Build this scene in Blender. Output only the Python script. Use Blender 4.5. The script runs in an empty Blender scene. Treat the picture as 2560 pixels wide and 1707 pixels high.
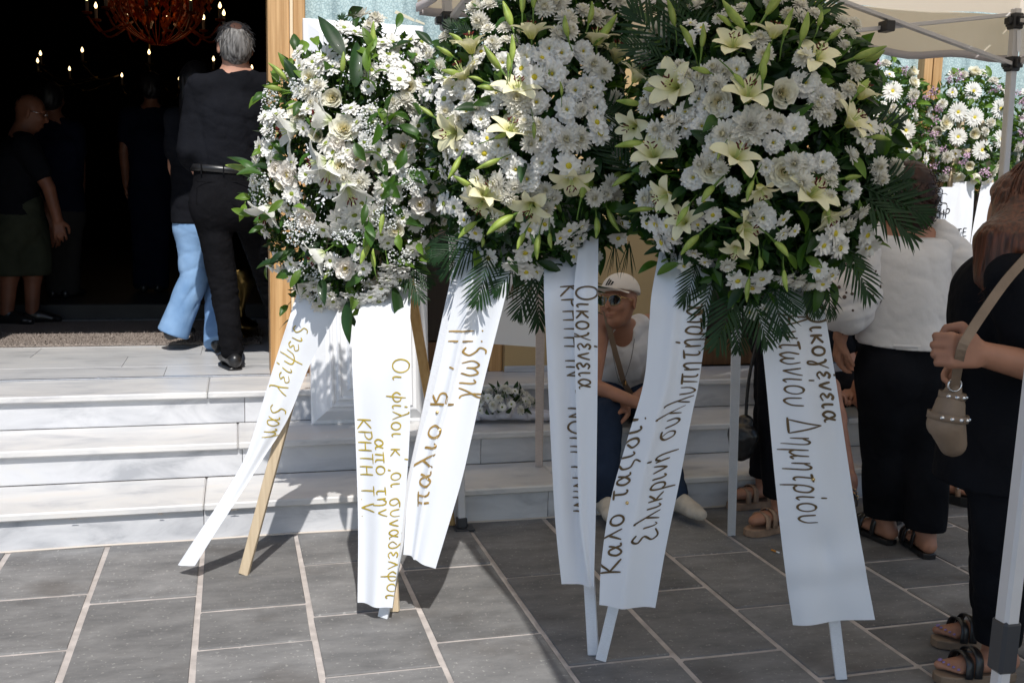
import bpy, math, random
import numpy as np
from mathutils import Vector, Matrix

random.seed(7)
RNG = np.random.default_rng(11)
scn = bpy.context.scene
COL = scn.collection

# ---------------------------------------------------------------- camera
FPX = 2489.0                       # focal length in photo pixels (photo 2560 wide) = 35 mm
YAW, PITCH, ROLL = 0.2724, 0.1386, 0.0246
EYE = np.array([0.0, 0.0, 1.378])
_f = np.array([math.sin(YAW) * math.cos(PITCH), math.cos(YAW) * math.cos(PITCH), -math.sin(PITCH)])
_r = np.array([math.cos(YAW), -math.sin(YAW), 0.0])
_u = np.cross(_r, _f)
CR = _r * math.cos(ROLL) + _u * math.sin(ROLL)
CU = -_r * math.sin(ROLL) + _u * math.cos(ROLL)
CF = _f
cam = bpy.data.cameras.new("camera")
cam.lens, cam.sensor_width, cam.clip_start, cam.clip_end = 35.0, 36.0, 0.05, 1000.0
camo = bpy.data.objects.new("camera", cam)
COL.objects.link(camo)
camo.matrix_world = Matrix(((CR[0], CU[0], -CF[0], EYE[0]), (CR[1], CU[1], -CF[1], EYE[1]),
                            (CR[2], CU[2], -CF[2], EYE[2]), (0, 0, 0, 1)))
scn.camera = camo

# ---------------------------------------------------------------- sky, sun, exposure
SUN_TRAVEL = Vector((0.075, 0.84, -1.0)).normalized()    # direction the light travels
world = bpy.data.worlds.new("World")
scn.world = world
world.use_nodes = True
wn = world.node_tree
bg = wn.nodes["Background"]
sky = wn.nodes.new("ShaderNodeTexSky")
sky.sky_type = 'NISHITA'
sky.sun_disc = False
sky.sun_elevation = math.asin(-SUN_TRAVEL.z)
sky.sun_rotation = math.atan2(-SUN_TRAVEL.x, -SUN_TRAVEL.y)
sky.air_density, sky.dust_density = 1.0, 0.6
wn.links.new(sky.outputs[0], bg.inputs[0])
bg.inputs[1].default_value = 0.118
sun = bpy.data.lights.new("sun", 'SUN')
sun.energy, sun.angle, sun.color = 4.1, math.radians(0.53), (1.0, 0.965, 0.915)
suno = bpy.data.objects.new("sun", sun)
COL.objects.link(suno)
suno.rotation_euler = SUN_TRAVEL.to_track_quat('-Z', 'Y').to_euler()
scn.view_settings.view_transform = 'Standard'
scn.view_settings.look = 'None'
scn.view_settings.exposure = 0.17
scn.view_settings.gamma = 1.0
scn.view_settings.use_curve_mapping = False
scn.cycles.max_bounces = 7
scn.cycles.diffuse_bounces = 4
scn.cycles.glossy_bounces = 3
scn.cycles.transmission_bounces = 4
scn.cycles.use_denoising = True
scn.cycles.sample_clamp_indirect = 6.0

# ---------------------------------------------------------------- helpers: points
VS = 2560.0 / 2352.0               # measured on a 2352-wide view of the photo
def rayv(x, y):
    return CF + CR * ((x * VS - 1280.0) / FPX) - CU * ((y * VS - 853.5) / FPX)
def at(x, y, Y):                   # point on the plane Y = const
    d = rayv(x, y); return EYE + d * (Y / d[1])
def atz(x, y, z):                  # point on a horizontal plane
    d = rayv(x, y); return EYE + d * ((z - EYE[2]) / d[2])
def atn(x, y, n, p0, off=0.0):     # point on a vertical plane through p0 with normal n, off metres out
    d = rayv(x, y); n = np.asarray(n, float); return EYE + d * ((np.dot(n, np.asarray(p0) - EYE) + off) / np.dot(n, d))
def nrm(v):
    v = np.asarray(v, float); return v / max(1e-9, np.linalg.norm(v))

# ---------------------------------------------------------------- helpers: objects
def mesh_from(name, V, F, mats=(), fm=None, smooth=True):
    me = bpy.data.meshes.new(name)
    me.from_pydata([tuple(map(float, v)) for v in V], [], [tuple(map(int, f)) for f in F])
    for m in mats: me.materials.append(m)
    if fm is not None: me.polygons.foreach_set("material_index", np.asarray(fm, dtype=np.int32))
    me.polygons.foreach_set("use_smooth", np.full(len(me.polygons), bool(smooth)))
    me.update()
    return me
def link(name, me, parent=None, M=None):
    o = bpy.data.objects.new(name, me)
    COL.objects.link(o)
    if parent is not None: o.parent = parent
    if M is not None: o.matrix_world = M if parent is None else parent_inv(parent) @ M
    return o
_PINV = {}
def parent_inv(p):
    if p.name not in _PINV:
        q, M = p, Matrix.Identity(4)
        while q is not None:
            M = q.matrix_basis @ M; q = q.parent
        _PINV[p.name] = M.inverted()
    return _PINV[p.name]
def empty(name, loc=(0, 0, 0)):
    o = bpy.data.objects.new(name, None)
    o.empty_display_size = 0.1
    COL.objects.link(o); o.location = Vector(tuple(map(float, loc)))
    return o
def tag(o, label=None, cat=None, group=None, kind=None):
    if label: o["label"] = label
    if cat: o["category"] = cat
    if group: o["group"] = group
    if kind: o["kind"] = kind
    return o
def add(name, V, F, mat, parent=None, smooth=False, fm=None):
    """world-space geometry as one mesh object, origin kept at the parent"""
    mats = mat if isinstance(mat, (list, tuple)) else [mat]
    V = np.asarray(V, float)
    if parent is not None:
        Mi = np.array(parent_inv(parent)); V = V @ Mi[:3, :3].T + Mi[:3, 3]
    return link(name, mesh_from(name, V, F, mats, fm, smooth), parent)
class MB:                          # collects several shapes into one mesh
    def __init__(s): s.V, s.F, s.M = [], [], []; s.n = 0
    def put(s, V, F, m=0):
        V = np.asarray(V, float).reshape(-1, 3)
        s.V.append(V); s.F += [tuple(int(i) + s.n for i in f) for f in F]; s.M += [m] * len(F); s.n += len(V); return s
    def build(s, name, mat, parent=None, smooth=False):
        return add(name, np.vstack(s.V), s.F, mat, parent, smooth, s.M)
    def mesh(s, name, mats, smooth=True):
        return mesh_from(name, np.vstack(s.V), s.F, mats, s.M, smooth)
def box(x0, x1, y0, y1, z0, z1, b=0.0):
    """box; b = small chamfer on all edges"""
    if b <= 0:
        V = [(x, y, z) for z in (z0, z1) for y in (y0, y1) for x in (x0, x1)]
        return np.array(V, float), [(0, 2, 3, 1), (4, 5, 7, 6), (0, 1, 5, 4), (2, 6, 7, 3), (0, 4, 6, 2), (1, 3, 7, 5)]
    V, idx = [], {}
    for k, z in enumerate((z0, z1)):
        for j, y in enumerate((y0, y1)):
            for i, x in enumerate((x0, x1)):
                sx, sy, sz = (1, -1)[i] * b, (1, -1)[j] * b, (1, -1)[k] * b
                for a, p in enumerate(((x, y + sy, z + sz), (x + sx, y, z + sz), (x + sx, y + sy, z))):
                    idx[(i, j, k, a)] = len(V); V.append(p)
    F = []
    I = lambda i, j, k, a: idx[(i, j, k, a)]
    for i in (0, 1):
        q = [I(i, 0, 0, 0), I(i, 1, 0, 0), I(i, 1, 1, 0), I(i, 0, 1, 0)]; F.append(q if i else q[::-1])
    for j in (0, 1):
        q = [I(0, j, 0, 1), I(1, j, 0, 1), I(1, j, 1, 1), I(0, j, 1, 1)]; F.append(q[::-1] if j else q)
    for k in (0, 1):
        q = [I(0, 0, k, 2), I(1, 0, k, 2), I(1, 1, k, 2), I(0, 1, k, 2)]; F.append(q if k else q[::-1])
    for j in (0, 1):
        for k in (0, 1):
            q = [I(0, j, k, 1), I(1, j, k, 1), I(1, j, k, 2), I(0, j, k, 2)]; F.append(q if (j == k) else q[::-1])
    for i in (0, 1):
        for k in (0, 1):
            q = [I(i, 0, k, 0), I(i, 1, k, 0), I(i, 1, k, 2), I(i, 0, k, 2)]; F.append(q[::-1] if (i == k) else q)
    for i in (0, 1):
        for j in (0, 1):
            q = [I(i, j, 0, 0), I(i, j, 1, 0), I(i, j, 1, 1), I(i, j, 0, 1)]; F.append(q if (i == j) else q[::-1])
    for i in (0, 1):
        for j in (0, 1):
            for k in (0, 1):
                q = [I(i, j, k, 0), I(i, j, k, 1), I(i, j, k, 2)]; F.append(q[::-1] if (i + j + k) % 2 == 0 else q)
    return np.array(V, float), F
def beam(p, q, w, d=None, up=(0, 0, 1), b=0.0):
    """rectangular bar from p to q"""
    p, q = np.asarray(p, float), np.asarray(q, float); d = d or w
    a = q - p; L = np.linalg.norm(a); a /= L
    s = nrm(np.cross(up, a)) if abs(np.dot(nrm(up), a)) < 0.99 else nrm(np.cross((1, 0, 0), a))
    t = np.cross(a, s)
    V, F = box(-w / 2, w / 2, -d / 2, d / 2, 0, L, b)
    return p + V[:, :1] * s + V[:, 1:2] * t + V[:, 2:3] * a, F
def catmull(P, n):
    P = np.asarray(P, float); m = len(P)
    if m < 3: return np.array([P[0] + (P[-1] - P[0]) * t for t in np.linspace(0, 1, n)])
    Q = np.vstack([2 * P[0] - P[1], P, 2 * P[-1] - P[-2]]); out = []
    for t in np.linspace(0, m - 1 - 1e-9, n):
        i = int(t); f = t - i; a, b, c, d = Q[i], Q[i + 1], Q[i + 2], Q[i + 3]
        out.append(0.5 * (2 * b + (c - a) * f + (2 * a - 5 * b + 4 * c - d) * f * f + (3 * b - a - 3 * c + d) * f ** 3))
    return np.array(out)
def tube(P, r, n=8, cap=True):
    P = np.asarray(P, float); r = np.broadcast_to(np.asarray(r, float), (len(P),))
    T = np.gradient(P, axis=0); V = []; F = []
    ref = np.array([0.0, 0.0, 1.0]) if abs(nrm(T[0])[2]) < 0.9 else np.array([1.0, 0, 0])
    for i, p in enumerate(P):
        t = nrm(T[i]); s = nrm(np.cross(ref, t)); u = np.cross(t, s); ref = u if abs(np.dot(u, t)) < .9 else ref
        for k in range(n):
            a = 2 * math.pi * k / n; V.append(p + r[i] * (math.cos(a) * s + math.sin(a) * u))
        ref = np.cross(t, s)
        ref = u
    # keep frames consistent: rebuild with parallel transport
    V = []; t0 = nrm(T[0]); s = nrm(np.cross((0, 0, 1) if abs(t0[2]) < .9 else (1, 0, 0), t0))
    for i, p in enumerate(P):
        t = nrm(T[i]); s = nrm(s - t * np.dot(s, t)); u = np.cross(t, s)
        for k in range(n):
            a = 2 * math.pi * k / n; V.append(p + r[i] * (math.cos(a) * s + math.sin(a) * u))
    for i in range(len(P) - 1):
        for k in range(n):
            k2 = (k + 1) % n; F.append((i * n + k, i * n + k2, (i + 1) * n + k2, (i + 1) * n + k))
    if cap: F.append(tuple(range(n))[::-1]); F.append(tuple((len(P) - 1) * n + k for k in range(n)))
    return np.array(V), F
def lathe(prof, c, n=20, axis=(0, 0, 1)):
    a = nrm(axis); s = nrm(np.cross((1, 0, 0) if abs(a[0]) < .9 else (0, 1, 0), a)); u = np.cross(a, s); V = []; F = []
    for (r, z) in prof:
        for k in range(n):
            t = 2 * math.pi * k / n; V.append(np.asarray(c) + a * z + r * (math.cos(t) * s + math.sin(t) * u))
    for i in range(len(prof) - 1):
        for k in range(n):
            k2 = (k + 1) % n; F.append((i * n + k, i * n + k2, (i + 1) * n + k2, (i + 1) * n + k))
    return np.array(V), F

# ---------------------------------------------------------------- helpers: materials
MATS = {}
def M_(name, col, rough=0.6, spec=0.3, metal=0.0, var=0.0, vscale=8.0, bump=0.0, bscale=40.0, trans=0.0, tcol=None,
       coat=0.0, stretch=None, objrand=0.0, col2=None, emit=None, sheen=0.0, detail=5.0, bdist=0.004):
    m = bpy.data.materials.new(name); m.use_nodes = True
    nt = m.node_tree; N = nt.nodes; L = nt.links; b = N["Principled BSDF"]
    b.inputs["Base Color"].default_value = (*col, 1); b.inputs["Roughness"].default_value = rough
    b.inputs["Specular IOR Level"].default_value = spec; b.inputs["Metallic"].default_value = metal
    b.inputs["Coat Weight"].default_value = coat; b.inputs["Sheen Weight"].default_value = sheen
    if emit: b.inputs["Emission Color"].default_value = (*emit[0], 1); b.inputs["Emission Strength"].default_value = emit[1]
    vec = None
    if var or bump or objrand:
        tc = N.new("ShaderNodeTexCoord"); vec = tc.outputs["Object"]
        if stretch:
            mp = N.new("ShaderNodeMapping"); mp.inputs["Scale"].default_value = stretch; L.new(vec, mp.inputs[0]); vec = mp.outputs[0]
    colsock = None
    if var:
        nz = N.new("ShaderNodeTexNoise"); nz.inputs["Scale"].default_value = vscale; nz.inputs["Detail"].default_value = detail
        L.new(vec, nz.inputs["Vector"])
        cr = N.new("ShaderNodeValToRGB"); c2 = col2 or tuple(min(1, c * (1 + var)) for c in col)
        cr.color_ramp.elements[0].position, cr.color_ramp.elements[1].position = 0.32, 0.68
        cr.color_ramp.elements[0].color = (*(tuple(c * (1 - var) for c in col) if col2 is None else col), 1)
        cr.color_ramp.elements[1].color = (*c2, 1)
        L.new(nz.outputs[0], cr.inputs[0]); colsock = cr.outputs[0]
    if objrand:
        oi = N.new("ShaderNodeObjectInfo"); mr = N.new("ShaderNodeMapRange")
        mr.inputs[3].default_value, mr.inputs[4].default_value = 1 - objrand, 1 + objrand
        L.new(oi.outputs["Random"], mr.inputs[0])
        hs = N.new("ShaderNodeHueSaturation"); L.new(mr.outputs[0], hs.inputs["Value"])
        if colsock: L.new(colsock, hs.inputs["Color"])
        else: hs.inputs["Color"].default_value = (*col, 1)
        colsock = hs.outputs[0]
    if colsock: L.new(colsock, b.inputs["Base Color"])
    if bump:
        nb = N.new("ShaderNodeTexNoise"); nb.inputs["Scale"].default_value = bscale; nb.inputs["Detail"].default_value = 4
        L.new(vec, nb.inputs["Vector"])
        bp = N.new("ShaderNodeBump"); bp.inputs["Strength"].default_value = bump; bp.inputs["Distance"].default_value = bdist
        L.new(nb.outputs[0], bp.inputs["Height"]); L.new(bp.outputs[0], b.inputs["Normal"])
    if trans:
        tr = N.new("ShaderNodeBsdfTranslucent"); tr.inputs[0].default_value = (*(tcol or col), 1)
        mx = N.new("ShaderNodeMixShader"); mx.inputs[0].default_value = trans
        L.new(b.outputs[0], mx.inputs[1]); L.new(tr.outputs[0], mx.inputs[2]); L.new(mx.outputs[0], N["Material Output"].inputs[0])
    MATS[name] = m
    return m
def petal_mat(name, tip, base, r0, r1, trans=0.22, rough=0.55):
    """petal colour runs from the heart of the flower outwards (distance from the flower's own axis)"""
    m = M_(name, tip, rough, 0.25, trans=trans, objrand=0.04)
    nt = m.node_tree; N = nt.nodes; L = nt.links
    tc = N.new("ShaderNodeTexCoord"); mp = N.new("ShaderNodeVectorMath"); mp.operation = 'MULTIPLY'; mp.inputs[1].default_value = (1, 1, 0)
    ln = N.new("ShaderNodeVectorMath"); ln.operation = 'LENGTH'; L.new(tc.outputs["Object"], mp.inputs[0]); L.new(mp.outputs[0], ln.inputs[0])
    mr = N.new("ShaderNodeMapRange"); mr.inputs[1].default_value, mr.inputs[2].default_value = r0, r1; L.new(ln.outputs["Value"], mr.inputs[0])
    mx = N.new("ShaderNodeMix"); mx.data_type = 'RGBA'; mx.inputs[6].default_value = (*base, 1); mx.inputs[7].default_value = (*tip, 1)
    L.new(mr.outputs[0], mx.inputs[0])
    hs = [n for n in N if n.bl_idname == "ShaderNodeHueSaturation"][0]
    L.new(mx.outputs[2], hs.inputs["Color"])
    for n in N:
        if n.bl_idname == "ShaderNodeBsdfTranslucent": L.new(hs.outputs[0], n.inputs[0])
    return m
# ---------------------------------------------------------------- materials
def slate_mat():
    m = M_("slate", (0.17, 0.172, 0.178), 0.75, 0.14, var=0.25, vscale=5.0, bump=0.35, bscale=55, objrand=0.17, bdist=0.003)
    nt = m.node_tree; N = nt.nodes; L = nt.links; b = N["Principled BSDF"]
    tc = N.new("ShaderNodeTexCoord"); oi = N.new("ShaderNodeObjectInfo")
    ad = N.new("ShaderNodeVectorMath"); ad.operation = 'ADD'; L.new(tc.outputs["Object"], ad.inputs[0]); 
    sc = N.new("ShaderNodeVectorMath"); sc.operation = 'SCALE'; sc.inputs["Scale"].default_value = 9.0
    L.new(oi.outputs["Location"], sc.inputs[0]); L.new(sc.outputs[0], ad.inputs[1])
    mp = N.new("ShaderNodeMapping"); mp.inputs["Scale"].default_value = (3.5, 8, 6); mp.inputs["Rotation"].default_value = (0, 0, 0.25); L.new(ad.outputs[0], mp.inputs[0])
    n1 = N.new("ShaderNodeTexNoise"); n1.inputs["Scale"].default_value = 1.0; n1.inputs["Detail"].default_value = 8; n1.inputs["Roughness"].default_value = .7; L.new(mp.outputs[0], n1.inputs[0])
    n2 = N.new("ShaderNodeTexNoise"); n2.inputs["Scale"].default_value = 75.0; n2.inputs["Detail"].default_value = 2; L.new(ad.outputs[0], n2.inputs[0])
    n3 = N.new("ShaderNodeTexNoise"); n3.inputs["Scale"].default_value = 3.0; n3.inputs["Detail"].default_value = 6; L.new(ad.outputs[0], n3.inputs[0])
    r1 = N.new("ShaderNodeValToRGB"); e = r1.color_ramp.elements
    e[0].position, e[0].color = .26, (.100, .100, .102, 1); e[1].position, e[1].color = .76, (.285, .280, .272, 1)
    k = r1.color_ramp.elements.new(.62); k.color = (.208, .206, .204, 1)
    L.new(n1.outputs[0], r1.inputs[0])
    sp = N.new("ShaderNodeMapRange"); sp.inputs[1].default_value, sp.inputs[2].default_value, sp.inputs[3].default_value, sp.inputs[4].default_value = .64, .70, 0, .6; L.new(n2.outputs[0], sp.inputs[0])
    mx = N.new("ShaderNodeMix"); mx.data_type = 'RGBA'; mx.inputs[7].default_value = (.36, .35, .33, 1); L.new(sp.outputs[0], mx.inputs[0]); L.new(r1.outputs[0], mx.inputs[6])
    st = N.new("ShaderNodeMapRange"); st.inputs[1].default_value, st.inputs[2].default_value, st.inputs[3].default_value, st.inputs[4].default_value = .54, .72, 0, .6; L.new(n3.outputs[0], st.inputs[0])
    m2 = N.new("ShaderNodeMix"); m2.data_type = 'RGBA'; m2.inputs[7].default_value = (.085, .075, .068, 1); L.new(st.outputs[0], m2.inputs[0]); L.new(mx.outputs[2], m2.inputs[6])
    hs = [n for n in N if n.bl_idname == "ShaderNodeHueSaturation"][0]; L.new(m2.outputs[2], hs.inputs["Color"])
    return m
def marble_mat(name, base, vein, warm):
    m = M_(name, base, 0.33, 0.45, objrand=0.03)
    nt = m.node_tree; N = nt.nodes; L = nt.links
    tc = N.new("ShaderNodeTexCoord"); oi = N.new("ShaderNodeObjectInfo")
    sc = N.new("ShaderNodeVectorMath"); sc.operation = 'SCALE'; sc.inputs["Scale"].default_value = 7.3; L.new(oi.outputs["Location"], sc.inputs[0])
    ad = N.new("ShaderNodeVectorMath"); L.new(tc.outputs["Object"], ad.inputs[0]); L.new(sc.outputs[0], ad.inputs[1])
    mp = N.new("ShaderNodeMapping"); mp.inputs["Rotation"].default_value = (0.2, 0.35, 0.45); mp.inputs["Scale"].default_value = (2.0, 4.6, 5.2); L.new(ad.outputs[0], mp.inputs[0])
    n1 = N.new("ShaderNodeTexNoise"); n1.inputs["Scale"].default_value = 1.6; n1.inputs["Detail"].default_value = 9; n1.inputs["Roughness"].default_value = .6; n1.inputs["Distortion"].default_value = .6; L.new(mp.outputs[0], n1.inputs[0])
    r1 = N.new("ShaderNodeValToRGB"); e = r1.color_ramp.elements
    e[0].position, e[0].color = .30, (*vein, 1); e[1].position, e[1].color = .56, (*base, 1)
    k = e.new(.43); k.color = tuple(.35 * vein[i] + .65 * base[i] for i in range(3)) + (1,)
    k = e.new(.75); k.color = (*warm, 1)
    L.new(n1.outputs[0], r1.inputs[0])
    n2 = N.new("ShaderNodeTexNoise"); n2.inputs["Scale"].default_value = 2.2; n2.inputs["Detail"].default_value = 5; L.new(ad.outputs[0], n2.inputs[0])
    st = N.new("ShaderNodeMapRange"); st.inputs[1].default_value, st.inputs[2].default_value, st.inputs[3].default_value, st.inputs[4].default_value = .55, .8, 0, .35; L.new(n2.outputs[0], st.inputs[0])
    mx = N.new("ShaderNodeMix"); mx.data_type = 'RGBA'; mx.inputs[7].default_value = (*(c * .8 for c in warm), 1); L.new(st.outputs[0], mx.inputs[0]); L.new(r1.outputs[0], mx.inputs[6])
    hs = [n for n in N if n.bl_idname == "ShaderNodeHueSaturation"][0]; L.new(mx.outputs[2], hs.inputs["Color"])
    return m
def wood_mat(name, a, b_, rough=.5, axis='Z', coat=0.0):
    st = {'Z': (60, 60, 2.5), 'X': (2.5, 60, 60)}[axis]
    return M_(name, a, rough, 0.35, var=.3, vscale=1.0, col2=b_, stretch=st, bump=.25, bscale=1.5, coat=coat, detail=8, bdist=.001)
def glass_mat():
    """frosted, mottled teal cathedral glass with a net curtain right behind it"""
    m = M_("teal_glass", (.40, .52, .52), .28, .5, bump=.8, bscale=70, bdist=.004)
    nt = m.node_tree; N = nt.nodes; L = nt.links; b = N["Principled BSDF"]
    tc = N.new("ShaderNodeTexCoord"); vo = N.new("ShaderNodeTexVoronoi"); vo.feature = 'DISTANCE_TO_EDGE'; vo.inputs["Scale"].default_value = 60
    nz = N.new("ShaderNodeTexNoise"); nz.inputs["Scale"].default_value = 25; L.new(tc.outputs["Object"], nz.inputs[0])
    ad = N.new("ShaderNodeVectorMath"); L.new(tc.outputs["Object"], ad.inputs[0]); s = N.new("ShaderNodeVectorMath"); s.operation = 'SCALE'; s.inputs["Scale"].default_value = .03
    L.new(nz.outputs[1], s.inputs[0]); L.new(s.outputs[0], ad.inputs[1]); L.new(ad.outputs[0], vo.inputs["Vector"])
    r = N.new("ShaderNodeValToRGB"); e = r.color_ramp.elements; e[0].position, e[0].color = 0.0, (.30, .41, .42, 1); e[1].position, e[1].color = .16, (.50, .62, .61, 1); L.new(vo.outputs["Distance"], r.inputs[0])
    wv = N.new("ShaderNodeTexNoise"); mp = N.new("ShaderNodeMapping"); mp.inputs["Scale"].default_value = (9, 1, .15); L.new(tc.outputs["Object"], mp.inputs[0]); L.new(mp.outputs[0], wv.inputs[0]); wv.inputs["Scale"].default_value = 1.2
    r2 = N.new("ShaderNodeValToRGB"); e = r2.color_ramp.elements; e[0].position, e[0].color = .35, (.55, .58, .60, 1); e[1].position, e[1].color = .55, (1, 1, 1, 1); L.new(wv.outputs[0], r2.inputs[0])
    mx = N.new("ShaderNodeMix"); mx.data_type = 'RGBA'; mx.blend_type = 'MULTIPLY'; mx.inputs[0].default_value = 1; L.new(r.outputs[0], mx.inputs[6]); L.new(r2.outputs[0], mx.inputs[7]); L.new(mx.outputs[2], b.inputs["Base Color"])
    return m
SLATE = slate_mat()
MORTAR = M_("mortar", (.46, .42, .395), .9, .1, var=.22, vscale=14, bump=.5, bscale=120)
GROUND = M_("ground_stone", (.17, .17, .175), .8, .2, var=.2, vscale=3)
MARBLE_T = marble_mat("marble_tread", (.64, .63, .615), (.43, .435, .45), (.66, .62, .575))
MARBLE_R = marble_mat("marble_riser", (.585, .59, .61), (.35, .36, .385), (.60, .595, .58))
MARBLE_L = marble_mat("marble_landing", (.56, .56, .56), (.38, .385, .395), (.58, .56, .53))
OAK = wood_mat("oak_frame", (.40, .22, .085), (.60, .37, .17), .45, coat=.15)
OAKSUNLIT = wood_mat("sunlit_oak_edge", (.72, .55, .36), (.80, .64, .44), .5)  # door frame's oak, sunlight on its edge face put into a paler colour
RAWWOOD = wood_mat("raw_pine", (.50, .39, .26), (.66, .54, .38), .75)
ORANGEWOOD = wood_mat("honey_pine", (.52, .30, .11), (.64, .40, .17), .6)
DARKWOOD = wood_mat("dark_door", (.020, .014, .010), (.035, .024, .017), .5)
BROWNWOOD = wood_mat("brown_kickboard", (.10, .05, .02), (.16, .08, .035), .5)
OCHRE = M_("ochre_plaster", (.46, .33, .17), .9, .1, var=.06, vscale=3, bump=.25, bscale=90)
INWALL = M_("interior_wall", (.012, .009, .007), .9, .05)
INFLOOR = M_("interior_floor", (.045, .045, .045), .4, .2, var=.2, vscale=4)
GLASS = glass_mat()
ALU = M_("aluminium", (.62, .63, .65), .32, .5, metal=.9, var=.08, vscale=30)
MATGREY = M_("mat_fibre", (.30, .255, .225), .95, .05, var=.35, vscale=120, bump=1.0, bscale=160, bdist=.01)
LACQ = M_("white_lacquer", (.80, .81, .83), .25, .5, coat=.2)
PAPER = M_("wrap_white", (.74, .76, .80), .42, .35, var=.05, vscale=20, bump=.5, bscale=(30), stretch=(6, 6, 30), bdist=.003)
PAPERPINK = M_("wrap_pinkish", (.66, .56, .51), .5, .35, var=.1, vscale=10, bump=.5, bscale=(30), stretch=(6, 6, 30), bdist=.003)
RIBBON = M_("ribbon_satin", (.785, .805, .845), .40, .35, trans=.05, tcol=(.8, .82, .85), bump=.12, bscale=9, bdist=.01)
GOLD = M_("gold_ink", (.50, .36, .035), .35, .5, metal=.25, var=.25, vscale=30)
GOLD2 = M_("bronze_gold_ink", (.40, .25, .07), .35, .5, metal=.3, var=.3, vscale=30)
BRONZE = M_("bronze_ink", (.115, .072, .030), .4, .5, metal=.2, var=.3, vscale=30)
BLACKINK = M_("black_ink", (.02, .02, .022), .5, .3)
CANOPY = M_("canopy_cloth", (.80, .74, .64), .8, .1, trans=.58, tcol=(.88, .81, .70), bump=.35, bscale=3, bdist=.03)
TENTMETAL = M_("tent_frame", (.56, .55, .55), .45, .4, var=.05, vscale=10)
BLACKPLASTIC = M_("black_plastic", (.018, .018, .02), .4, .4)
GREYPLASTIC = M_("grey_plastic", (.035, .037, .042), .45, .4)
# flowers
P_MUM = petal_mat("mum_petal", (.90, .885, .84), (.78, .82, .50), .003, .010, .30)
P_MUMF = petal_mat("full_mum_petal", (.90, .88, .81), (.88, .83, .58), .002, .010, .32)
P_LIS = petal_mat("lisianthus_petal", (.90, .89, .85), (.84, .84, .60), .003, .013, .30)
P_ROSE = petal_mat("rose_petal", (.88, .86, .74), (.88, .80, .50), .002, .022, .32)
P_PEO = petal_mat("peony_petal", (.88, .84, .78), (.88, .74, .40), .002, .012, .32)
P_LILY = petal_mat("lily_petal", (.90, .86, .58), (.60, .60, .12), .004, .034, .25, .45)
P_LILYW = petal_mat("white_lily_petal", (.85, .85, .80), (.58, .66, .28), .004, .024, .25, .45)
P_GERB = petal_mat("gerbera_petal", (.86, .85, .80), (.82, .74, .30), .006, .016)
MUMEYE = M_("mum_eye", (.20, .25, .03), .7, .2, var=.4, vscale=600)
MUMEYEY = M_("yellow_eye", (.55, .45, .04), .7, .2, var=.3, vscale=600)
ANTHER = M_("anther", (.10, .012, .010), .7, .2)
FILAMENT = M_("filament", (.55, .62, .25), .5, .3)
BUD = M_("lily_bud_skin", (.17, .26, .035), .42, .4, var=.35, vscale=25, col2=(.42, .50, .12), objrand=.18, trans=.08)
LEAF_D = M_("dark_leaf", (.011, .036, .008), .45, .25, var=.35, vscale=12, objrand=.3, trans=.12, tcol=(.08, .20, .02), coat=.1)
LEAF_M = M_("mid_leaf", (.035, .095, .012), .42, .4, var=.3, vscale=14, objrand=.3, trans=.25, tcol=(.16, .32, .02))
LEAF_L = M_("light_leaf", (.12, .22, .025), .45, .35, var=.25, vscale=14, objrand=.25, trans=.3, tcol=(.25, .40, .04))
PALM = M_("palm_leaf", (.010, .032, .009), .48, .22, var=.3, vscale=10, objrand=.25, trans=.10, tcol=(.06, .15, .02))
STEM = M_("stem_green", (.10, .18, .03), .5, .3)
GYPS = M_("gypsophila", (.80, .81, .80), .7, .1)
STATICE = M_("statice_pink", (.66, .47, .60), .8, .1, var=.2, vscale=60)
# people
SKIN_F = M_("skin_fair", (.50, .27, .19), .5, .35, var=.12, vscale=9, bump=.15, bscale=120, bdist=.001)
SKIN_T = M_("skin_tan", (.34, .165, .105), .5, .35, var=.14, vscale=9, bump=.15, bscale=120, bdist=.001)
SKIN_D = M_("skin_deep_tan", (.20, .080, .045), .5, .35, var=.14, vscale=9)
BLACKCLOTH = M_("black_cotton", (.0075, .008, .0105), .85, .06, var=.3, vscale=5, bump=.6, bscale=12, bdist=.02)
BLACKDENIM = M_("black_denim", (.0065, .0065, .0078), .85, .06, var=.3, vscale=7, bump=.7, bscale=14, bdist=.02)
NAVY = M_("navy_cotton", (.004, .006, .018), .85, .1, var=.2, vscale=5)
GREYTROUSER = M_("grey_trouser", (.03, .028, .027), .85, .1)
JEANS = M_("blue_denim", (.125, .235, .42), .85, .12, var=.25, vscale=6, bump=.45, bscale=14, bdist=.012, col2=(.24, .385, .60))
DARKJEANS = M_("dark_denim", (.016, .026, .05), .85, .12, var=.3, vscale=7, bump=.4, bscale=14, bdist=.01)
OLIVE = M_("olive_cotton", (.036, .040, .026), .88, .1, var=.2, vscale=6, bump=.4, bscale=12, bdist=.012)
WHITECOTTON = M_("white_cotton", (.66, .64, .64), .85, .12, var=.07, vscale=5, bump=.5, bscale=11, bdist=.014)
CAPWHITE = M_("white_cap_cloth", (.72, .67, .62), .85, .1, bump=.2, bscale=60)
HAIRGREY = M_("grey_hair", (.035, .032, .030), .55, .35, var=.75, vscale=1.0, col2=(.26, .25, .24), stretch=(90, 90, 9), bump=.7, bscale=1.0, bdist=.006, detail=6)
HAIRDARK = M_("dark_hair", (.010, .009, .010), .45, .4, var=.5, vscale=1, stretch=(90, 90, 6), bump=.5, bscale=1.0, bdist=.005)
HAIRCURL = M_("dark_auburn_curls", (.010, .004, .003), .5, .3, var=.5, vscale=30, col2=(.035, .011, .006))
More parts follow.
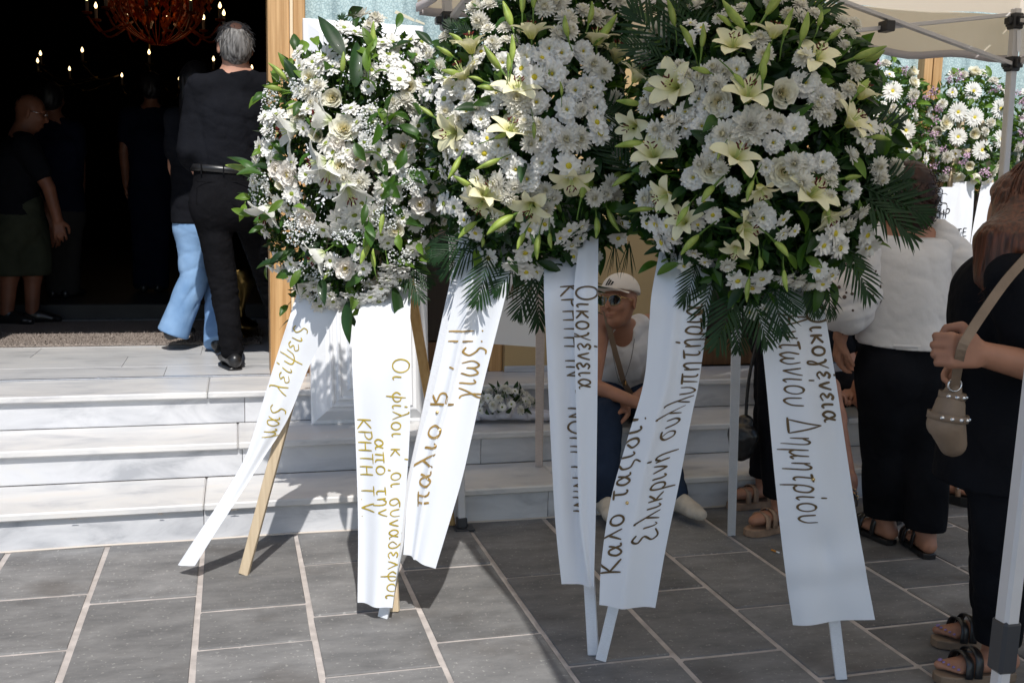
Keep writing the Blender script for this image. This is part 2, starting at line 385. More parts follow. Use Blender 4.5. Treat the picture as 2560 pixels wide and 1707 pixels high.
HAIRRED = M_("auburn_hair", (.026, .009, .005), .42, .45, var=.6, vscale=1, col2=(.125, .036, .014), stretch=(110, 110, 6), bump=.6, bscale=1.0, bdist=.005)
LEATHERB = M_("black_leather", (.014, .014, .015), .32, .5, bump=.2, bscale=200, bdist=.001)
LEATHERT = M_("tan_leather", (.21, .150, .105), .5, .35, var=.15, vscale=14, bump=.25, bscale=60)
SUEDE = M_("tan_suede", (.30, .20, .14), .9, .1, var=.2, vscale=20)
SNEAKER = M_("sneaker_suede", (.52, .47, .40), .85, .15, var=.15, vscale=18, bump=.3, bscale=60)
SOLEW = M_("white_sole", (.66, .63, .58), .7, .2)
SOLEBROWN = M_("gum_sole", (.20, .08, .035), .6, .3)
LENS = M_("dark_lens", (.012, .010, .010), .06, .6, coat=.5)
GOLDMETAL = M_("gold_metal", (.70, .50, .22), .25, .5, metal=1.0)
SILVER = M_("silver_metal", (.75, .75, .76), .22, .5, metal=1.0)
BRASS = M_("dull_brass", (.30, .20, .07), .3, .5, metal=1.0, bump=.6, bscale=30)
AMBER = M_("amber_crystal", (.48, .11, .022), .12, .6, trans=.35, tcol=(.8, .16, .02), var=.6, vscale=22)
BULB = M_("lit_bulb", (1, .9, .7), .4, .2, emit=((1.0, .72, .36), 3.2))
CANDLEW = M_("candle_sleeve", (.45, .38, .34), .5, .3)
LIPS = M_("lips", (.33, .12, .09), .45, .35)
NAILP = M_("purple_nail", (.22, .16, .36), .2, .5)
NAILW = M_("white_nail", (.75, .70, .70), .2, .5)
RED = M_("red_plastic", (.55, .03, .01), .4, .4)
FILTER = M_("cigarette_filter", (.60, .27, .06), .8, .1)
PURPLEPRINT = M_("purple_print", (.22, .03, .12), .6, .2)
BLUEPLASTIC = M_("blue_cord", (.02, .03, .20), .5, .3)
# ================================================================ the setting
RS, TR, DY, OV = 0.1555, 0.373, 4.063, 0.030
ZL = 3 * RS                                          # landing height
V, F = box(-150, 150, -150, 150, -.5, -.016)
tag(add("ground", V, F, GROUND), "grey stone paved square stretching away around the steps", "ground", kind="structure")
# ---- pavement: slabs in columns along Y
pave = empty("pavement"); tag(pave, "grey slate slabs with pale mortar joints before the steps", "pavement", kind="structure")
V, F = box(-3.1, 5.3, -1.2, DY + .02, -.03, -.005)
add("mortar_bed", V, F, MORTAR, pave)
cx = [-3.03, -2.67, -2.31, -1.95, -1.585, -1.22, -.86, -.5015, -.139, .225, .5865, .945, 1.298, 1.654, 2.007, 2.367, 2.725, 3.085, 3.445, 3.80, 4.16, 4.52, 4.88, 5.24]
def yv(x, y): return atz(x / VS, y / VS, 0)[1]        # photo pixel -> Y on the pavement
rows = {6: [yv(112, 1490), yv(60, 1631)], 7: [yv(350, 1498), yv(300, 1760)], 8: [yv(600, 1520), yv(610, 1613)],
        9: [yv(870, 1404), yv(920, 1528)], 10: [yv(1130, 1415), yv(1220, 1592)], 11: [yv(1340, 1437), yv(1550, 1650)],
        12: [yv(1600, 1478), yv(1760, 1640)], 13: [yv(1755, 1385), yv(1900, 1515)], 14: [yv(2090, 1425), yv(2250, 1560)]}
rs = random.Random(5)
for i in range(len(cx) - 1):
    ys = sorted(rows.get(i, [DY - rs.uniform(.25, .5)]), reverse=True)
    if i not in rows: ys.append(ys[-1] - rs.uniform(.32, .5))
    while ys[-1] > -.9: ys.append(ys[-1] - rs.choice((.27, .36, .44, .52)))
    ys = [DY - .002] + ys
    for a, b in zip(ys[:-1], ys[1:]):
        g, h = .0100, .0085
        x0, x1, y0, y1 = cx[i] + g, cx[i + 1] - g, b + h, a - h
        dz = rs.uniform(-.0015, .0015)
        Vb, Fb = box(-(x1 - x0) / 2, (x1 - x0) / 2, -(y1 - y0) / 2, (y1 - y0) / 2, -.03, dz, .003)
        Vb[:, 0] += np.array([rs.uniform(-.003, .003) for _ in Vb]); Vb[:, 1] += np.array([rs.uniform(-.0024, .0024) for _ in Vb])
        link("paving_slab", mesh_from("paving_slab", Vb, Fb, [SLATE], smooth=False), pave, Matrix.Translation(((x0 + x1) / 2, (y0 + y1) / 2, 0)))
# ---- marble steps: treads with a proud nosing, risers set back, each slab its own piece
steps = empty("marble_steps"); tag(steps, "white veined marble steps up to the church doorway", "steps", kind="structure")
V, F = box(-3.0, 6.0, DY + .03, 5.5, -.02, RS * 1 - .03)
core = MB(); core.put(V, F)
core.put(*box(-3.0, 6.0, DY + TR + .03, 5.5, RS - .03, 2 * RS - .03)); core.put(*box(-3.0, 6.0, DY + 2 * TR + .03, 5.21, 2 * RS - .03, ZL - .035))
core.build("core", MORTAR, steps)
def xz(px, py, k): return float(atz(px / VS, py / VS, k * RS)[0])
TJ = {1: [-1.75, xz(513, 1225, 1), xz(1367, 1170, 1), 2.9, 4.4], 2: [-2.1, xz(595, 1085, 2), 1.62, 3.05, 4.6], 3: [-1.45, xz(521, 965, 3), 1.75, 3.2, 4.7]}
RJ = {1: [-1.6, xz(509, 1320, .4), xz(1375, 1255, .5), 2.55, 4.1], 2: [-1.9, xz(606, 1145, 1.5), 1.1, 2.45, 4.0], 3: [-1.7, xz(612, 1025, 2.4), 1.0, 2.3, 3.9]}
def slab(name, x0, x1, y0, y1, z0, z1, mat, par, b=.004, notch=False):
    Vb, Fb = box(x0, x1, y0, y1, z0, z1, b)
    c = np.array([(x0 + x1) / 2, (y0 + y1) / 2, (z0 + z1) / 2])
    link(name, mesh_from(name, Vb - c, Fb, [mat], smooth=False), par, Matrix.Translation(tuple(c)))
for k in (1, 2, 3):
    ex = [-3.0] + TJ[k] + [6.0]
    yb = DY + k * TR - .002 if k < 3 else 5.188
    for a, b in zip(ex[:-1], ex[1:]):
        slab("tread", a + .0012, b - .0012, DY + (k - 1) * TR - OV, yb, k * RS - .031, k * RS + rs.uniform(-.0008, .0008), MARBLE_T, steps, .006)
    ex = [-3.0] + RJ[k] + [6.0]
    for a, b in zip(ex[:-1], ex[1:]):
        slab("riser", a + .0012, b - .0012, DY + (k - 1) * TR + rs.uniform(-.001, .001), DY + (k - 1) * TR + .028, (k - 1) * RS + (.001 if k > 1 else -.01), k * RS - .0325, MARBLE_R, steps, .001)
# small chips along the lowest nosing, pale caulk line at the pavement
mb = MB()
for x, w in ((-.62, .014), (-.30, .010), (-.02, .018)):
    c = np.array([x, DY - OV, RS - .031]); v = []
    for a in range(7):
        t = math.pi * a / 6; v.append(c + np.array([w * math.cos(t), -.0015, .007 * math.sin(t) * rs.uniform(.6, 1.1) - .001]))
    mb.put(v, [tuple(range(7))])
mb.build("chip", M_("chip_dirt", (.20, .18, .16), .9, .1), steps)
caulk = MB(); P = [np.array([x, DY - .006, .001 + .0015 * math.sin(x * 9)]) for x in np.linspace(-3, 6, 60)]
caulk.put(*tube(P, .0045, 5)).build("caulk_line", M_("caulk", (.58, .52, .46), .8, .2), steps, True)
# landing inside the doorway: aluminium strip and marble tiles
V, F = box(-3.0, 1.38, 5.19, 5.215, ZL - .02, ZL + .006, .002); mb = MB().put(V, F)
mb.put(*box(-3.0, 1.38, 5.217, 5.226, ZL - .02, ZL + .003, .001))
for x in (-.66, .02, -1.3): mb.put(*lathe([(.0, .0095), (.006, .0085), (.008, .006)], (x, 5.203, ZL), 8))
mb.build("threshold_strip", ALU, steps)
ty = [5.229, 5.56, 5.93, 6.30, 6.68, 7.06, 7.44, 7.70]
for j in range(len(ty) - 1):
    x = -2.9 + (.33 if j % 2 else 0)
    xs = [x]
    while x < 1.3: x += rs.choice((.62, .74, .9)); xs.append(min(x, 1.38))
    for a, b in zip(xs[:-1], xs[1:]):
        if b - a > .05: slab("landing_tile", a + .001, b - .001, ty[j] + .001, ty[j + 1] - .001, ZL - .03, ZL + rs.uniform(-.0006, .0006), MARBLE_L, steps, .0012)
V, F = box(-3.0, 1.38, 7.70, 16.0, ZL - .03, ZL + .11, .006); add("inner_step", V, F, INFLOOR, steps)

# ================================================================ the church front and its dark nave
ch = empty("church_building", (1, 5.25, ZL)); tag(ch, "church front with oak framed teal glass, ochre pier and open dark doorway", "building")
def part(name, boxes, mat, par=ch, b=.0):
    m = MB()
    for q in boxes: m.put(*box(*q, b))
    return m.build(name, mat, par)
ZH = 2.43                                             # door head
part("wall", [(-6.0, -1.68, 5.2, 5.55, 0, 7.3)], OCHRE); part("wall", [(-1.68, 6.5, 5.19, 5.56, 3.0, 7.3)], OCHRE); part("wall", [(5.6, 9, 5.2, 5.55, 0, 7.3)], OCHRE)
part("pier", [(1.395, 2.36, 5.13, 5.55, ZL, 3.0)], OCHRE)
part("pier_skirting", [(1.392, 2.363, 5.122, 5.129, ZL + .001, ZL + .035)], MARBLE_R, b=.002)
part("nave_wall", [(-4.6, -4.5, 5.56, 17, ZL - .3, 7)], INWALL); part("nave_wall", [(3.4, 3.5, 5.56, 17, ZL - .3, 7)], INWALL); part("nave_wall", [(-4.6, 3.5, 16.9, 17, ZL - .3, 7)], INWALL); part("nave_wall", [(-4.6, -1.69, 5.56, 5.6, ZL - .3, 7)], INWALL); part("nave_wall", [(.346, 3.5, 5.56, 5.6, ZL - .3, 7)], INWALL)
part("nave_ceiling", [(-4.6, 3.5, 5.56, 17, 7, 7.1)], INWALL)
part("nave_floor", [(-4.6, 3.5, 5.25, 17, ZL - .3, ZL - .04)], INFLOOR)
part("lintel_fascia", [(-1.68, .165, 5.16, 5.56, ZH, 3.0)], OAK)
fr = part("door_frame", [(.165, .268, 5.14, 5.40, ZL, 3.0)], OAK, b=.004)
part("frame_edge", [(.2695, .2845, 5.125, 5.40, ZL, 3.0)], OAKSUNLIT, fr, b=.002)
part("frame_board", [(.286, .345, 5.15, 5.40, ZL, 3.0)], OAK, fr, b=.003)
part("door_frame", [(-1.68, -1.50, 5.14, 5.40, ZL, ZH)], OAK, b=.004)
w = part("window", [(.345, 1.315, 5.215, 5.26, ZL + .9, ZL + .955)], OAK); part("head_rail", [(.345, 1.315, 5.21, 5.265, ZL + 2.4, 3.0)], OAK, w)
part("pane", [(.347, 1.313, 5.232, 5.240, ZL + .955, ZL + 2.4)], GLASS, w)
part("frame_post", [(1.315, 1.393, 5.17, 5.40, ZL, 3.0)], OAK, w, b=.003)
part("panel", [(.347, 1.313, 5.235, 5.26, ZL + .16, ZL + .9)], DARKWOOD, w, b=.004)
part("kick_board", [(.347, 1.313, 5.222, 5.26, ZL, ZL + .155)], BROWNWOOD, w, b=.003)
xs = [2.42, 3.22, 4.045, 4.86, 5.6]
for a, b in zip(xs[:-1], xs[1:]):
    w = part("window", [(a, b - .12, 5.215, 5.26, ZL + 1.05, ZL + 1.10)], OAK); part("head_rail", [(a, b - .12, 5.21, 5.265, ZL + 2.4, 3.0)], OAK, w)
    part("pane", [(a + .001, b - .121, 5.232, 5.240, ZL + 1.10, ZL + 2.4)], GLASS, w)
    part("panel", [(a + .001, b - .121, 5.235, 5.26, ZL + .16, ZL + 1.05)], DARKWOOD, w, b=.004)
    part("kick_board", [(a + .001, b - .121, 5.222, 5.26, ZL, ZL + .155)], BROWNWOOD, w, b=.003)
    part("frame_post", [(b - .12, b - .064, 5.17, 5.30, ZL, 3.0)], OAK, w, b=.003); part("frame_post", [(b - .060, b, 5.165, 5.30, ZL, 3.0)], OAK, w, b=.003)
part("frame_post", [(2.362, 2.42, 5.165, 5.30, ZL, 3.0)], OAK, ch, b=.003)
# small purple and white notice stuck to the glass behind the right-hand flowers
p = at(2003, 142, 5.22); nt_ = empty("glass_notice", p); tag(nt_, "small purple and white notice stuck on the teal glass", "notice")
V, F = box(p[0] - .05, p[0] + .05, 5.222, 5.2305, p[2] - .06, p[2] + .06); add("sheet", V, F, PURPLEPRINT, nt_)
V, F = box(p[0] - .028, p[0] + .03, 5.2195, 5.2215, p[2] - .03, p[2] + .035); add("print_panel", V, F, LACQ, nt_)
# tape scraps on the left pane
mb = MB()
for (x, y, w_, h_, r_) in ((930, 38, .055, .016, -.35), (965, 52, .026, .012, -.3), (878, 38, .03, .006, -.3)):
    c = at(x, y, 5.231); d_ = np.array([math.cos(r_), 0, math.sin(r_)]); e_ = np.array([-math.sin(r_), 0, math.cos(r_)]); mb.put([c - d_ * w_ - e_ * h_ * .5, c + d_ * w_ - e_ * h_ * .35, c + d_ * w_ * .9 + e_ * h_ * .45, c - d_ * w_ * .95 + e_ * h_ * .6], [(0, 1, 2, 3)])
mb.build("tape_scrap", M_("old_tape", (.62, .58, .44), .6, .2), ch)

# ================================================================ door mat
V, F = box(-2.6, .14, 6.325, 7.45, ZL + .001, ZL + .018, .004)
mat_o = tag(add("door_mat", V, F, MATGREY), "long grey-brown fibre door mat inside the doorway", "door mat")
mb = MB()
rr = np.random.default_rng(4); n = 9000
P = np.stack([rr.uniform(-2.6, .16, n), 6.32 + rr.random(n) ** 1.6 * .55, np.full(n, ZL + .017)], 1)
D = rr.normal(size=(n, 3)) * .006; D[:, 2] = rr.uniform(.006, .016, n)
S = rr.normal(size=(n, 3)) * .0025; S[:, 2] = 0
Vt = np.stack([P - S, P + S, P + D], 1).reshape(-1, 3); o = add("fibre_pile", Vt, [(3 * i, 3 * i + 1, 3 * i + 2) for i in range(n)], MATGREY, mat_o); o["kind"] = "stuff"
# brass urn foot by the door post
c = np.array([.03, 6.55, ZL]); u = empty("brass_urn", c); tag(u, "small dark brass urn on the floor just inside the oak post", "urn")
mb = MB().put(*lathe([(0, 0), (.085, 0), (.09, .012), (.06, .03), (.075, .05), (.10, .075), (.105, .10), (.07, .125), (.03, .15)], c, 20)); mb.build("foot", BRASS, u, True)
mb = MB().put(*lathe([(.03, .15), (.022, .19), (.03, .23), (.10, .36), (.13, .45), (.115, .46), (.09, .38), (0, .30)], c, 20)); mb.build("bowl", BRASS, u, True)

# ================================================================ chandeliers in the nave
def chandelier(c, R, n, label, bowl=True, bulbs=None):
    o = empty("chandelier", c); tag(o, label, "chandelier")
    c = np.asarray(c, float); mb = MB()
    mb.put(*tube([c + (0, 0, .1), c + (0, 0, 7.0 - c[2])], .012, 6))
    mb.build("chain_rod", BRASS, o, True)
    rng = np.random.default_rng(int(R * 1000))
    if bowl:
        g = MB()
        for k in range(26):
            a = 2 * math.pi * k / 26
            P = [c + np.array([math.cos(a) * r, math.sin(a) * r, z]) for r, z in ((R * .62, .30), (R * .68, .10), (R * .6, -.04), (R * .38, -.18), (R * .1, -.27))]
            g.put(*tube(catmull(P, 9), .0055, 4))
        g.build("basket", AMBER, o, True)
        g = MB()
        for k in range(700):
            a = rng.uniform(0, 2 * math.pi); t = rng.random(); r = R * (.70 - .40 * max(0, t - .6)) * rng.uniform(.55, 1.25); z = .60 - .62 * t
            p = c + np.array([math.cos(a) * r, math.sin(a) * r, z]); s = rng.uniform(.014, .034)
            V = [p + (0, 0, s * 1.5), p + (s, 0, 0), p + (0, s, 0), p + (-s, 0, 0), p + (0, -s, 0), p - (0, 0, s * 1.8)]
            g.put(V, [(0, 1, 2), (0, 2, 3), (0, 3, 4), (0, 4, 1), (5, 2, 1), (5, 3, 2), (5, 4, 3), (5, 1, 4)])
        s_ = g.build("crystal_drops", AMBER, o); s_["kind"] = "stuff"
    for k in range(n):
        a = 2 * math.pi * (k + .37) / n; d = np.array([math.cos(a), math.sin(a), 0])
        p = c + d * R
        m = MB().put(*tube(catmull([c + d * R * .5 + (0, 0, -.1), c + d * R * .8 + (0, 0, -.2), p + (0, 0, -.06)], 8), .012, 5))
        m.put(*lathe([(0, -.05), (.045, -.035), (.05, -.02), (.02, -.015)], p, 10)); arm = m.build("arm", AMBER if bowl else BRASS, o, True)
        MB().put(*lathe([(.016, -.015), (.017, .085), (0, .088)], p, 8)).build("candle_sleeve", CANDLEW, arm, True)
        MB().put(*lathe([(.008, .088), (.0165, .102), (.015, .118), (.007, .138), (0, .150)], p, 8)).build("bulb", BULB, arm, True)
    lt = bpy.data.lights.new('chandelier_glow', 'POINT'); lt.energy, lt.color, lt.shadow_soft_size = (1.3 if bowl else .6), (1.0, .62, .30), .25
    lo = bpy.data.objects.new('chandelier_glow', lt); COL.objects.link(lo); lo.parent = o; lo.location = (0, 0, .12)
    return o
chandelier(at(362, 40, 11.0), .66, 10, "large amber crystal chandelier with lit candle bulbs in the doorway")
chandelier(at(345, 172, 14.5), 1.40, 11, "wide ring chandelier of lit candle bulbs deep in the nave", bowl=False)
# ================================================================ canopy tent over the right-hand side
tent = empty("canopy_tent", (2.2, 2.6, 0)); tag(tent, "cream pop-up canopy tent with grey folding frame over the wreaths", "tent")
bl_f, bl_t = np.array([.912, 3.985, 0]), np.array([.835, 4.13, 2.36])
br_u, br_s = at(2333, 35, 4.15), at(2333, 150, 4.15)
br_f = br_u + (at(2303, 430, 4.15) - br_u) * (br_u[2] / (br_u[2] - at(2303, 430, 4.15)[2]))
a_, b_ = at(2366, 969, 1.0), at(2297, 1560, 1.0)
fl_d = (a_ - b_) / (a_[2] - b_[2]); fl_f = b_ - fl_d * b_[2]; fl_t = b_ + fl_d * (2.36 - b_[2])
fr_f = np.array([3.66, .98, 0]); fr_t = np.array([3.66, .98, 2.36])
YE = -2.05                                            # the far end of the second bay, behind the camera
def leg(f, t, zs=.86, sl=2.1, k=1.0):
    d = (t - f) / (t[2] - f[2]); L = MB()
    l = MB().put(*beam(f + d * .004, f + d * (zs + .02), .030 * k, .030 * k, (0, 1, 0), .003)).build("leg", TENTMETAL, tent)
    MB().put(*beam(f + d * zs, t, .037 * k, .037 * k, (0, 1, 0), .004)).build("outer_tube", TENTMETAL, l)
    MB().put(*beam(f + d * (zs - .005), f + d * (zs + .065), .044 * k, .044 * k, (0, 1, 0), .004)).build("catch", GREYPLASTIC, l)
    MB().put(*box(f[0] - .035, f[0] + .05, f[1] - .04, f[1] + .03, 0, .008, .002)).put(*beam(f + (0, 0, .008), f + d * .05, .042, .042, (0, 1, 0), .004)).build("foot", GREYPLASTIC, l)
    for z, h in ((sl, .07), (t[2] - .06, .075)):
        p = f + d * z
        MB().put(*beam(p - d * h / 2, p + d * h / 2, .056, .056, (0, 1, 0), .006)).put(*beam(p + (-.05, 0, 0), p + (.05, 0, 0), .03, .04, (0, 1, 0), .004)).put(*beam(p + (0, -.05, 0), p + (0, .05, 0), .03, .04, (0, 0, 1), .004)).build("connector", BLACKPLASTIC, l)
    return l
bl_sl = 2.12
for f, t in ((bl_f, bl_t), (br_f, br_u * 1.0 + (0, 0, .03)), (fl_f, fl_t), (fr_f, fr_t), (np.array([.93, YE, 0]), np.array([.93, YE, 2.36])), (np.array([3.66, YE, 0]), np.array([3.66, YE, 2.36]))): leg(f, t, .80 if f is fl_f else .86, 2.1, .62 if f is fl_f else 1.0)
def bar(p, q, w=.030, d=.018):
    MB().put(*beam(p, q, d, w, (0, 1, 0) if abs(q[0] - p[0]) > abs(q[1] - p[1]) else (1, 0, 0), .002)).build("truss_bar", TENTMETAL, tent)
yb = 4.13
n_up, n_lo = at(1893, 6, yb), at(1712, 96, yb)
bl_u = np.array([bl_t[0] + .03, yb, 2.30]); bl_s = np.array([bl_t[0] + .04, yb, bl_sl])
bar(br_s + (-.03, -.012, 0), n_up + (-.25, -.012, .085)); bar(br_u + (-.03, .012, 0), n_lo + (0, .012, 0))
bar(bl_s + (0, -.012, .03), n_up + (.05, -.035, .03)); bar(bl_u + (0, .012, 0), n_lo + (.02, .033, .0))
c = at(2035, 62, yb); MB().put(*box(c[0] - .024, c[0] + .024, yb - .04, yb + .03, c[2] - .024, c[2] + .024, .004)).build("joint_clip", BLACKPLASTIC, tent)
# side and front scissors
for (u0, u1) in (((bl_t[0], yb), (fl_t[0], 1.0)), ((3.64, yb), (3.66, 1.0)), ((fl_t[0], YE), (3.66, YE)), ((fl_t[0], 1.0), (.93, YE)), ((3.66, 1.0), (3.66, YE))):
    u0, u1 = np.array([*u0, 0.]), np.array([*u1, 0.]); m = (u0 + u1) / 2
    for s0, s1 in ((u0, m), (u1, m)):
        bar(s0 + (0, 0, 2.30), s1 + (0, 0, 2.10)); bar(s0 + (.02, .02, 2.10), s1 + (.02, .02, 2.34))
# roof cloth: four sagging gores up to a peak, hanging valance
cor = [np.array([.755, YE - .1, 2.37]), np.array([3.74, YE - .1, 2.37]), np.array([3.74, 4.24, 2.35]), np.array([.755, 4.24, 2.37])]
peaks = [np.array([2.25, -.5, 3.15]), np.array([2.25, 2.57, 3.15])]
mb = MB(); n = 12
for k in range(4):
    A, B = cor[k], cor[(k + 1) % 4]; V = []; F = []
    for i in range(n + 1):
        for j in range(n + 1):
            s, t = i / n, j / n; e = A + (B - A) * s
            sag = -.03 * math.sin(math.pi * s) * (1 - t) - .07 * math.sin(math.pi * t) * (.35 + .65 * math.sin(math.pi * s))
            pk = peaks[0] if k == 0 else peaks[1] if k == 2 else peaks[0] + (peaks[1] - peaks[0]) * (s if k == 1 else 1 - s)
            V.append(e + (pk - e) * t + np.array([0, 0, sag + .006 * math.sin(s * 23 + t * 9)]))
    for i in range(n):
        for j in range(n): F.append((i * (n + 1) + j, (i + 1) * (n + 1) + j, (i + 1) * (n + 1) + j + 1, i * (n + 1) + j + 1))
    mb.put(V, F)
mb.build("roof_cloth", CANOPY, tent, True)
for k in range(4):
    A, B = cor[k], cor[(k + 1) % 4]; V = []; F = []; n = 40; out = nrm(np.cross(B - A, (0, 0, 1)))
    for i in range(n + 1):
        s = i / n
        for j in range(5):
            t = j / 4; e = A + (B - A) * s
            V.append(e + out * (.004 + .016 * t * math.sin(s * 31 + k) + .01 * t) + np.array([0, 0, -.03 * math.sin(math.pi * s) - (.215 + .008 * math.sin(s * 40)) * t]))
    for i in range(n):
        for j in range(4): F.append((i * 5 + j, (i + 1) * 5 + j, (i + 1) * 5 + j + 1, i * 5 + j + 1))
    va = add("valance", V, F, CANOPY, tent, True)
    Vb = np.array(V).reshape(n + 1, 5, 3)[:, 4]; 
    st = MB(); Vs = []; Fs = []
    for i in range(n + 1): Vs += [Vb[i] + out * .004 + (0, 0, .03), Vb[i] + out * .004 - (0, 0, .004), Vb[i] - out * .004 - (0, 0, .004), Vb[i] - out * .004 + (0, 0, .03)]
    for i in range(n):
        for q in range(4): Fs.append((4 * i + q, 4 * i + 4 + q, 4 * i + 4 + (q + 1) % 4, 4 * i + (q + 1) % 4))
    add("hem_band", Vs, Fs, TENTMETAL if False else M_("hem_cloth", (.55, .52, .53), .8, .1, trans=.2) if "hem_cloth" not in MATS else MATS["hem_cloth"], va, True)
# label plate on the far right pole
p = br_u + (br_s - br_u) * .55 + np.array([0, -.022, 0]); d = nrm(br_s - br_u)
MB().put(*beam(p - d * .055, p + d * .045, .026, .003, (0, 1, 0), .001)).build("label_plate", LACQ, tent)
# ================================================================ casket lid standing on the second tread
lid = empty("casket_lid", (.62, 4.72, 2 * RS)); tag(lid, "tall white panelled casket lid standing upright behind the leftmost wreath", "casket lid")
b0, b1 = atz(716, 976, 2 * RS), atz(986, 968, 2 * RS)
wl = np.linalg.norm(b1 - b0); ex = nrm(b1 - b0); ez = nrm(np.array([-.012, .085, 1.0])); ey = np.cross(ez, ex)
Hl = 1.895
def ring(ins, out):
    return [b0 + ex * (ins if i in (0, 3) else wl - ins) + ez * (ins if j in (0, 1) else Hl - ins) - ey * out for i, j in ((0, 0), (1, 1), (2, 2), (3, 3))]
prof = [(0, -.10), (0, -.006), (.006, 0.0), (.022, .004), (.07, .052), (.085, .056), (.092, .066), (.100, .066), (.108, .057), (.118, .057), (.124, .070), (.134, .070), (.142, .062), (.165, .060), (.178, .078), (.19, .080)]
V = []; F = []
for i, (a, o_) in enumerate(prof):
    V += ring(a, o_)
    if i:
        for q in range(4): F.append((4 * (i - 1) + q, 4 * (i - 1) + (q + 1) % 4, 4 * i + (q + 1) % 4, 4 * i + q))
F.append(tuple(4 * (len(prof) - 1) + q for q in range(4))); F.append((3, 2, 1, 0))
add("lid_board", V, F, LACQ, lid)
# ================================================================ smooth bodies: blended sections -> one continuous surface
class Chain:
    """a run of elliptical sections; pts (n,3), rx and ry radii, xd = direction of rx"""
    def __init__(s, pts, rx, ry=None, xd=(1, 0, 0), k=.02):
        s.p = np.asarray(pts, float).reshape(-1, 3)
        if len(s.p) == 1: s.p = np.vstack([s.p, s.p + (0, 0, 1e-4)])
        n = len(s.p); s.rx = np.broadcast_to(np.asarray(rx, float), (n,)).copy()
        s.ry = s.rx if ry is None else np.broadcast_to(np.asarray(ry, float), (n,)).copy()
        s.xd, s.k, s.ell = nrm(xd), k, ry is not None
        m = np.maximum(s.rx, s.ry)[:, None] + k * 1.5 + .02
        s.lo, s.hi = (s.p - m).min(0), (s.p + m).max(0)
    def ev(s, Q):
        best = np.full(len(Q), 1e3)
        for i in range(len(s.p) - 1):
            a, b = s.p[i], s.p[i + 1]; ab = b - a; L2 = max(1e-12, ab @ ab)
            t = np.clip(((Q - a) @ ab) / L2, 0, 1); d = Q - (a + t[:, None] * ab)
            rx = s.rx[i] + (s.rx[i + 1] - s.rx[i]) * t
            if not s.ell: v = np.sqrt((d * d).sum(1)) - rx
            else:
                ry = s.ry[i] + (s.ry[i + 1] - s.ry[i]) * t; ax = ab / math.sqrt(L2)
                x = nrm(s.xd - ax * (s.xd @ ax)); y = np.cross(ax, x); mn = np.minimum(rx, ry)
                q = np.sqrt((d @ x / rx) ** 2 + (d @ y / ry) ** 2 + (d @ ax / mn) ** 2); v = (q - 1) * mn
            best = np.minimum(best, v)
        return best
def ELL(c, rx, ry, rz, xd=(1, 0, 0), ax=(0, 0, 1), k=.02):
    """ellipsoid: long axis ax (rz), rx along xd"""
    c = np.asarray(c, float); ax = nrm(ax); x = nrm(np.asarray(xd) - ax * (np.asarray(xd) @ ax)); y = np.cross(ax, x); m = max(rx, ry, rz)
    class E_: pass
    e = E_(); e.lo, e.hi, e.k = c - m - .02 - k, c + m + .02 + k, k
    def ev(Q):
        d = Q - c; q = np.sqrt((d @ x / rx) ** 2 + (d @ y / ry) ** 2 + (d @ ax / rz) ** 2); return (q - 1) * min(rx, ry, rz)
    e.ev = ev; return e
def CUT(e): e.cut = True; return e
class HALF:
    """keep only the side where (Q-p).n < 0"""
    def __init__(s, p, n, k=.004): s.pp, s.n, s.k, s.half = np.asarray(p, float), nrm(n), k, True
def wrinkle(amp, sc, seed=0, aniso=(1, 1, 1), n=5, warp=2.2):
    g = np.random.default_rng(seed); K = g.normal(size=(n, 3)) * np.asarray(aniso); K = K / np.linalg.norm(K, axis=1)[:, None] * np.asarray(aniso); ph = g.uniform(0, 6.3, n); fr = sc * g.uniform(.7, 1.7, n)
    W = g.normal(size=(n, 3)) * sc * .35 * np.asarray(aniso); wp = g.uniform(0, 6.3, n)
    def f(Q):
        o = 0
        for i in range(n):
            w = np.sin(Q @ W[i] + wp[i]); u = np.sin((Q @ K[i]) * fr[i] + ph[i] + warp * w)
            o = o + (1 - np.abs(u)) ** 2 * (.5 + .5 * w)
        return amp * (o / n * 2 - .5)
    return f
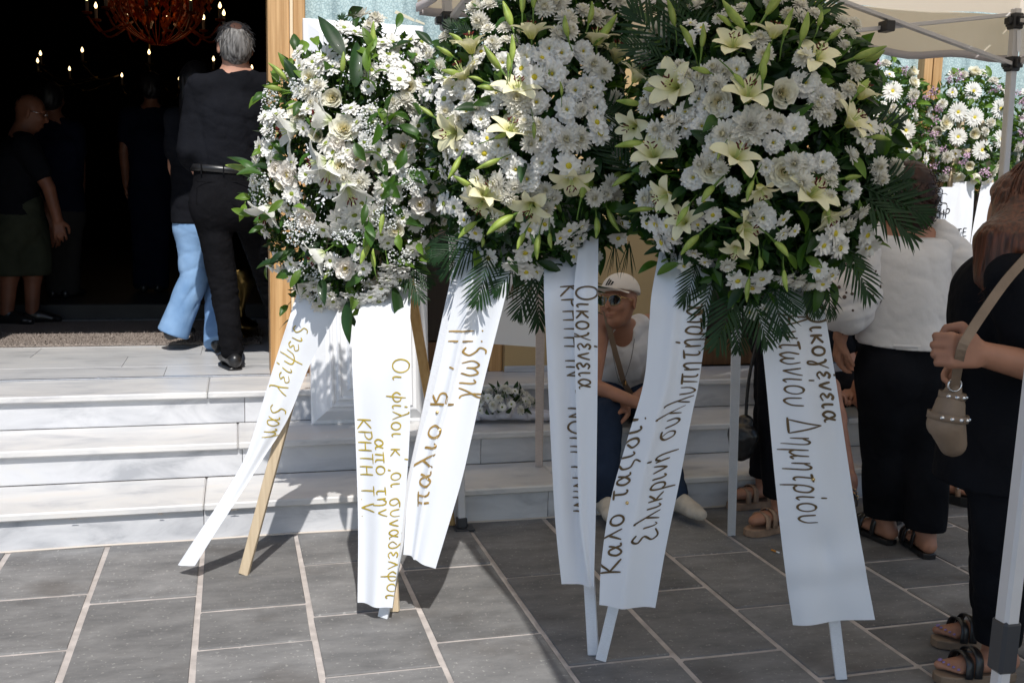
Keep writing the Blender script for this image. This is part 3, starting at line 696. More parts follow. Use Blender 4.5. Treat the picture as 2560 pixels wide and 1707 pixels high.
def surf(prims, h, disp=None, halves=()):
    lo = np.min([p.lo for p in prims if not getattr(p, 'cut', 0)], 0) - 3 * h; hi = np.max([p.hi for p in prims if not getattr(p, 'cut', 0)], 0) + 3 * h
    nx = np.ceil((hi - lo) / h).astype(int) + 1
    Vg = np.full(nx, .5, np.float32)
    ax = [lo[i] + h * np.arange(nx[i]) for i in range(3)]
    for p in prims:
        i0 = np.maximum(0, np.floor((p.lo - lo) / h).astype(int)); i1 = np.minimum(nx, np.ceil((p.hi - lo) / h).astype(int) + 1)
        if (i1 <= i0).any(): continue
        sl = tuple(slice(a, b) for a, b in zip(i0, i1))
        G = np.stack(np.meshgrid(*(ax[i][sl[i]] for i in range(3)), indexing='ij'), -1)
        d = p.ev(G.reshape(-1, 3)).reshape(G.shape[:3]).astype(np.float32); a = Vg[sl]; k = max(1e-4, p.k)
        if getattr(p, 'cut', 0):
            hh = np.clip(.5 - .5 * (a + d) / k, 0, 1); Vg[sl] = a * (1 - hh) - d * hh + k * hh * (1 - hh)
        else:
            hh = np.clip(.5 + .5 * (a - d) / k, 0, 1); Vg[sl] = a * (1 - hh) + d * hh - k * hh * (1 - hh)
    if disp is not None or halves:
        m = np.abs(Vg) < .06
        if disp is not None:
            I = np.argwhere(m); Q = lo + I * h; Vg[m] += disp(Q).astype(np.float32)
        for hf in halves:
            I = np.argwhere(Vg < .08); Q = lo + I * h; d = ((Q - hf.pp) @ hf.n).astype(np.float32); idx = tuple(I.T); a = Vg[idx]
            hh = np.clip(.5 - .5 * (a - d) / hf.k, 0, 1); Vg[idx] = a * (1 - hh) + d * hh + hf.k * hh * (1 - hh)
    # surface nets
    s = Vg < 0
    c = [s[x:s.shape[0] - 1 + x, y:s.shape[1] - 1 + y, z:s.shape[2] - 1 + z] for x in (0, 1) for y in (0, 1) for z in (0, 1)]
    cnt = sum(q.astype(np.int8) for q in c); act = (cnt > 0) & (cnt < 8); I = np.argwhere(act)
    idx = np.full(act.shape, -1, np.int64); idx[tuple(I.T)] = np.arange(len(I))
    acc = np.zeros((len(I), 3)); num = np.zeros(len(I)); off = [(x, y, z) for x in (0, 1) for y in (0, 1) for z in (0, 1)]
    val = [Vg[tuple((I + o).T)] for o in off]
    for a in range(8):
        for b in range(a + 1, 8):
            if sum(abs(off[a][q] - off[b][q]) for q in range(3)) != 1: continue
            x = (val[a] < 0) != (val[b] < 0); t = np.where(x, val[a] / np.where(val[a] - val[b] == 0, 1, val[a] - val[b]), 0)
            acc += np.where(x[:, None], np.array(off[a]) + t[:, None] * (np.array(off[b]) - np.array(off[a])), 0); num += x
    Vt = lo + h * (I + acc / num[:, None]); Fq = []
    for a in range(3):
        u, w = (a + 1) % 3, (a + 2) % 3
        s0 = [slice(None)] * 3; s1 = [slice(None)] * 3; s0[a] = slice(0, -1); s1[a] = slice(1, None)
        e = s[tuple(s0)] != s[tuple(s1)]; flip = s[tuple(s0)]; E = np.argwhere(e)
        E = E[(E[:, u] > 0) & (E[:, w] > 0) & (E[:, u] < act.shape[u]) & (E[:, w] < act.shape[w])]
        fl = flip[tuple(E.T)]; du = np.zeros(3, int); du[u] = 1; dw = np.zeros(3, int); dw[w] = 1
        q = np.stack([idx[tuple((E - du - dw).T)], idx[tuple((E - dw).T)], idx[tuple(E.T)], idx[tuple((E - du).T)]], 1)
        q[~fl] = q[~fl][:, ::-1]; Fq.append(q)
    Fq = np.vstack(Fq); Fq = Fq[(Fq >= 0).all(1)]
    return Vt, Fq
def fast_mesh(name, V, F, mats, fm=None):
    me = bpy.data.meshes.new(name); n, m = len(V), len(F)
    me.vertices.add(n); me.vertices.foreach_set("co", np.asarray(V, np.float32).ravel())
    me.loops.add(4 * m); me.loops.foreach_set("vertex_index", np.asarray(F, np.int32).ravel())
    me.polygons.add(m); me.polygons.foreach_set("loop_start", np.arange(0, 4 * m, 4, dtype=np.int32)); me.polygons.foreach_set("loop_total", np.full(m, 4, np.int32))
    me.polygons.foreach_set("use_smooth", np.ones(m, bool))
    for mm in mats: me.materials.append(mm)
    if fm is not None: me.polygons.foreach_set("material_index", np.asarray(fm, np.int32))
    me.update(calc_edges=True); me.validate(); return me
def sobj(name, prims, h, mat, parent, disp=None, halves=()):
    V, F = surf(prims, h, disp, halves)
    V = V - np.array(parent.location)
    return link(name, fast_mesh(name, V, F, [mat]), parent)
def hand(w, d, pn, side, curl=.5, sz=1.0, spread=.10):
    """palm and five fingers; w wrist, d pointing direction, pn palm normal, side = +1/-1 which way the thumb lies"""
    d, pn = nrm(d), nrm(np.asarray(pn) - nrm(d) * (np.asarray(pn) @ nrm(d))); lat = np.cross(d, pn) * side; out = []
    w = np.asarray(w, float)
    for q in (-.030, -.011, .009, .028):
        out.append(Chain([w + d * .012 * sz + lat * q * .7 * sz, w + d * .082 * sz + lat * q * sz], [.0135 * sz, .0125 * sz], k=.012))
    for q, L in ((.030, .070), (.010, .080), (-.010, .075), (-.029, .058)):
        p0 = w + (d * .086 + lat * q) * sz; P = [p0]; a = 0; dd = nrm(d + lat * q * spread * 30)
        for s_, f in ((.42, .55), (.32, 1.0), (.26, .75)):
            a += curl * f; P.append(P[-1] + (dd * math.cos(a) + pn * math.sin(a)) * L * s_ * sz)
        out.append(Chain(P, np.array([.0098, .0092, .0085, .0072]) * sz, k=.004))
    t0 = w + (d * .025 + lat * .030) * sz
    fk = min(1.0, max(0.0, (curl - .8) / .5)); d2 = nrm(d * .85 + lat * .1 + pn * (.2 + .5 * curl)) * (1 - fk) + nrm(d * .55 - lat * .15 + pn * .8) * fk; d3 = nrm(d * .75 - lat * .15 + pn * (.2 + .6 * curl)) * (1 - fk) + nrm(d * .1 - lat * .8 + pn * .6) * fk
    t1 = t0 + (d * .6 + lat * .75 + pn * .25) * .036 * sz; t2 = t1 + d2 * .032 * sz; t3 = t2 + d3 * .026 * sz
    out.append(Chain([t0, t1, t2, t3], np.array([.0155, .0120, .0105, .0085]) * sz, k=.010))
    return out
def head_prims(c, fwd, up=(0, 0, 1), sz=1.0, face=True):
    """c = middle of the skull; fwd = where the face looks"""
    c = np.asarray(c, float); up = nrm(up); f = nrm(np.asarray(fwd) - up * (np.asarray(fwd) @ up)); s = np.cross(f, up)
    o = [ELL(c + up * .022 * sz - f * .008 * sz, .074 * sz, .092 * sz, .092 * sz, s, up, .02),
         ELL(c - up * .042 * sz + f * .022 * sz, .058 * sz, .066 * sz, .078 * sz, s, up, .035),
         ELL(c - up * .098 * sz + f * .052 * sz, .026 * sz, .024 * sz, .018 * sz, s, up, .03)]
    for q in (-1, 1):
        e = c + s * q * .074 * sz - f * .004 * sz - up * .012 * sz
        o.append(ELL(e + s * q * .006, .007 * sz, .018 * sz, .030 * sz, s + f * q * -.35, up, .008))
    if face:
        o += [Chain([c + f * .088 * sz + up * .012 * sz, c + f * .108 * sz - up * .030 * sz], [.009 * sz, .014 * sz], k=.012),
              ELL(c + f * .093 * sz - up * .036 * sz, .020 * sz, .011 * sz, .009 * sz, s, up, .010),
              Chain([c + f * .083 * sz + up * .024 * sz - s * .045 * sz, c + f * .094 * sz + up * .027 * sz, c + f * .083 * sz + up * .024 * sz + s * .045 * sz], [.009 * sz] * 3, k=.014),
              ELL(c + f * .070 * sz - up * .028 * sz - s * .040 * sz, .022 * sz, .018 * sz, .02 * sz, s, up, .025), ELL(c + f * .070 * sz - up * .028 * sz + s * .040 * sz, .022 * sz, .018 * sz, .02 * sz, s, up, .025),
              Chain([c + f * .083 * sz - up * .064 * sz - s * .021 * sz, c + f * .092 * sz - up * .062 * sz, c + f * .083 * sz - up * .064 * sz + s * .021 * sz], [.006 * sz, .0075 * sz, .006 * sz], k=.006),
              Chain([c + f * .082 * sz - up * .074 * sz - s * .018 * sz, c + f * .090 * sz - up * .075 * sz, c + f * .082 * sz - up * .074 * sz + s * .018 * sz], [.006 * sz, .0085 * sz, .006 * sz], k=.006)]
        for q in (-1, 1): o.append(CUT(ELL(c + f * .096 * sz + up * .004 * sz + s * q * .032 * sz, .017 * sz, .012 * sz, .010 * sz, s, up, .012)))
    return o
def torso(pel, wai, che, neck, xd, w=(.165, .14, .168, .06), d=(.112, .098, .118, .055), k=.04):
    return Chain([pel, wai, che, neck], w, d, xd, k)
def foot(an, dr, L=.155, w=.040, z=None, k=.02):
    dr = nrm(dr); an = np.asarray(an, float); z = an[2] - .065 if z is None else z
    heel = np.array([*(an - dr * .042)[:2], z + .030]); ball = np.array([*(an + dr * L * .72)[:2], z + .026]); toe = np.array([*(an + dr * L)[:2], z + .020])
    return [Chain([an + (0, 0, .03), heel, ball, toe], [.036, .032, w, w * .62], [.036, .032, .026, .020], np.cross(dr, (0, 0, 1)), k)]
def shoe(an, dr, L=.165, w=.044, z=None, h=.035):
    dr = nrm(dr); an = np.asarray(an, float); z = an[2] - .065 if z is None else z; s = np.cross(dr, (0, 0, 1))
    heel = np.array([*(an - dr * .050)[:2], z + .040]); mid = np.array([*(an + dr * L * .35)[:2], z + .050]); ball = np.array([*(an + dr * L * .75)[:2], z + .038]); toe = np.array([*(an + dr * L)[:2], z + .032])
    return [Chain([heel, mid, ball, toe], [.036, .038, w, w * .7], [.040, .044, .034, .026], s, .02), Chain([an + (0, 0, -.005), an + (0, 0, .022)], [.041, .042], k=.02)], HALF((0, 0, z + .002), (0, 0, -1))
# ================================================================ people
def A(v, *d): return np.asarray(v, float) + (np.asarray(d, float) if d else 0.0)
def band(c, rx, ry, h, xd, axis=(0, 0, 1), th=.004, n=40, a0=0, a1=2 * math.pi):
    """a thin strap ring (belt, collar)"""
    ax = nrm(axis); x = nrm(np.asarray(xd) - ax * (np.asarray(xd) @ ax)); y = np.cross(ax, x); V = []; F = []
    full = abs(a1 - a0 - 2 * math.pi) < 1e-6; m = n if full else n + 1
    for i in range(m):
        t = a0 + (a1 - a0) * i / n
        for r, z in ((0, -h / 2), (th, -h / 2), (th, h / 2), (0, h / 2)):
            V.append(np.asarray(c) + x * math.cos(t) * (rx + r) + y * math.sin(t) * (ry + r) + ax * z)
    for i in range(n):
        j = (i + 1) % m
        for q in range(4): F.append((4 * i + q, 4 * j + q, 4 * j + (q + 1) % 4, 4 * i + (q + 1) % 4))
    return np.array(V), F
def strip(P, N, w, th=.003):
    """flat strap along points P with outward normals N"""
    P = np.asarray(P, float); T = np.gradient(P, axis=0); V = []; F = []
    for p, t, n in zip(P, T, N):
        t = nrm(t); n = nrm(np.asarray(n) - t * (np.asarray(n) @ t)); s = np.cross(t, n)
        V += [p + s * w / 2, p + s * w / 2 + n * th, p - s * w / 2 + n * th, p - s * w / 2]
    for i in range(len(P) - 1):
        for q in range(4): F.append((4 * i + q, 4 * i + 4 + q, 4 * i + 4 + (q + 1) % 4, 4 * i + (q + 1) % 4))
    F += [(0, 1, 2, 3), tuple(4 * (len(P) - 1) + q for q in (3, 2, 1, 0))]
    return np.array(V), F
def skeleton(J, xd, fwd, build=1.0, neck_r=.055, arm=(.052, .040, .030), leg=(.092, .060, .040), hands=(), feet=True, face=False, hsz=1.0, tw=None, td=None):
    """body of one person as blended sections; J joint dict"""
    b = build; o = head_prims(J['head'], J.get('look', fwd), J.get('hup', (0, 0, 1)), hsz, face)
    o.append(Chain([J['neck'], A(J['head']) - nrm(J.get('hup', (0, 0, 1))) * .06 - nrm(J.get('look', fwd)) * .015], [neck_r * b, neck_r * .92 * b], k=.03))
    o.append(torso(J['pel'], J['wai'], J['che'], J['neck'], xd, tw or np.array((.160, .138, .165, .055)) * b, td or np.array((.110, .095, .112, .05)) * b))
    o.append(Chain([J['shl'], J['neck'] - np.array([0, 0, .03]), J['shr']], [.056 * b, .06 * b, .056 * b], k=.04))
    for s in 'lr':
        if 'el' + s in J: o.append(Chain([J['sh' + s], J['el' + s], J['wr' + s]], np.array(arm) * b, k=.025))
        o.append(Chain([J['hi' + s], J['kn' + s], J['an' + s]], np.array(leg) * b, k=.03))
        mid = A(J['kn' + s]) * .68 + A(J['an' + s]) * .32; o.append(Chain([mid, mid + (0, 0, .001)], .054 * b, k=.03))
        if feet and 'fd' + s in J: o += foot(J['an' + s], J['fd' + s], z=J.get('fz' + s))
    for hd in hands: o += hand(*hd)
    return o
def person(loc, label):
    o = empty("person", loc); tag(o, label, "person", "people at the church front"); return o

# ---------------------------------------------------------------- man in black shirt going in, seen from behind
def man_black():
    Yc = 5.44; xd = nrm((1, .10, 0)); f = nrm((-.1, 1, 0))
    J = dict(head=at(540, 108, Yc), neck=at(543, 168, Yc + .01), che=at(535, 262, Yc), wai=at(520, 372, Yc), pel=at(520, 455, Yc + .01),
             shl=at(462, 206, Yc - .01), shr=at(624, 204, Yc + .03), ell=at(434, 345, Yc - .02), elr=at(648, 345, Yc + .06), wrl=at(464, 410, Yc + .16), wrr=at(640, 420, Yc + .25),
             hil=at(482, 470, Yc), hir=at(565, 470, Yc + .02), knl=at(513, 648, Yc + .03), knr=at(618, 640, Yc + .28), anl=at(533, 806, Yc - .02), anr=at(652, 776, Yc + .42), fdl=(-.28, 1, 0), fdr=(.1, 1, 0), fzl=ZL, fzr=ZL)
    o = person((J['anl'][0], Yc, ZL), "man in black shirt and trousers with grey hair walking into the doorway")
    pr = skeleton(J, xd, f, 1.06, .058, hands=[(J['wrl'], (.35, .45, -.8), (.8, -.3, 0), 1, .5), (J['wrr'], (0, .4, -1), (-1, 0, 0), -1, .4)], hsz=1.04, feet=False, leg=(.078, .052, .036))
    sobj("body", pr, .0075, SKIN_F, o)
    wr = wrinkle(.012, 15, 3, (1.2, .6, .9), 5, 1.2); wr2 = wrinkle(.006, 38, 4, (1, 1, 1.0))
    sh = [Chain([A(J['pel'], 0, 0, .10), J['wai'], J['che'], A(J['neck'], 0, 0, -.035)], [.160, .162, .192, .075], [.112, .114, .128, .07], xd, .05),
          Chain([J['shl'], A(J['neck'], 0, 0, -.055), J['shr']], [.068, .07, .068], k=.05)]
    for s in 'lr': sh.append(Chain([J['sh' + s], J['el' + s], A(J['el' + s]) * .72 + A(J['wr' + s]) * .28], [.070, .060, .058], k=.03))
    for s in 'lr':
        e = A(J['el' + s]) * .86 + A(J['wr' + s]) * .14; sh.append(Chain([e, A(J['el' + s]) * .70 + A(J['wr' + s]) * .30], [.063, .060], k=.006))
    bz = at(510, 391, Yc)[2]
    so = sobj("shirt", sh, .0075, BLACKCLOTH, o, lambda Q: wr(Q) + wr2(Q), [HALF((0, 0, bz), (0.05, 0, -1))])
    V, F = band(A(J['neck'], 0, .005, -.012), .060, .058, .042, xd, (0, .12, 1), .005, 36); add("collar", V, F, BLACKCLOTH, so, True)
    # yoke seam
    tr = [Chain([A(J['wai'], 0, 0, .0), A(J['pel'], 0, .0, .06), A(J['pel'], 0, 0, -.05)], [.155, .166, .160], [.115, .126, .12], xd, .04)]
    for s, w in (('l', (.094, .068, .054)), ('r', (.094, .068, .056))):
        tr.append(Chain([J['hi' + s], J['kn' + s], A(J['an' + s], 0, 0, .0)], w, k=.04))
    tr += [ELL(A(J['hil'], .0, -.045, .0), .085, .075, .10, xd, k=.05), ELL(A(J['hir'], .0, -.045, .0), .085, .075, .10, xd, k=.05)]
    w1 = wrinkle(.012, 26, 8, (.7, .7, 1.4)); w2 = wrinkle(.005, 60, 5, (.7, .7, 1.4))
    def dsp(Q):
        kz = np.exp(-((Q[:, 2] - J['knl'][2] + .03) / .13) ** 2) + np.exp(-((Q[:, 2] - ZL - .13) / .09) ** 2) + .35
        return (w1(Q) + w2(Q)) * kz
    to = sobj("trousers", tr, .0075, BLACKDENIM, o, dsp, [HALF((0, 0, bz - .005), (0, 0, 1)), HALF((0, 0, ZL + .055), (0, 0, -1))])
    # back pockets and yoke
    for s in (-1, 1):
        c = A(J['pel'], s * .085, -.133, .02); mb = MB(); N = 7
        pts = [c + np.array([a, .012 * abs(a) / .05 - .004, b]) for a, b in ((-.06, .06), (.06, .06), (.06, -.05), (0, -.075), (-.06, -.05))]
        mb.put(*tube(pts + [pts[0]], .0022, 4)).build("pocket_seam", BLACKDENIM, to, True)
    V, F = band(at(517, 391, Yc + .005), .166, .124, .034, xd, (.06, 0, 1), .006, 48); be = add("belt", V, F, LEATHERB, o, True)
    for t in (3.9, 4.6, 5.2):
        c = at(517, 391, Yc + .005) + xd * math.cos(t) * .172 + np.cross((0, 0, 1), xd) * math.sin(t) * .130; V, F = beam(c - (0, 0, .026), c + (0, 0, .026), .011, .006); add("belt_loop", V, F, BLACKDENIM, be)
    for s in 'lr':
        p, hf = shoe(J['an' + s], J['fd' + s], z=ZL + .012); sobj("shoe", p, .006, LEATHERB, o, None, [hf])
        d = nrm(J['fd' + s]); q = np.array([*J['an' + s][:2], ZL]); so = Chain([A(q - d * .05, 0, 0, .007), A(q + d * .11, 0, 0, .007), A(q + d * .165, 0, 0, .007)], [.038, .048, .033], [.012] * 3, np.cross(d, (0, 0, 1)), .005)
        sobj("shoe_sole", [so], .006, LEATHERB, o, None, [HALF((0, 0, ZL + .001), (0, 0, -1))])
    h = J['head']; up = np.array((0, 0, 1.)); s = np.cross(f, up)
    hp = [ELL(h + up * .022 - f * .012, .0815, .099, .0975, s, up), ELL(h - f * .040 - up * .030, .066, .060, .066, s, up, .03)]
    hp += [CUT(ELL(h + f * .10 - up * .05, .10, .10, .10, s, up, .01)), CUT(ELL(h - up * .035 + f * .01 + s * .090, .035, .036, .055, s, up)), CUT(ELL(h - up * .035 + f * .01 - s * .090, .035, .036, .055, s, up)),
           CUT(ELL(h + up * .108 - f * .075, .036, .040, .040, s, up, .016))]
    wh = wrinkle(.012, 60, 2, (1.6, 1.6, .35), 6, .9)
    sobj("hair", hp, .0045, HAIRGREY, o, wh, [HALF(h - up * .085 - f * .0, (0, .3, -1))])
    rg = np.random.default_rng(6); mb = MB()
    for i in range(900):
        d0 = nrm(rg.normal(size=3)); 
        if d0 @ f > .45 or d0[2] < -.65 or (d0 @ nrm(up * .9 - f * .6) > .90 and rg.random() < .9): continue
        p0 = h + up * .020 - f * .012 + d0 * np.array([.0835, .1, .099]); t = nrm(np.array([0, 0, -1.]) + d0 * d0[2] + rg.normal(size=3) * .28 + s * np.sign(d0 @ s) * .2); L = rg.uniform(.02, .042) * (1.0 if d0[2] > -.2 else .5)
        if abs(d0 @ s) > .86 and d0[2] < .1: continue
        mb.put(*tube([p0, p0 + t * L * .5 + d0 * .004, p0 + t * L + d0 * .001 * rg.normal()], [.0014, .0013, .0004], 3, False))
    st_ = mb.build("hair_strands", HAIRGREY, o, True); st_["kind"] = "stuff"
    # wristwatch
    V, F = band(A(J['wrl']) * .9 + A(J['ell']) * .1, .034, .034, .022, (1, 0, 0), A(J['wrl']) - A(J['ell']), .004, 24); add("wristwatch", V, F, LEATHERB, o, True)
man_black()

# ---------------------------------------------------------------- woman in flared blue jeans ahead of him
def woman_jeans():
    Yc = 6.15; xd = nrm((1, .1, 0)); f = nrm((.05, 1, 0))
    J = dict(head=at(452, 190, Yc), neck=at(452, 250, Yc), che=at(452, 330, Yc), wai=at(455, 420, Yc), pel=at(460, 500, Yc), shl=at(405, 275, Yc), shr=at(510, 275, Yc),
             ell=at(400, 385, Yc), elr=at(520, 390, Yc + .05), wrl=at(425, 470, Yc + .12), wrr=at(520, 470, Yc + .15), hil=at(440, 520, Yc), hir=at(492, 520, Yc + .05), knl=at(446, 640, Yc - .02), knr=at(502, 650, Yc + .12),
             anl=at(402, 775, Yc - .02), anr=at(505, 785, Yc - .1), fdl=(.45, .8, 0), fdr=(.3, 1, 0))
    J['anl'][2] = ZL + .13; J['anr'][2] = ZL + .085
    o = person((J['anr'][0], Yc, ZL), "long dark haired woman in black top and flared blue jeans in the doorway")
    sobj("body", skeleton(J, xd, f, .9, .048, hands=[(J['wrl'], (.1, .5, -1), (1, 0, 0), 1, .4), (J['wrr'], (0, .4, -1), (-1, 0, 0), -1, .4)], feet=False, leg=(.082, .055, .038)), .0085, SKIN_T, o)
    wr = wrinkle(.010, 22, 6, (.6, .6, 1.3)); hz = at(430, 513, Yc)[2]
    tp = [Chain([A(J['pel'], 0, 0, -.06), J['wai'], J['che'], A(J['neck'], 0, 0, -.03)], [.165, .145, .158, .06], [.125, .11, .12, .06], xd, .05), Chain([J['shl'], A(J['neck'], 0, 0, -.05), J['shr']], [.06, .06, .06], k=.05),
          Chain([J['shl'], A(J['shl']) * .35 + A(J['ell']) * .65], [.062, .056], k=.03), Chain([J['shr'], A(J['shr']) * .35 + A(J['elr']) * .65], [.062, .056], k=.03)]
    sobj("top", tp, .009, BLACKCLOTH, o, wr, [HALF((0, 0, hz), (0, 0, -1))])
    w1 = wrinkle(.015, 20, 9, (.9, .9, 1.1)); kn = J['knl'][2]
    dj = lambda Q: w1(Q) * (.35 + 1.0 * np.exp(-((Q[:, 2] - kn + .02) / .14) ** 2))
    jobs = []
    for s in 'lr':
        k_, a_ = A(J['kn' + s]), A(J['an' + s]); e = k_ + (a_ - k_) * 1.25; d = nrm(a_ - k_)
        jobs.append(([Chain([J['pel'], A(J['pel'], 0, 0, -.06)], [.15, .15], [.115, .115], xd, .04), Chain([J['hi' + s], k_, (k_ + e) / 2, e], [.096, .074, .082, .094], k=.03)], HALF(a_ + d * (.035 if s == 'l' else .05), d, .006)))
    jm = sobj("jeans", jobs[1][0], .0075, JEANS, o, dj, [jobs[1][1]]); V, F = surf(jobs[0][0], .0075, dj, [jobs[0][1]]); add("jeans_leg", V, F, JEANS, jm, True)
    for s, z, tl in (('l', ZL + .055, .0), ('r', ZL + .001, 0)):
        p, hf = shoe(J['an' + s], J['fd' + s], z=z + .01); sobj("shoe", p, .007, LEATHERB, o, None, [hf])
    MB().put(*box(J['anr'][0] - .03, J['anr'][0] + .03, J['anr'][1] - .05, J['anr'][1] + .02, ZL, ZL + .03, .004)).build("shoe_heel", LEATHERB, o)
    h = A(J['head']); up = np.array((0, 0, 1.)); s = np.cross(f, up)
    hr = [ELL(h + up * .018 - f * .012, .086, .102, .100, s, up), Chain([h - f * .06, h - f * .085 - up * .12, h - f * .10 - up * .26, h - f * .11 - up * .42], [.075, .085, .085, .05], [.055, .05, .045, .03], s, .04),
          CUT(ELL(h + f * .11 - up * .05, .075, .08, .11, s, up, .02))]
    sobj("hair", hr, .007, HAIRDARK, o, wrinkle(.012, 40, 5, (2, 2, .15), 6, .6))
woman_jeans()

# ---------------------------------------------------------------- bald man in olive shorts, stooping, at the left
def man_shorts():
    Yc = 7.42; f = nrm((1, .12, 0)); xd = nrm((-.12, 1, 0))
    J = dict(head=at(70, 258, Yc), look=(1, .05, -.1), hup=(.25, 0, 1), neck=at(48, 312, Yc), che=at(40, 372, Yc), wai=at(32, 440, Yc), pel=at(45, 505, Yc), shl=at(48, 335, Yc + .17), shr=at(60, 338, Yc - .17),
             ell=at(75, 440, Yc + .22), elr=at(112, 432, Yc - .20), wrl=at(120, 520, Yc + .2), wrr=at(132, 505, Yc - .20), hil=at(70, 525, Yc + .06), hir=at(30, 525, Yc - .06), knl=at(78, 640, Yc + .02), knr=at(26, 640, Yc - .04), anl=at(74, 732, Yc), anr=at(16, 732, Yc - .06), fdl=(1, .1, 0), fdr=(.9, -.3, 0))
    for s in 'lr': J['an' + s][2] = ZL + .085
    J['knl'][2] = J['knr'][2] = ZL + .46
    o = person((J['anl'][0], Yc, ZL), "bald man with glasses, black t-shirt and olive cargo shorts stooping inside the dark doorway")
    sobj("body", skeleton(J, xd, f, 1.08, .062, hands=[(J['wrr'], (.15, -.1, -1), (-.2, 1, 0), 1, .55), (J['wrl'], (.15, 0, -1), (-.2, -1, 0), -1, .5)], face=True, feet=False), .0085, SKIN_D, o)
    wr = wrinkle(.012, 20, 3)
    tp = [Chain([A(J['pel'], 0, 0, .02), J['wai'], J['che'], A(J['neck'], 0, 0, -.02)], [.178, .172, .185, .07], [.15, .15, .15, .07], xd, .05), Chain([J['shl'], A(J['neck'], 0, 0, -.05), J['shr']], [.075] * 3, k=.05)]
    for s in 'lr': tp.append(Chain([J['sh' + s], A(J['sh' + s]) * .40 + A(J['el' + s]) * .60], [.078, .070], k=.03))
    sobj("t_shirt", tp, .010, BLACKCLOTH, o, wr, [HALF((0, 0, J['pel'][2] + .03), (0, 0, -1))])
    hz = at(60, 632, Yc)[2]
    sp = [Chain([A(J['pel'], 0, 0, .08), J['pel'], A(J['pel'], 0, 0, -.06)], [.172, .178, .165], [.152, .165, .15], xd, .05)]
    for s in 'lr': sp.append(Chain([J['hi' + s], A(J['kn' + s], 0, 0, .05), A(J['kn' + s], 0, 0, -.08)], [.115, .112, .112], k=.03))
    sp.append(ELL(A(J['knr'], .02, -.095, .13), .07, .03, .09, f, k=.015))
    so = sobj("shorts", sp, .009, OLIVE, o, wr, [HALF((0, 0, hz), (0, 0, -1))])
    for s in 'lr':
        p, hf = shoe(J['an' + s], J['fd' + s], z=ZL + .004); sobj("shoe", p, .008, LEATHERB, o, None, [hf])
    h = A(J['head']); up = nrm((.25, 0, 1)); ff = nrm(np.array((1, .05, -.1)) - up * .15); s = np.cross(ff, up)
    mb = MB()
    for q in (-1, 1):
        c = h + ff * .098 + up * .008 + s * q * .033; mb.put(*tube([c + s * .024 * math.cos(t) + up * .018 * math.sin(t) for t in np.linspace(0, 2 * math.pi, 15)], .0016, 5, False))
        mb.put(*tube([c + s * q * .024, h + s * q * .082 - ff * .0 + up * .005], .0016, 5))
    mb.build("glasses", SILVER, o, True)
man_shorts()

def plain_person(Yc, J, f, xd, label, topm, botm, skin, hairm=None, hair_long=False, floor=ZL, sleeves=.6, skirt=None, build=1.0, bald=False, h=.0105, hemz=None, ankle=.03, bare=False):
    o = person((J['anl'][0], Yc, floor), label)
    hands = []
    for s, sg in (('l', 1), ('r', -1)):
        if 'wr' + s in J: hands.append((J['wr' + s], J.get('hd' + s, nrm(A(J['wr' + s]) - A(J['el' + s]))), np.cross(xd, (0, 0, 1)) * .2 + np.asarray(xd) * sg, sg, .5))
    sobj("body", skeleton(J, xd, f, build, .05, hands=hands, face=True, feet=bare), h * .9, skin, o)
    wr = wrinkle(.011, 20, 3)
    tp = [Chain([A(J['pel'], 0, 0, .0), J['wai'], J['che'], A(J['neck'], 0, 0, -.03)], np.array([.172, .155, .182, .065]) * build, np.array([.128, .12, .130, .06]) * build, xd, .05), Chain([J['shl'], A(J['neck'], 0, 0, -.05), J['shr']], [.066 * build] * 3, k=.05)]
    for s in 'lr': tp.append(Chain([J['sh' + s], A(J['sh' + s]) * (1 - sleeves) + A(J['el' + s]) * sleeves], [.068 * build, .060 * build], k=.03))
    hz = J['pel'][2] - .02 if hemz is None else hemz
    sobj("top", tp, h, topm, o, wr, [HALF((0, 0, hz), (0, 0, -1))])
    bp = [Chain([A(J['pel'], 0, 0, .04), A(J['pel'], 0, 0, -.06)], np.array([.165, .165]) * build, np.array([.122, .13]) * build, xd, .05)]
    for s in 'lr': bp.append(Chain([J['hi' + s], J['kn' + s], J['an' + s]], np.array([.100, .078, .072]) * build, k=.04))
    bz = [HALF((0, 0, floor + ankle), (0, 0, -1))] if skirt is None else [HALF((0, 0, skirt), (0, 0, -1))]
    sobj("trousers" if skirt is None else "dress_skirt", bp, h, botm, o, wr, bz)
    if hairm and not bald:
        hd = A(J['head']); up = np.array((0, 0, 1.)); ff = nrm(J.get('look', f)); s = np.cross(ff, up)
        hp = [ELL(hd + up * .018 - ff * .012, .085, .10, .099, s, up), ELL(hd - ff * .04 - up * .03, .07, .062, .07, s, up, .03), CUT(ELL(hd + ff * .11 - up * .05, .085, .09, .10, s, up, .015))]
        if hair_long: hp.insert(0, Chain([hd - ff * .05, hd - ff * .08 - up * .15, hd - ff * .09 - up * .30], [.08, .09, .06], [.06, .05, .03], s, .04))
        sobj("hair", hp, .008, hairm, o, wrinkle(.010, 45, 5, (1.5, 1.5, .5)))
    return o
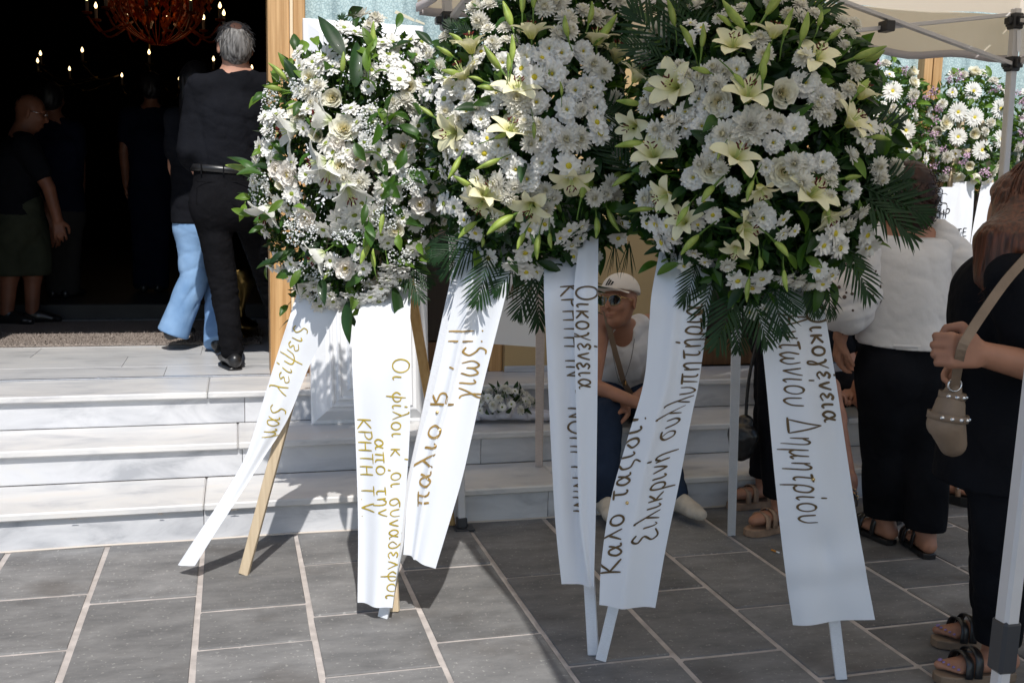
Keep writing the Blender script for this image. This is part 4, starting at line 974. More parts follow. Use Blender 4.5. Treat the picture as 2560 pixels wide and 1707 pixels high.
# ---------------------------------------------------------------- two dim figures deeper in the nave
def navy_behind():
    Yc = 8.1; zf = ZL + .11; f = nrm((.3, 1, 0)); xd = nrm((1, -.3, 0))
    J = dict(head=at(118, 225, Yc), neck=at(125, 275, Yc), che=at(135, 345, Yc), wai=at(140, 425, Yc), pel=at(142, 480, Yc), shl=at(85, 295, Yc), shr=at(170, 300, Yc), ell=at(78, 370, Yc), elr=at(183, 375, Yc), wrl=at(80, 440, Yc + .05), wrr=at(186, 440, Yc + .05),
             hil=at(125, 495, Yc), hir=at(160, 495, Yc), knl=at(128, 590, Yc), knr=at(160, 590, Yc), anl=at(128, 675, Yc), anr=at(160, 678, Yc), fdl=(.3, 1, 0), fdr=(.5, 1, 0))
    for s in 'lr': J['an' + s][2] = zf + .08
    o = plain_person(Yc, J, f, xd, "person in navy t-shirt and grey trousers behind the bald man", NAVY, GREYTROUSER, SKIN_D, HAIRDARK, floor=zf)
    for s in 'lr':
        p, hf = shoe(J['an' + s], J['fd' + s], z=zf + .002); sobj("shoe", p, .009, LEATHERB, o, None, [hf])
navy_behind()
def nave_man():
    Yc = 8.6; zf = ZL + .11; f = nrm((.0, 1, 0)); xd = nrm((1, 0, 0))
    J = dict(head=at(347, 200, Yc), neck=at(347, 248, Yc), che=at(347, 320, Yc), wai=at(347, 390, Yc), pel=at(347, 450, Yc), shl=at(295, 268, Yc), shr=at(400, 268, Yc), ell=at(284, 350, Yc), elr=at(412, 350, Yc), wrl=at(290, 420, Yc + .05), wrr=at(405, 420, Yc + .05),
             hil=at(328, 470, Yc), hir=at(366, 470, Yc), knl=at(328, 570, Yc), knr=at(366, 570, Yc), anl=at(328, 655, Yc), anr=at(366, 655, Yc), fdl=(-.2, 1, 0), fdr=(.2, 1, 0))
    for s in 'lr': J['an' + s][2] = zf + .08
    o = plain_person(Yc, J, f, xd, "dark haired man in navy seen from behind under the chandelier", NAVY, NAVY, SKIN_D, HAIRDARK, floor=zf)
    for s in 'lr':
        p, hf = shoe(J['an' + s], J['fd' + s], z=zf + .002); sobj("shoe", p, .009, LEATHERB, o, None, [hf])
nave_man()

# ---------------------------------------------------------------- person in white cap and sunglasses sitting on the steps
def seated():
    xd = nrm((1, .25, 0)); f = nrm((-.25, -1, 0)); lk = nrm((-.80, -.58, .10))
    J = dict(head=at(1423, 694, 4.42), look=lk, hup=(.04, .20, 1), neck=at(1432, 752, 4.52), che=at(1432, 800, 4.58), wai=at(1432, 880, 4.66), pel=at(1428, 935, 4.70),
             shl=at(1383, 742, 4.48), shr=at(1490, 745, 4.60), ell=at(1362, 885, 4.30), elr=at(1512, 880, 4.52), wrl=at(1462, 925, 4.12), wrr=at(1440, 930, 4.22),
             hil=at(1398, 950, 4.66), hir=at(1462, 950, 4.70), knl=at(1392, 950, 4.22), knr=at(1500, 955, 4.28), anl=at(1388, 1165, 4.0), anr=at(1548, 1160, 3.98), fdl=(-.1, -1, 0), fdr=(.30, -1, 0))
    J['pel'][2] = 2 * RS + .10; J['hil'][2] = J['hir'][2] = 2 * RS + .095; J['wai'][2] = J['pel'][2] + .13
    for s in 'lr': J['an' + s][2] = .085
    o = person((J['pel'][0], 4.7, 2 * RS), "person in white cap, sunglasses and white sleeveless top sitting on the steps")
    b = skeleton(J, xd, f, .90, .048, arm=(.050, .040, .030), hands=[(J['wrl'], (.8, -.2, -.25), (0, .3, -1), -1, .5), (J['wrr'], (-.8, -.3, -.2), (0, .2, -1), 1, .5)], face=True, hsz=1.0, feet=False)
    sobj("body", b, .0062, SKIN_T, o)
    wr = wrinkle(.010, 24, 12, (.8, .8, 1.2))
    tp = [Chain([J['pel'], J['wai'], J['che'], A(J['neck'], 0, .0, -.03)], [.150, .140, .150, .085], [.115, .108, .112, .062], xd, .05),
          Chain([A(J['shl']) * .62 + A(J['neck']) * .38, A(J['neck'], 0, .03, -.06), A(J['shr']) * .62 + A(J['neck']) * .38], [.057, .055, .057], k=.03)]
    nk = A(J['neck'])
    tp += [CUT(ELL(nk + f * .085 + np.array([0, 0, -.035]), .060, .09, .075, xd, (0, 0, 1), .006)), CUT(ELL(nk + np.array([0, 0, .02]), .057, .06, .05, xd, (0, 0, 1), .006)),
           CUT(ELL(A(J['shl']) + np.array([-.030, -.02, -.045]), .058, .085, .105, xd, (0, 0, 1), .006)), CUT(ELL(A(J['shr']) + np.array([.030, -.0, -.045]), .058, .085, .105, xd, (0, 0, 1), .006))]
    t = sobj("top", tp, .0065, WHITECOTTON, o, wr)
    w1 = wrinkle(.012, 26, 8)
    jn = [Chain([A(J['pel'], 0, 0, .05), J['pel']], [.155, .165], [.12, .13], xd, .04)]
    for s in 'lr': jn.append(Chain([J['hi' + s], J['kn' + s], A(J['an' + s], 0, 0, .02)], [.094, .074, .056], k=.03))
    sobj("jeans", jn, .008, DARKJEANS, o, w1, [HALF((0, 0, .075), (0, 0, -1))])
    for s in 'lr':
        p, hf = shoe(J['an' + s], J['fd' + s], .172, .044, z=.020); s1 = sobj("sneaker", p, .006, SNEAKER, o, wrinkle(.003, 70, 2), [hf])
        d = nrm(J['fd' + s]); q = np.array([*J['an' + s][:2], 0.]); sobj("sole", [Chain([A(q - d * .058, 0, 0, .012), A(q + d * .10, 0, 0, .012), A(q + d * .190, 0, 0, .018)], [.047, .056, .042], [.021] * 3, np.cross(d, (0, 0, 1)), .005)], .006, SOLEW, s1, None, [HALF((0, 0, .0015), (0, 0, -1))])
        sobj("toe_bumper", [ELL(q + d * .178 + (0, 0, .022), .036, .022, .016, np.cross(d, (0, 0, 1)), (0, 0, 1))], .006, SOLEBROWN, s1, None, [HALF((0, 0, .003), (0, 0, -1))])
        mb = MB(); sd = np.cross(d, (0, 0, 1))
        for i in range(5):
            c = q + d * (.035 + .018 * i) + np.array([0, 0, .105 - .008 * i]); mb.put(*tube(catmull([c - sd * .026 - (0, 0, .010), c, c + sd * .026 - (0, 0, .010)], 7), .003, 5))
        mb.build("laces", LACQ, s1, True)
    # cap: crown, brim, three slanted bars
    h = A(J['head']); up = nrm(J['hup']); ff = nrm(lk - up * (lk @ up)); s = np.cross(ff, up)
    cr = [ELL(h + up * .048 - ff * .010, .090, .106, .094, s, up, .01)]
    cp = empty("cap", h); cp.parent = o; cp.matrix_basis = Matrix.Translation(Vector(tuple(h - np.array(o.location))))
    V, F = surf(cr, .005, None, [HALF(h + up * .046, -up + ff * .10)]); add("crown", V, F, CAPWHITE, cp, True)
    V = []; F = []; n, m = 22, 7
    for i in range(n + 1):
        a = (i / n - .5) * 2.35
        for j in range(m + 1):
            r = j / m; c = h + up * .050 + (s * math.sin(a) * .086 + ff * (math.cos(a) * .098 - .012))
            out = s * math.sin(a) * .015 + ff * (.075 * math.cos(a * .72) ** 1.2); V.append(c + out * r + up * (.012 * r - .034 * (math.sin(a)) ** 2 * (.3 + .7 * r) + .004 * r * (1 - r)))
    k = len(V); V += [v - up * .004 for v in V]
    for i in range(n):
        for j in range(m):
            q = (i * (m + 1) + j, (i + 1) * (m + 1) + j, (i + 1) * (m + 1) + j + 1, i * (m + 1) + j + 1); F += [q, tuple(x + k for x in q[::-1])]
        F.append((i * (m + 1) + m, (i + 1) * (m + 1) + m, (i + 1) * (m + 1) + m + k, i * (m + 1) + m + k))
    add("brim", V, F, CAPWHITE, cp, True)
    mb = MB()
    def crown_pt(a, e):   # on the crown: a sideways angle, e elevation
        dv = s * math.sin(a) * math.cos(e) * .0912 + ff * math.cos(a) * math.cos(e) * .1072 + up * math.sin(e) * .0952
        return h + up * .048 - ff * .010 + dv * 1.008
    for i, (a0, e1) in enumerate(((-.20, .42), (-.04, .52), (.12, .62))):
        lo, w_ = .26, .115
        g = []
        for r in range(5):
            e = lo + (e1 - lo) * r / 4
            for q in (0, .5, 1): g.append(crown_pt(a0 * 1.0 + w_ * q - (.10) * r / 4 + .02, e + (0.05 * q if r == 4 else 0)))
        mb.put(g, [(3 * r + q, 3 * r + q + 1, 3 * r + q + 4, 3 * r + q + 3) for r in range(4) for q in (0, 1)])
    mb.build("three_bar_logo", BLACKINK, cp)
    # aviator sunglasses
    g = empty("sunglasses", h); g.parent = o; g.matrix_basis = Matrix.Translation(Vector(tuple(h - np.array(o.location))))
    for q in (-1, 1):
        c = h + ff * .104 + up * .002 + s * q * .034 - ff * .010 * 0
        pts = []
        for t in np.linspace(0, 2 * math.pi, 25)[:-1]:
            x, y = math.cos(t), math.sin(t); wx = .031 * (1 - .08 * y); yy = .027 * y * (1.0 if y < 0 else .80) - (.004 if y < 0 else 0) * x * q * -1
            pts.append(c + s * (x * wx) + up * yy - ff * (.012 * ((x * wx + q * .034) / .06) ** 2))
        cen = np.mean(pts, 0) + ff * .005; V = [cen] + pts; F = [(0, 1 + i, 1 + (i + 1) % 24) for i in range(24)]
        add("lens", V, F, LENS, g, True); MB().put(*tube(pts + [pts[0]], .0010, 5, False)).build("rim", GOLDMETAL, g, True)
        MB().put(*tube([c + s * q * .031 + up * .012 - ff * .012, h + s * q * .083 + ff * .03 + up * .004, h + s * q * .082 - ff * .015], .0017, 5)).build("temple", GOLDMETAL, g, True)
    MB().put(*tube(catmull([h + ff * .103 + up * .014 - s * .008, h + ff * .109 + up * .016, h + ff * .103 + up * .014 + s * .008], 7), .0018, 5)).build("bridge", GOLDMETAL, g, True)
    MB().put(*tube(catmull([h + ff * .0925 - up * .0690 - s * .020, h + ff * .1005 - up * .0688, h + ff * .0925 - up * .0690 + s * .020], 9), .0019, 5)).build("mouth_line", LIPS, o, True)
    # crossbody strap with buckle
    P = [at(1388, 700, 4.40), at(1396, 740, 4.375), at(1408, 790, 4.395), at(1422, 840, 4.42), at(1434, 880, 4.46), at(1450, 905, 4.48)]
    stp = empty("crossbody_strap", P[2]); tag(stp, "tan crossbody strap over the white sleeveless top", "strap")
    C = catmull(P, 20); V, F = strip(C, [f * 1.0] * 20, .026, .004); add("webbing", V, F, LEATHERT, stp)
    c = C[15]; V, F = beam(c - (0, .004, .012), c - (0, .004, -.012), .032, .006, (1, 0, 0)); add("buckle", V, F, GOLDMETAL, stp)
    MB().put(*tube(catmull([at(1460, 760, 4.47), at(1448, 830, 4.46), at(1425, 880, 4.44), at(1405, 800, 4.44), at(1398, 755, 4.43)], 24), .0012, 4)).build("neck_cord", BLACKINK, o, True)
seated()
def sandal(o, an, dr, z=0.0, th=.022, solem=LEATHERB, strapm=LEATHERB, L=.165, straps=(.02, .095, .125), nails=None, buckle=None):
    """open sandal under a bare foot: shaped sole, broad straps over the foot, nails"""
    d = nrm(dr); s = np.cross(d, (0, 0, 1)); q = np.array([an[0], an[1], z])
    out = [(-.062, .0), (-.055, .026), (-.02, .033), (.04, .033), (.10, .046), (.15, .042), (.185, .024), (.192, 0.0), (.185, -.022), (.15, -.038), (.10, -.040), (.04, -.032), (-.02, -.033), (-.055, -.026)]
    V = []; n = len(out)
    for zz, g in ((.001, .96), (.004, 1.0), (th - .003, 1.0), (th, .97)): V += [q + d * a * g + s * b * g + np.array([0, 0, zz]) for a, b in out]
    F = [tuple(range(n))[::-1], tuple(3 * n + i for i in range(n))] + [(k * n + i, k * n + (i + 1) % n, (k + 1) * n + (i + 1) % n, (k + 1) * n + i) for k in range(3) for i in range(n)]
    so = add("sandal", V, F, solem, o)
    for a in straps:
        h = .088 if a < .06 else .072 if a < .1 else .060; w = .047 if a > .06 else .044
        P = catmull([q + d * a - s * w + (0, 0, th), q + d * (a - .006) - s * w * .8 + (0, 0, th + h * .75), q + d * (a - .008) + (0, 0, th + h), q + d * (a - .006) + s * w * .8 + (0, 0, th + h * .75), q + d * a + s * w + (0, 0, th)], 14)
        c = q + d * a + (0, 0, th); V, F = strip(P, [p - c for p in P], .024, .004); add("strap", V, F, strapm, so, True)
        if buckle is not None and a > .08:
            mb = MB()
            for t in range(2, 12): mb.put(*lathe([(.003, -.002), (.007, 0), (.003, .002)], P[t] + nrm(P[t] - c) * .007, 8, P[t] - P[t - 1]))
            mb.build("chain_trim", buckle, so, True)
    if nails is not None:
        mb = MB()
        for i in range(5):
            c = q + d * (.168 - .008 * i - (.004 if i == 0 else 0)) + s * (.024 - .013 * i) * (1 if True else -1) + (0, 0, th + .030 - .002 * i); r = .0075 if i == 0 else .005
            mb.put(*lathe([(0, .0035), (r * .7, .0025), (r, 0)], c, 8, (d[0] * .5, d[1] * .5, 1)))
        mb.build("toenails", nails, so, True)
    return so
def toes(an, dr, z):
    d = nrm(dr); s = np.cross(d, (0, 0, 1)); q = np.array([an[0], an[1], z]); o = []
    for i in range(5):
        r = .0125 if i == 0 else .0095 - .0006 * i; a = q + d * (.115 - .006 * i) + s * (.022 - .0125 * i) + (0, 0, .022); b = q + d * (.172 - .010 * i - (0 if i else .003)) + s * (.024 - .013 * i) + (0, 0, .014); o.append(Chain([a, b], [r * 1.15, r], k=.006))
    return o
# ---------------------------------------------------------------- woman in the white eyelet blouse, seen from behind
def blouse():
    Yc = 3.30; xd = nrm((1, -.18, 0)); f = nrm((.18, 1, 0))
    J = dict(head=at(2082, 452, Yc), neck=at(2072, 520, Yc), che=at(2072, 605, Yc), wai=at(2076, 715, Yc), pel=at(2080, 815, Yc), shl=at(1990, 555, Yc + .01), shr=at(2160, 552, Yc - .02), ell=at(1945, 705, Yc + .02), elr=at(2244, 676, Yc - .04), wrl=at(1930, 775, Yc + .05), wrr=at(2215, 770, Yc + .18),
             hil=at(2035, 850, Yc), hir=at(2122, 850, Yc), knl=at(2030, 1020, Yc + .10), knr=at(2126, 1040, Yc), anl=at(2030, 1195, Yc + .18), anr=at(2122, 1255, Yc), fdl=(-.1, 1, 0), fdr=(.25, 1, 0))
    J['anl'][2] = .095; J['anr'][2] = .095
    o = person((J['anr'][0], Yc, 0), "curly haired woman in white eyelet blouse and black trousers, seen from behind")
    b = skeleton(J, xd, f, .92, .048, hands=[(J['wrl'], (.1, .2, -1), (.9, -.2, 0), 1, .55), (J['wrr'], (.1, .5, -1), (-1, .1, 0), -1, .5)], feet=False)
    for s in 'lr': b += foot(J['an' + s], J['fd' + s], .122, z=.024) + toes(J['an' + s], J['fd' + s], .024)
    sobj("body", b, .0066, SKIN_T, o)
    w1 = wrinkle(.012, 17, 21, (1.3, 1, .8), 5, 1.4); w2 = wrinkle(.004, 40, 22, (1, 1, 1.3)); hz = at(2075, 788, Yc)[2]
    tp = [Chain([A(J['pel'], 0, 0, -.02), J['wai'], J['che'], A(J['neck'], 0, 0, -.04)], [.185, .178, .180, .11], [.128, .120, .115, .07], xd, .05), Chain([J['shl'], A(J['neck'], 0, 0, -.055), J['shr']], [.062, .06, .062], k=.05)]
    bl = sobj("blouse", tp, .007, WHITECOTTON, o, lambda Q: w1(Q) + w2(Q), [HALF((J['pel'][0], Yc, hz), (0, .12, -1)), HALF(A(J['neck'], 0, 0, -.022), (0, -.25, 1), .006)])
    wz = wrinkle(.014, 26, 31, (1, 1, 1.2)); rg = np.random.default_rng(3)
    for s in 'lr':
        sh, el = A(J['sh' + s]), A(J['el' + s]); d = nrm(el - sh)
        sp = [Chain([sh - d * .02, sh + (el - sh) * .35, sh + (el - sh) * .75, el - d * .005, el + d * .025], [.064, .082, .112, .108, .066], k=.02)]
        V, F = surf(sp, .007, wz); sl = add("sleeve", V, F, WHITECOTTON, bl, True)
        mb = MB(); cand = [i for i in range(len(V)) if (V[i] - sh) @ d > .09]; cen = sh
        for i in rg.choice(cand, 46, replace=False):
            p = V[i]; t = np.clip((p - sh) @ d, 0, .4); nn = nrm(p - (sh + d * t)); a = rg.uniform(.0035, .0065)
            mb.put(*lathe([(0, .0012), (a, .0006), (a * 1.25, -.001)], p + nn * .0012, 8, nn))
        e = mb.build("eyelets", M_("eyelet_dark", (.10, .07, .06), .9, .1) if "eyelet_dark" not in MATS else MATS["eyelet_dark"], sl, True); e["kind"] = "stuff"
    # back seam, hem roll
    P = [at(2065 + 6 * math.sin(i), y, Yc) for i, y in enumerate(np.linspace(560, 780, 14))]; P = [np.array([p[0], Yc - .142, p[2]]) for p in P]
    V, F = band(A(J['pel'], 0, 0, hz - J['pel'][2] + .004), .186, .129, .012, xd, (0, .0, 1), .003, 40); add("hem", V, F, WHITECOTTON, bl, True)
    tr = [Chain([A(J['wai'], 0, 0, -.06), J['pel'], A(J['pel'], 0, 0, -.08)], [.150, .160, .165], [.100, .108, .12], xd, .04)]
    for s in 'lr': tr.append(Chain([J['hi' + s], J['kn' + s], A(J['an' + s], 0, 0, .02)], [.110, .088, .080], k=.05))
    sobj("trousers", tr, .008, BLACKCLOTH, o, wrinkle(.012, 18, 5, (1, 1, .5)), [HALF((0, 0, .115), (0, 0, -1)), HALF((0, 0, hz + .05), (0, 0, 1))])
    for s in 'lr': sandal(o, J['an' + s], J['fd' + s], 0, .024)
    h = A(J['head']); up = np.array((0, 0, 1.)); s = np.cross(f, up); hp = [ELL(h + up * .02 - f * .01, .098, .108, .108, s, up), ELL(h - up * .06 - f * .05, .085, .065, .07, s, up, .03)]
    rg = np.random.default_rng(8)
    for i in range(70):
        t = rg.normal(size=3); t = nrm(t * np.array([1, 1, 1])); 
        if t @ f > .55 or t[2] < -.75: continue
        hp.append(ELL(h + t * np.array([.098, .108, .110]), .024, .022, .02, rg.normal(size=3), rg.normal(size=3), .008))
    sobj("hair", hp, .006, HAIRCURL, o, wrinkle(.012, 90, 4)); mb = MB()
    for i in range(330):
        t = nrm(rg.normal(size=3))
        if t @ f > .6 or t[2] < -.8: continue
        p0 = h + up * .01 + t * np.array([.100, .110, .112]); ax = nrm(t * .35 + np.array([0, 0, -1.]) + rg.normal(size=3) * .5); b1 = nrm(np.cross(ax, rg.normal(size=3))); b2 = np.cross(ax, b1); R_ = rg.uniform(.005, .010); L_ = rg.uniform(.03, .07); ph = rg.uniform(0, 6)
        mb.put(*tube([p0 + ax * L_ * u + (b1 * math.cos(ph + 11 * u) + b2 * math.sin(ph + 11 * u)) * R_ + t * .006 for u in np.linspace(0, 1, 12)], .0016, 3, False))
    st_ = mb.build("hair_curls", HAIRCURL, o, True); st_["kind"] = "stuff"
blouse()

# ---------------------------------------------------------------- woman in black at the right edge, tan bag
def woman_right():
    Yc = 2.28; f = nrm((-1, .12, 0)); xd = nrm((.12, 1, 0))   # xd: her right-left line
    J = dict(head=at(2352, 492, Yc), look=(-.7, .6, -.1), neck=at(2345, 590, Yc), che=at(2318, 690, Yc), wai=at(2312, 850, Yc), pel=at(2310, 975, Yc), shl=at(2335, 650, Yc - .15), shr=at(2325, 640, Yc + .16), ell=at(2408, 850, Yc - .21), elr=at(2300, 800, Yc + .22), wrl=at(2252, 812, Yc - .22), wrr=at(2240, 800, Yc + .02),
             hil=at(2320, 1010, Yc - .08), hir=at(2305, 1010, Yc + .08), knl=at(2300, 1230, Yc - .07), knr=at(2290, 1215, Yc + .10), anl=atz(2282, 1560, .0), anr=atz(2272, 1482, .0), fdl=(-1, .12, 0), fdr=(-1, .2, 0))
    for s in 'lr': J['an' + s][2] = .10
    o = person((J['anl'][0], Yc, 0), "auburn long haired woman in black holding her bag strap at the right edge")
    b = skeleton(J, xd, f, .98, .052, arm=(.056, .045, .032), hands=[(J['wrl'], (-.95, -.05, .12), (.1, .9, -.2), -1, 1.5, 1.12, .02), (J['wrr'], (-.6, .1, -.8), (0, -1, 0), 1, .6)], feet=False)
    for s in 'lr': b += foot(J['an' + s], J['fd' + s], .122, z=.030) + toes(J['an' + s], J['fd' + s], .030)
    sobj("body", b, .0062, SKIN_T, o)
    w1 = wrinkle(.012, 16, 21)
    hz = at(2200, 1100, Yc)[2]
    tp = [Chain([A(J['pel'], 0, 0, -.24), J['pel'], J['wai'], J['che'], A(J['neck'], 0, 0, -.03)], [.20, .19, .172, .175, .065], [.175, .165, .150, .145, .06], xd, .05), Chain([J['shl'], A(J['neck'], 0, 0, -.06), J['shr']], [.066, .066, .066], k=.05)]
    for s in 'lr': tp.append(Chain([J['sh' + s], A(J['sh' + s]) * .35 + A(J['el' + s]) * .65], [.075, .082], k=.03))
    sobj("tunic", tp, .0085, BLACKCLOTH, o, w1, [HALF((J['pel'][0], Yc, hz), (0.1, 0, -1))])
    tr = [Chain([A(J['pel'], 0, 0, -.02), A(J['pel'], 0, 0, -.10)], [.16, .16], [.135, .135], xd, .05)]
    for s in 'lr': tr.append(Chain([J['hi' + s], J['kn' + s], A(J['an' + s], 0, 0, .02)], [.100, .075, .062], k=.04))
    sobj("trousers", tr, .009, BLACKCLOTH, o, w1, [HALF((0, 0, .125), (0, 0, -1))])
    for s in 'lr': sandal(o, J['an' + s], J['fd' + s], 0, .030, SUEDE if s == 'x' else LEATHERT, LEATHERB, straps=(.085, .115), nails=NAILP)
    h = A(J['head']); up = np.array((0, 0, 1.)); lk = nrm((-.7, .6, 0)); s = np.cross(lk, up)
    hr = [ELL(h + up * .02 - lk * .012, .094, .110, .108, s, up), Chain([h - lk * .04 + (-.0, -.04, -.02), at(2332, 560, Yc - .10), at(2322, 640, Yc - .12), at(2310, 700, Yc - .10)], [.095, .100, .085, .030], [.085, .07, .05, .02], lk, .05),
          CUT(ELL(h + lk * .12 - up * .05, .075, .08, .11, s, up, .02))]
    sobj("hair", hr, .0055, HAIRRED, o, wrinkle(.008, 75, 5, (2.4, 2.4, .08), 7, .4))
    rg = np.random.default_rng(5); mb = MB()
    for i in range(420):
        a = rg.uniform(0, 2 * math.pi); e = rg.uniform(.05, 1.35); d0 = lk * math.cos(a) * math.cos(e) + s * math.sin(a) * math.cos(e) + up * math.sin(e)
        if d0 @ lk > .55: continue
        p0 = h + up * .02 - lk * .012 + d0 * np.array([.104, .104, .113]); out = nrm(d0 * (1, 1, 0) + 1e-6); q = at(2322 + rg.normal() * 26, 640, Yc - .12); end = at(2306 + rg.normal() * 22, 690 + rg.normal() * 14, Yc - .10 + rg.normal() * .03)
        near = (out @ np.array([-.2, -1, 0])) > -.25
        P = [h + up * .128 + d0 * .02, p0, p0 + out * .016 + np.array([0, 0, -.09]), (p0 + out * .010 + np.array([0, 0, -.19])) * .6 + (q + rg.normal(size=3) * .025) * .4 if near else p0 + out * .01 + np.array([0, 0, -.2]), end if near else p0 + np.array([0, 0, -.28])]
        mb.put(*tube(catmull(P, 14), np.concatenate([np.full(10, .0017), np.linspace(.0016, .0005, 4)]), 3, False))
    st_ = mb.build("hair_strands", HAIRRED, o, True); st_["kind"] = "stuff"
    # bag with strap, studs
    P = [at(2385, 560, Yc - .16), at(2345, 605, Yc - .20), at(2310, 645, Yc - .215), at(2270, 700, Yc - .235), at(2230, 760, Yc - .25), at(2208, 800, Yc - .255), at(2198, 850, Yc - .22), at(2193, 885, Yc - .18)]
    bag = empty("shoulder_bag", P[-1]); tag(bag, "taupe leather shoulder bag with round metal studs hanging at the right woman's side", "bag")
    C = catmull(P, 26); V, F = strip(C, [np.array([-.35, -1, .1])] * 26, .024, .004); add("strap", V, F, LEATHERT, bag)
    Yb = Yc - .17; top, mid, bot = at(2192, 890, Yb), at(2172, 972, Yb), at(2188, 1016, Yb)
    bp = [Chain([top, at(2181, 930, Yb), mid, bot], [.016, .034, .046, .036], [.018, .036, .046, .034], (1, .2, 0), .03)]
    sobj("bag_body", bp, .006, LEATHERT, bag, wrinkle(.006, 45, 6, (1, 1, .4)))
    for (cx_, cy_, rx, n_) in ((2187, 908, .030, 4), (2177, 956, .047, 5)):
        c = at(cx_, cy_, Yb); V, F = band(c, rx, rx * 1.02, .018, (1, 0, 0), (.10, 0, 1), .003, 30); bn = add("stud_band", V, F, LEATHERT, bag, True); mb = MB()
        for i in range(n_):
            t = -math.pi / 2 - .95 + 1.9 * i / (n_ - 1); nn = np.array([math.cos(t), math.sin(t), 0]); mb.put(*lathe([(0, .005), (.004, .004), (.006, 0)], c + nn * (rx + .003) + np.array([0, 0, -.10 * math.cos(t) * rx]), 8, nn))
        mb.build("stud", SILVER, bn, True)
    c = at(2193, 884, Yb - .02); MB().put(*tube([c + np.array([.020 * math.cos(t), 0, .016 * math.sin(t)]) for t in np.linspace(0, 2 * math.pi, 17)], .0025, 6, False)).build("ring", SILVER, bag, True)
woman_right()

# ---------------------------------------------------------------- woman in black with tan sandals behind the rightmost front wreath
def sandals_woman():
    Yc = 3.86; f = nrm((-.9, -.35, 0)); xd = nrm((-.35, .9, 0))
    J = dict(head=at(1800, 385, Yc), neck=at(1800, 445, Yc), che=at(1800, 540, Yc), wai=at(1800, 660, Yc), pel=at(1800, 750, Yc), shl=at(1798, 490, Yc - .16), shr=at(1802, 490, Yc + .16), ell=at(1790, 620, Yc - .2), elr=at(1795, 620, Yc + .2), wrl=at(1770, 690, Yc - .15), wrr=at(1775, 690, Yc + .15),
             hil=at(1790, 790, Yc - .07), hir=at(1785, 790, Yc + .08), knl=at(1782, 980, Yc - .10), knr=at(1770, 960, Yc + .05), anl=atz(1790, 1218, .0), anr=atz(1752, 1162, .0), fdl=(-1, -.25, 0), fdr=(-1, -.1, 0))
    for s in 'lr': J['an' + s][2] = .11
    o = plain_person(Yc, J, f, xd, "woman in black trousers and tan strapped sandals behind the rightmost front wreath", BLACKCLOTH, BLACKCLOTH, SKIN_T, HAIRDARK, floor=0, ankle=.15, build=.95, bare=True)
    for s in 'lr': sandal(o, J['an' + s], J['fd' + s], 0, .034, SUEDE, SUEDE, straps=(.0, .075, .115))
    c = at(1702, 1000, Yc - .1); bg_ = empty("handbag", c); tag(bg_, "dark slouchy handbag hanging low beside the tan sandals", "handbag")
    sobj("bag_body", [Chain([at(1712, 970, Yc - .1), at(1706, 1000, Yc - .1), at(1702, 1030, Yc - .1)], [.03, .06, .05], [.04, .075, .06], k=.03)], .008, LEATHERB, bg_, wrinkle(.01, 40, 3))
    MB().put(*tube(catmull([at(1712, 975, Yc - .1), at(1722, 860, Yc - .12), at(1760, 700, Yc - .2)], 12), .007, 6)).build("handle", LEATHERB, bg_, True)
sandals_woman()

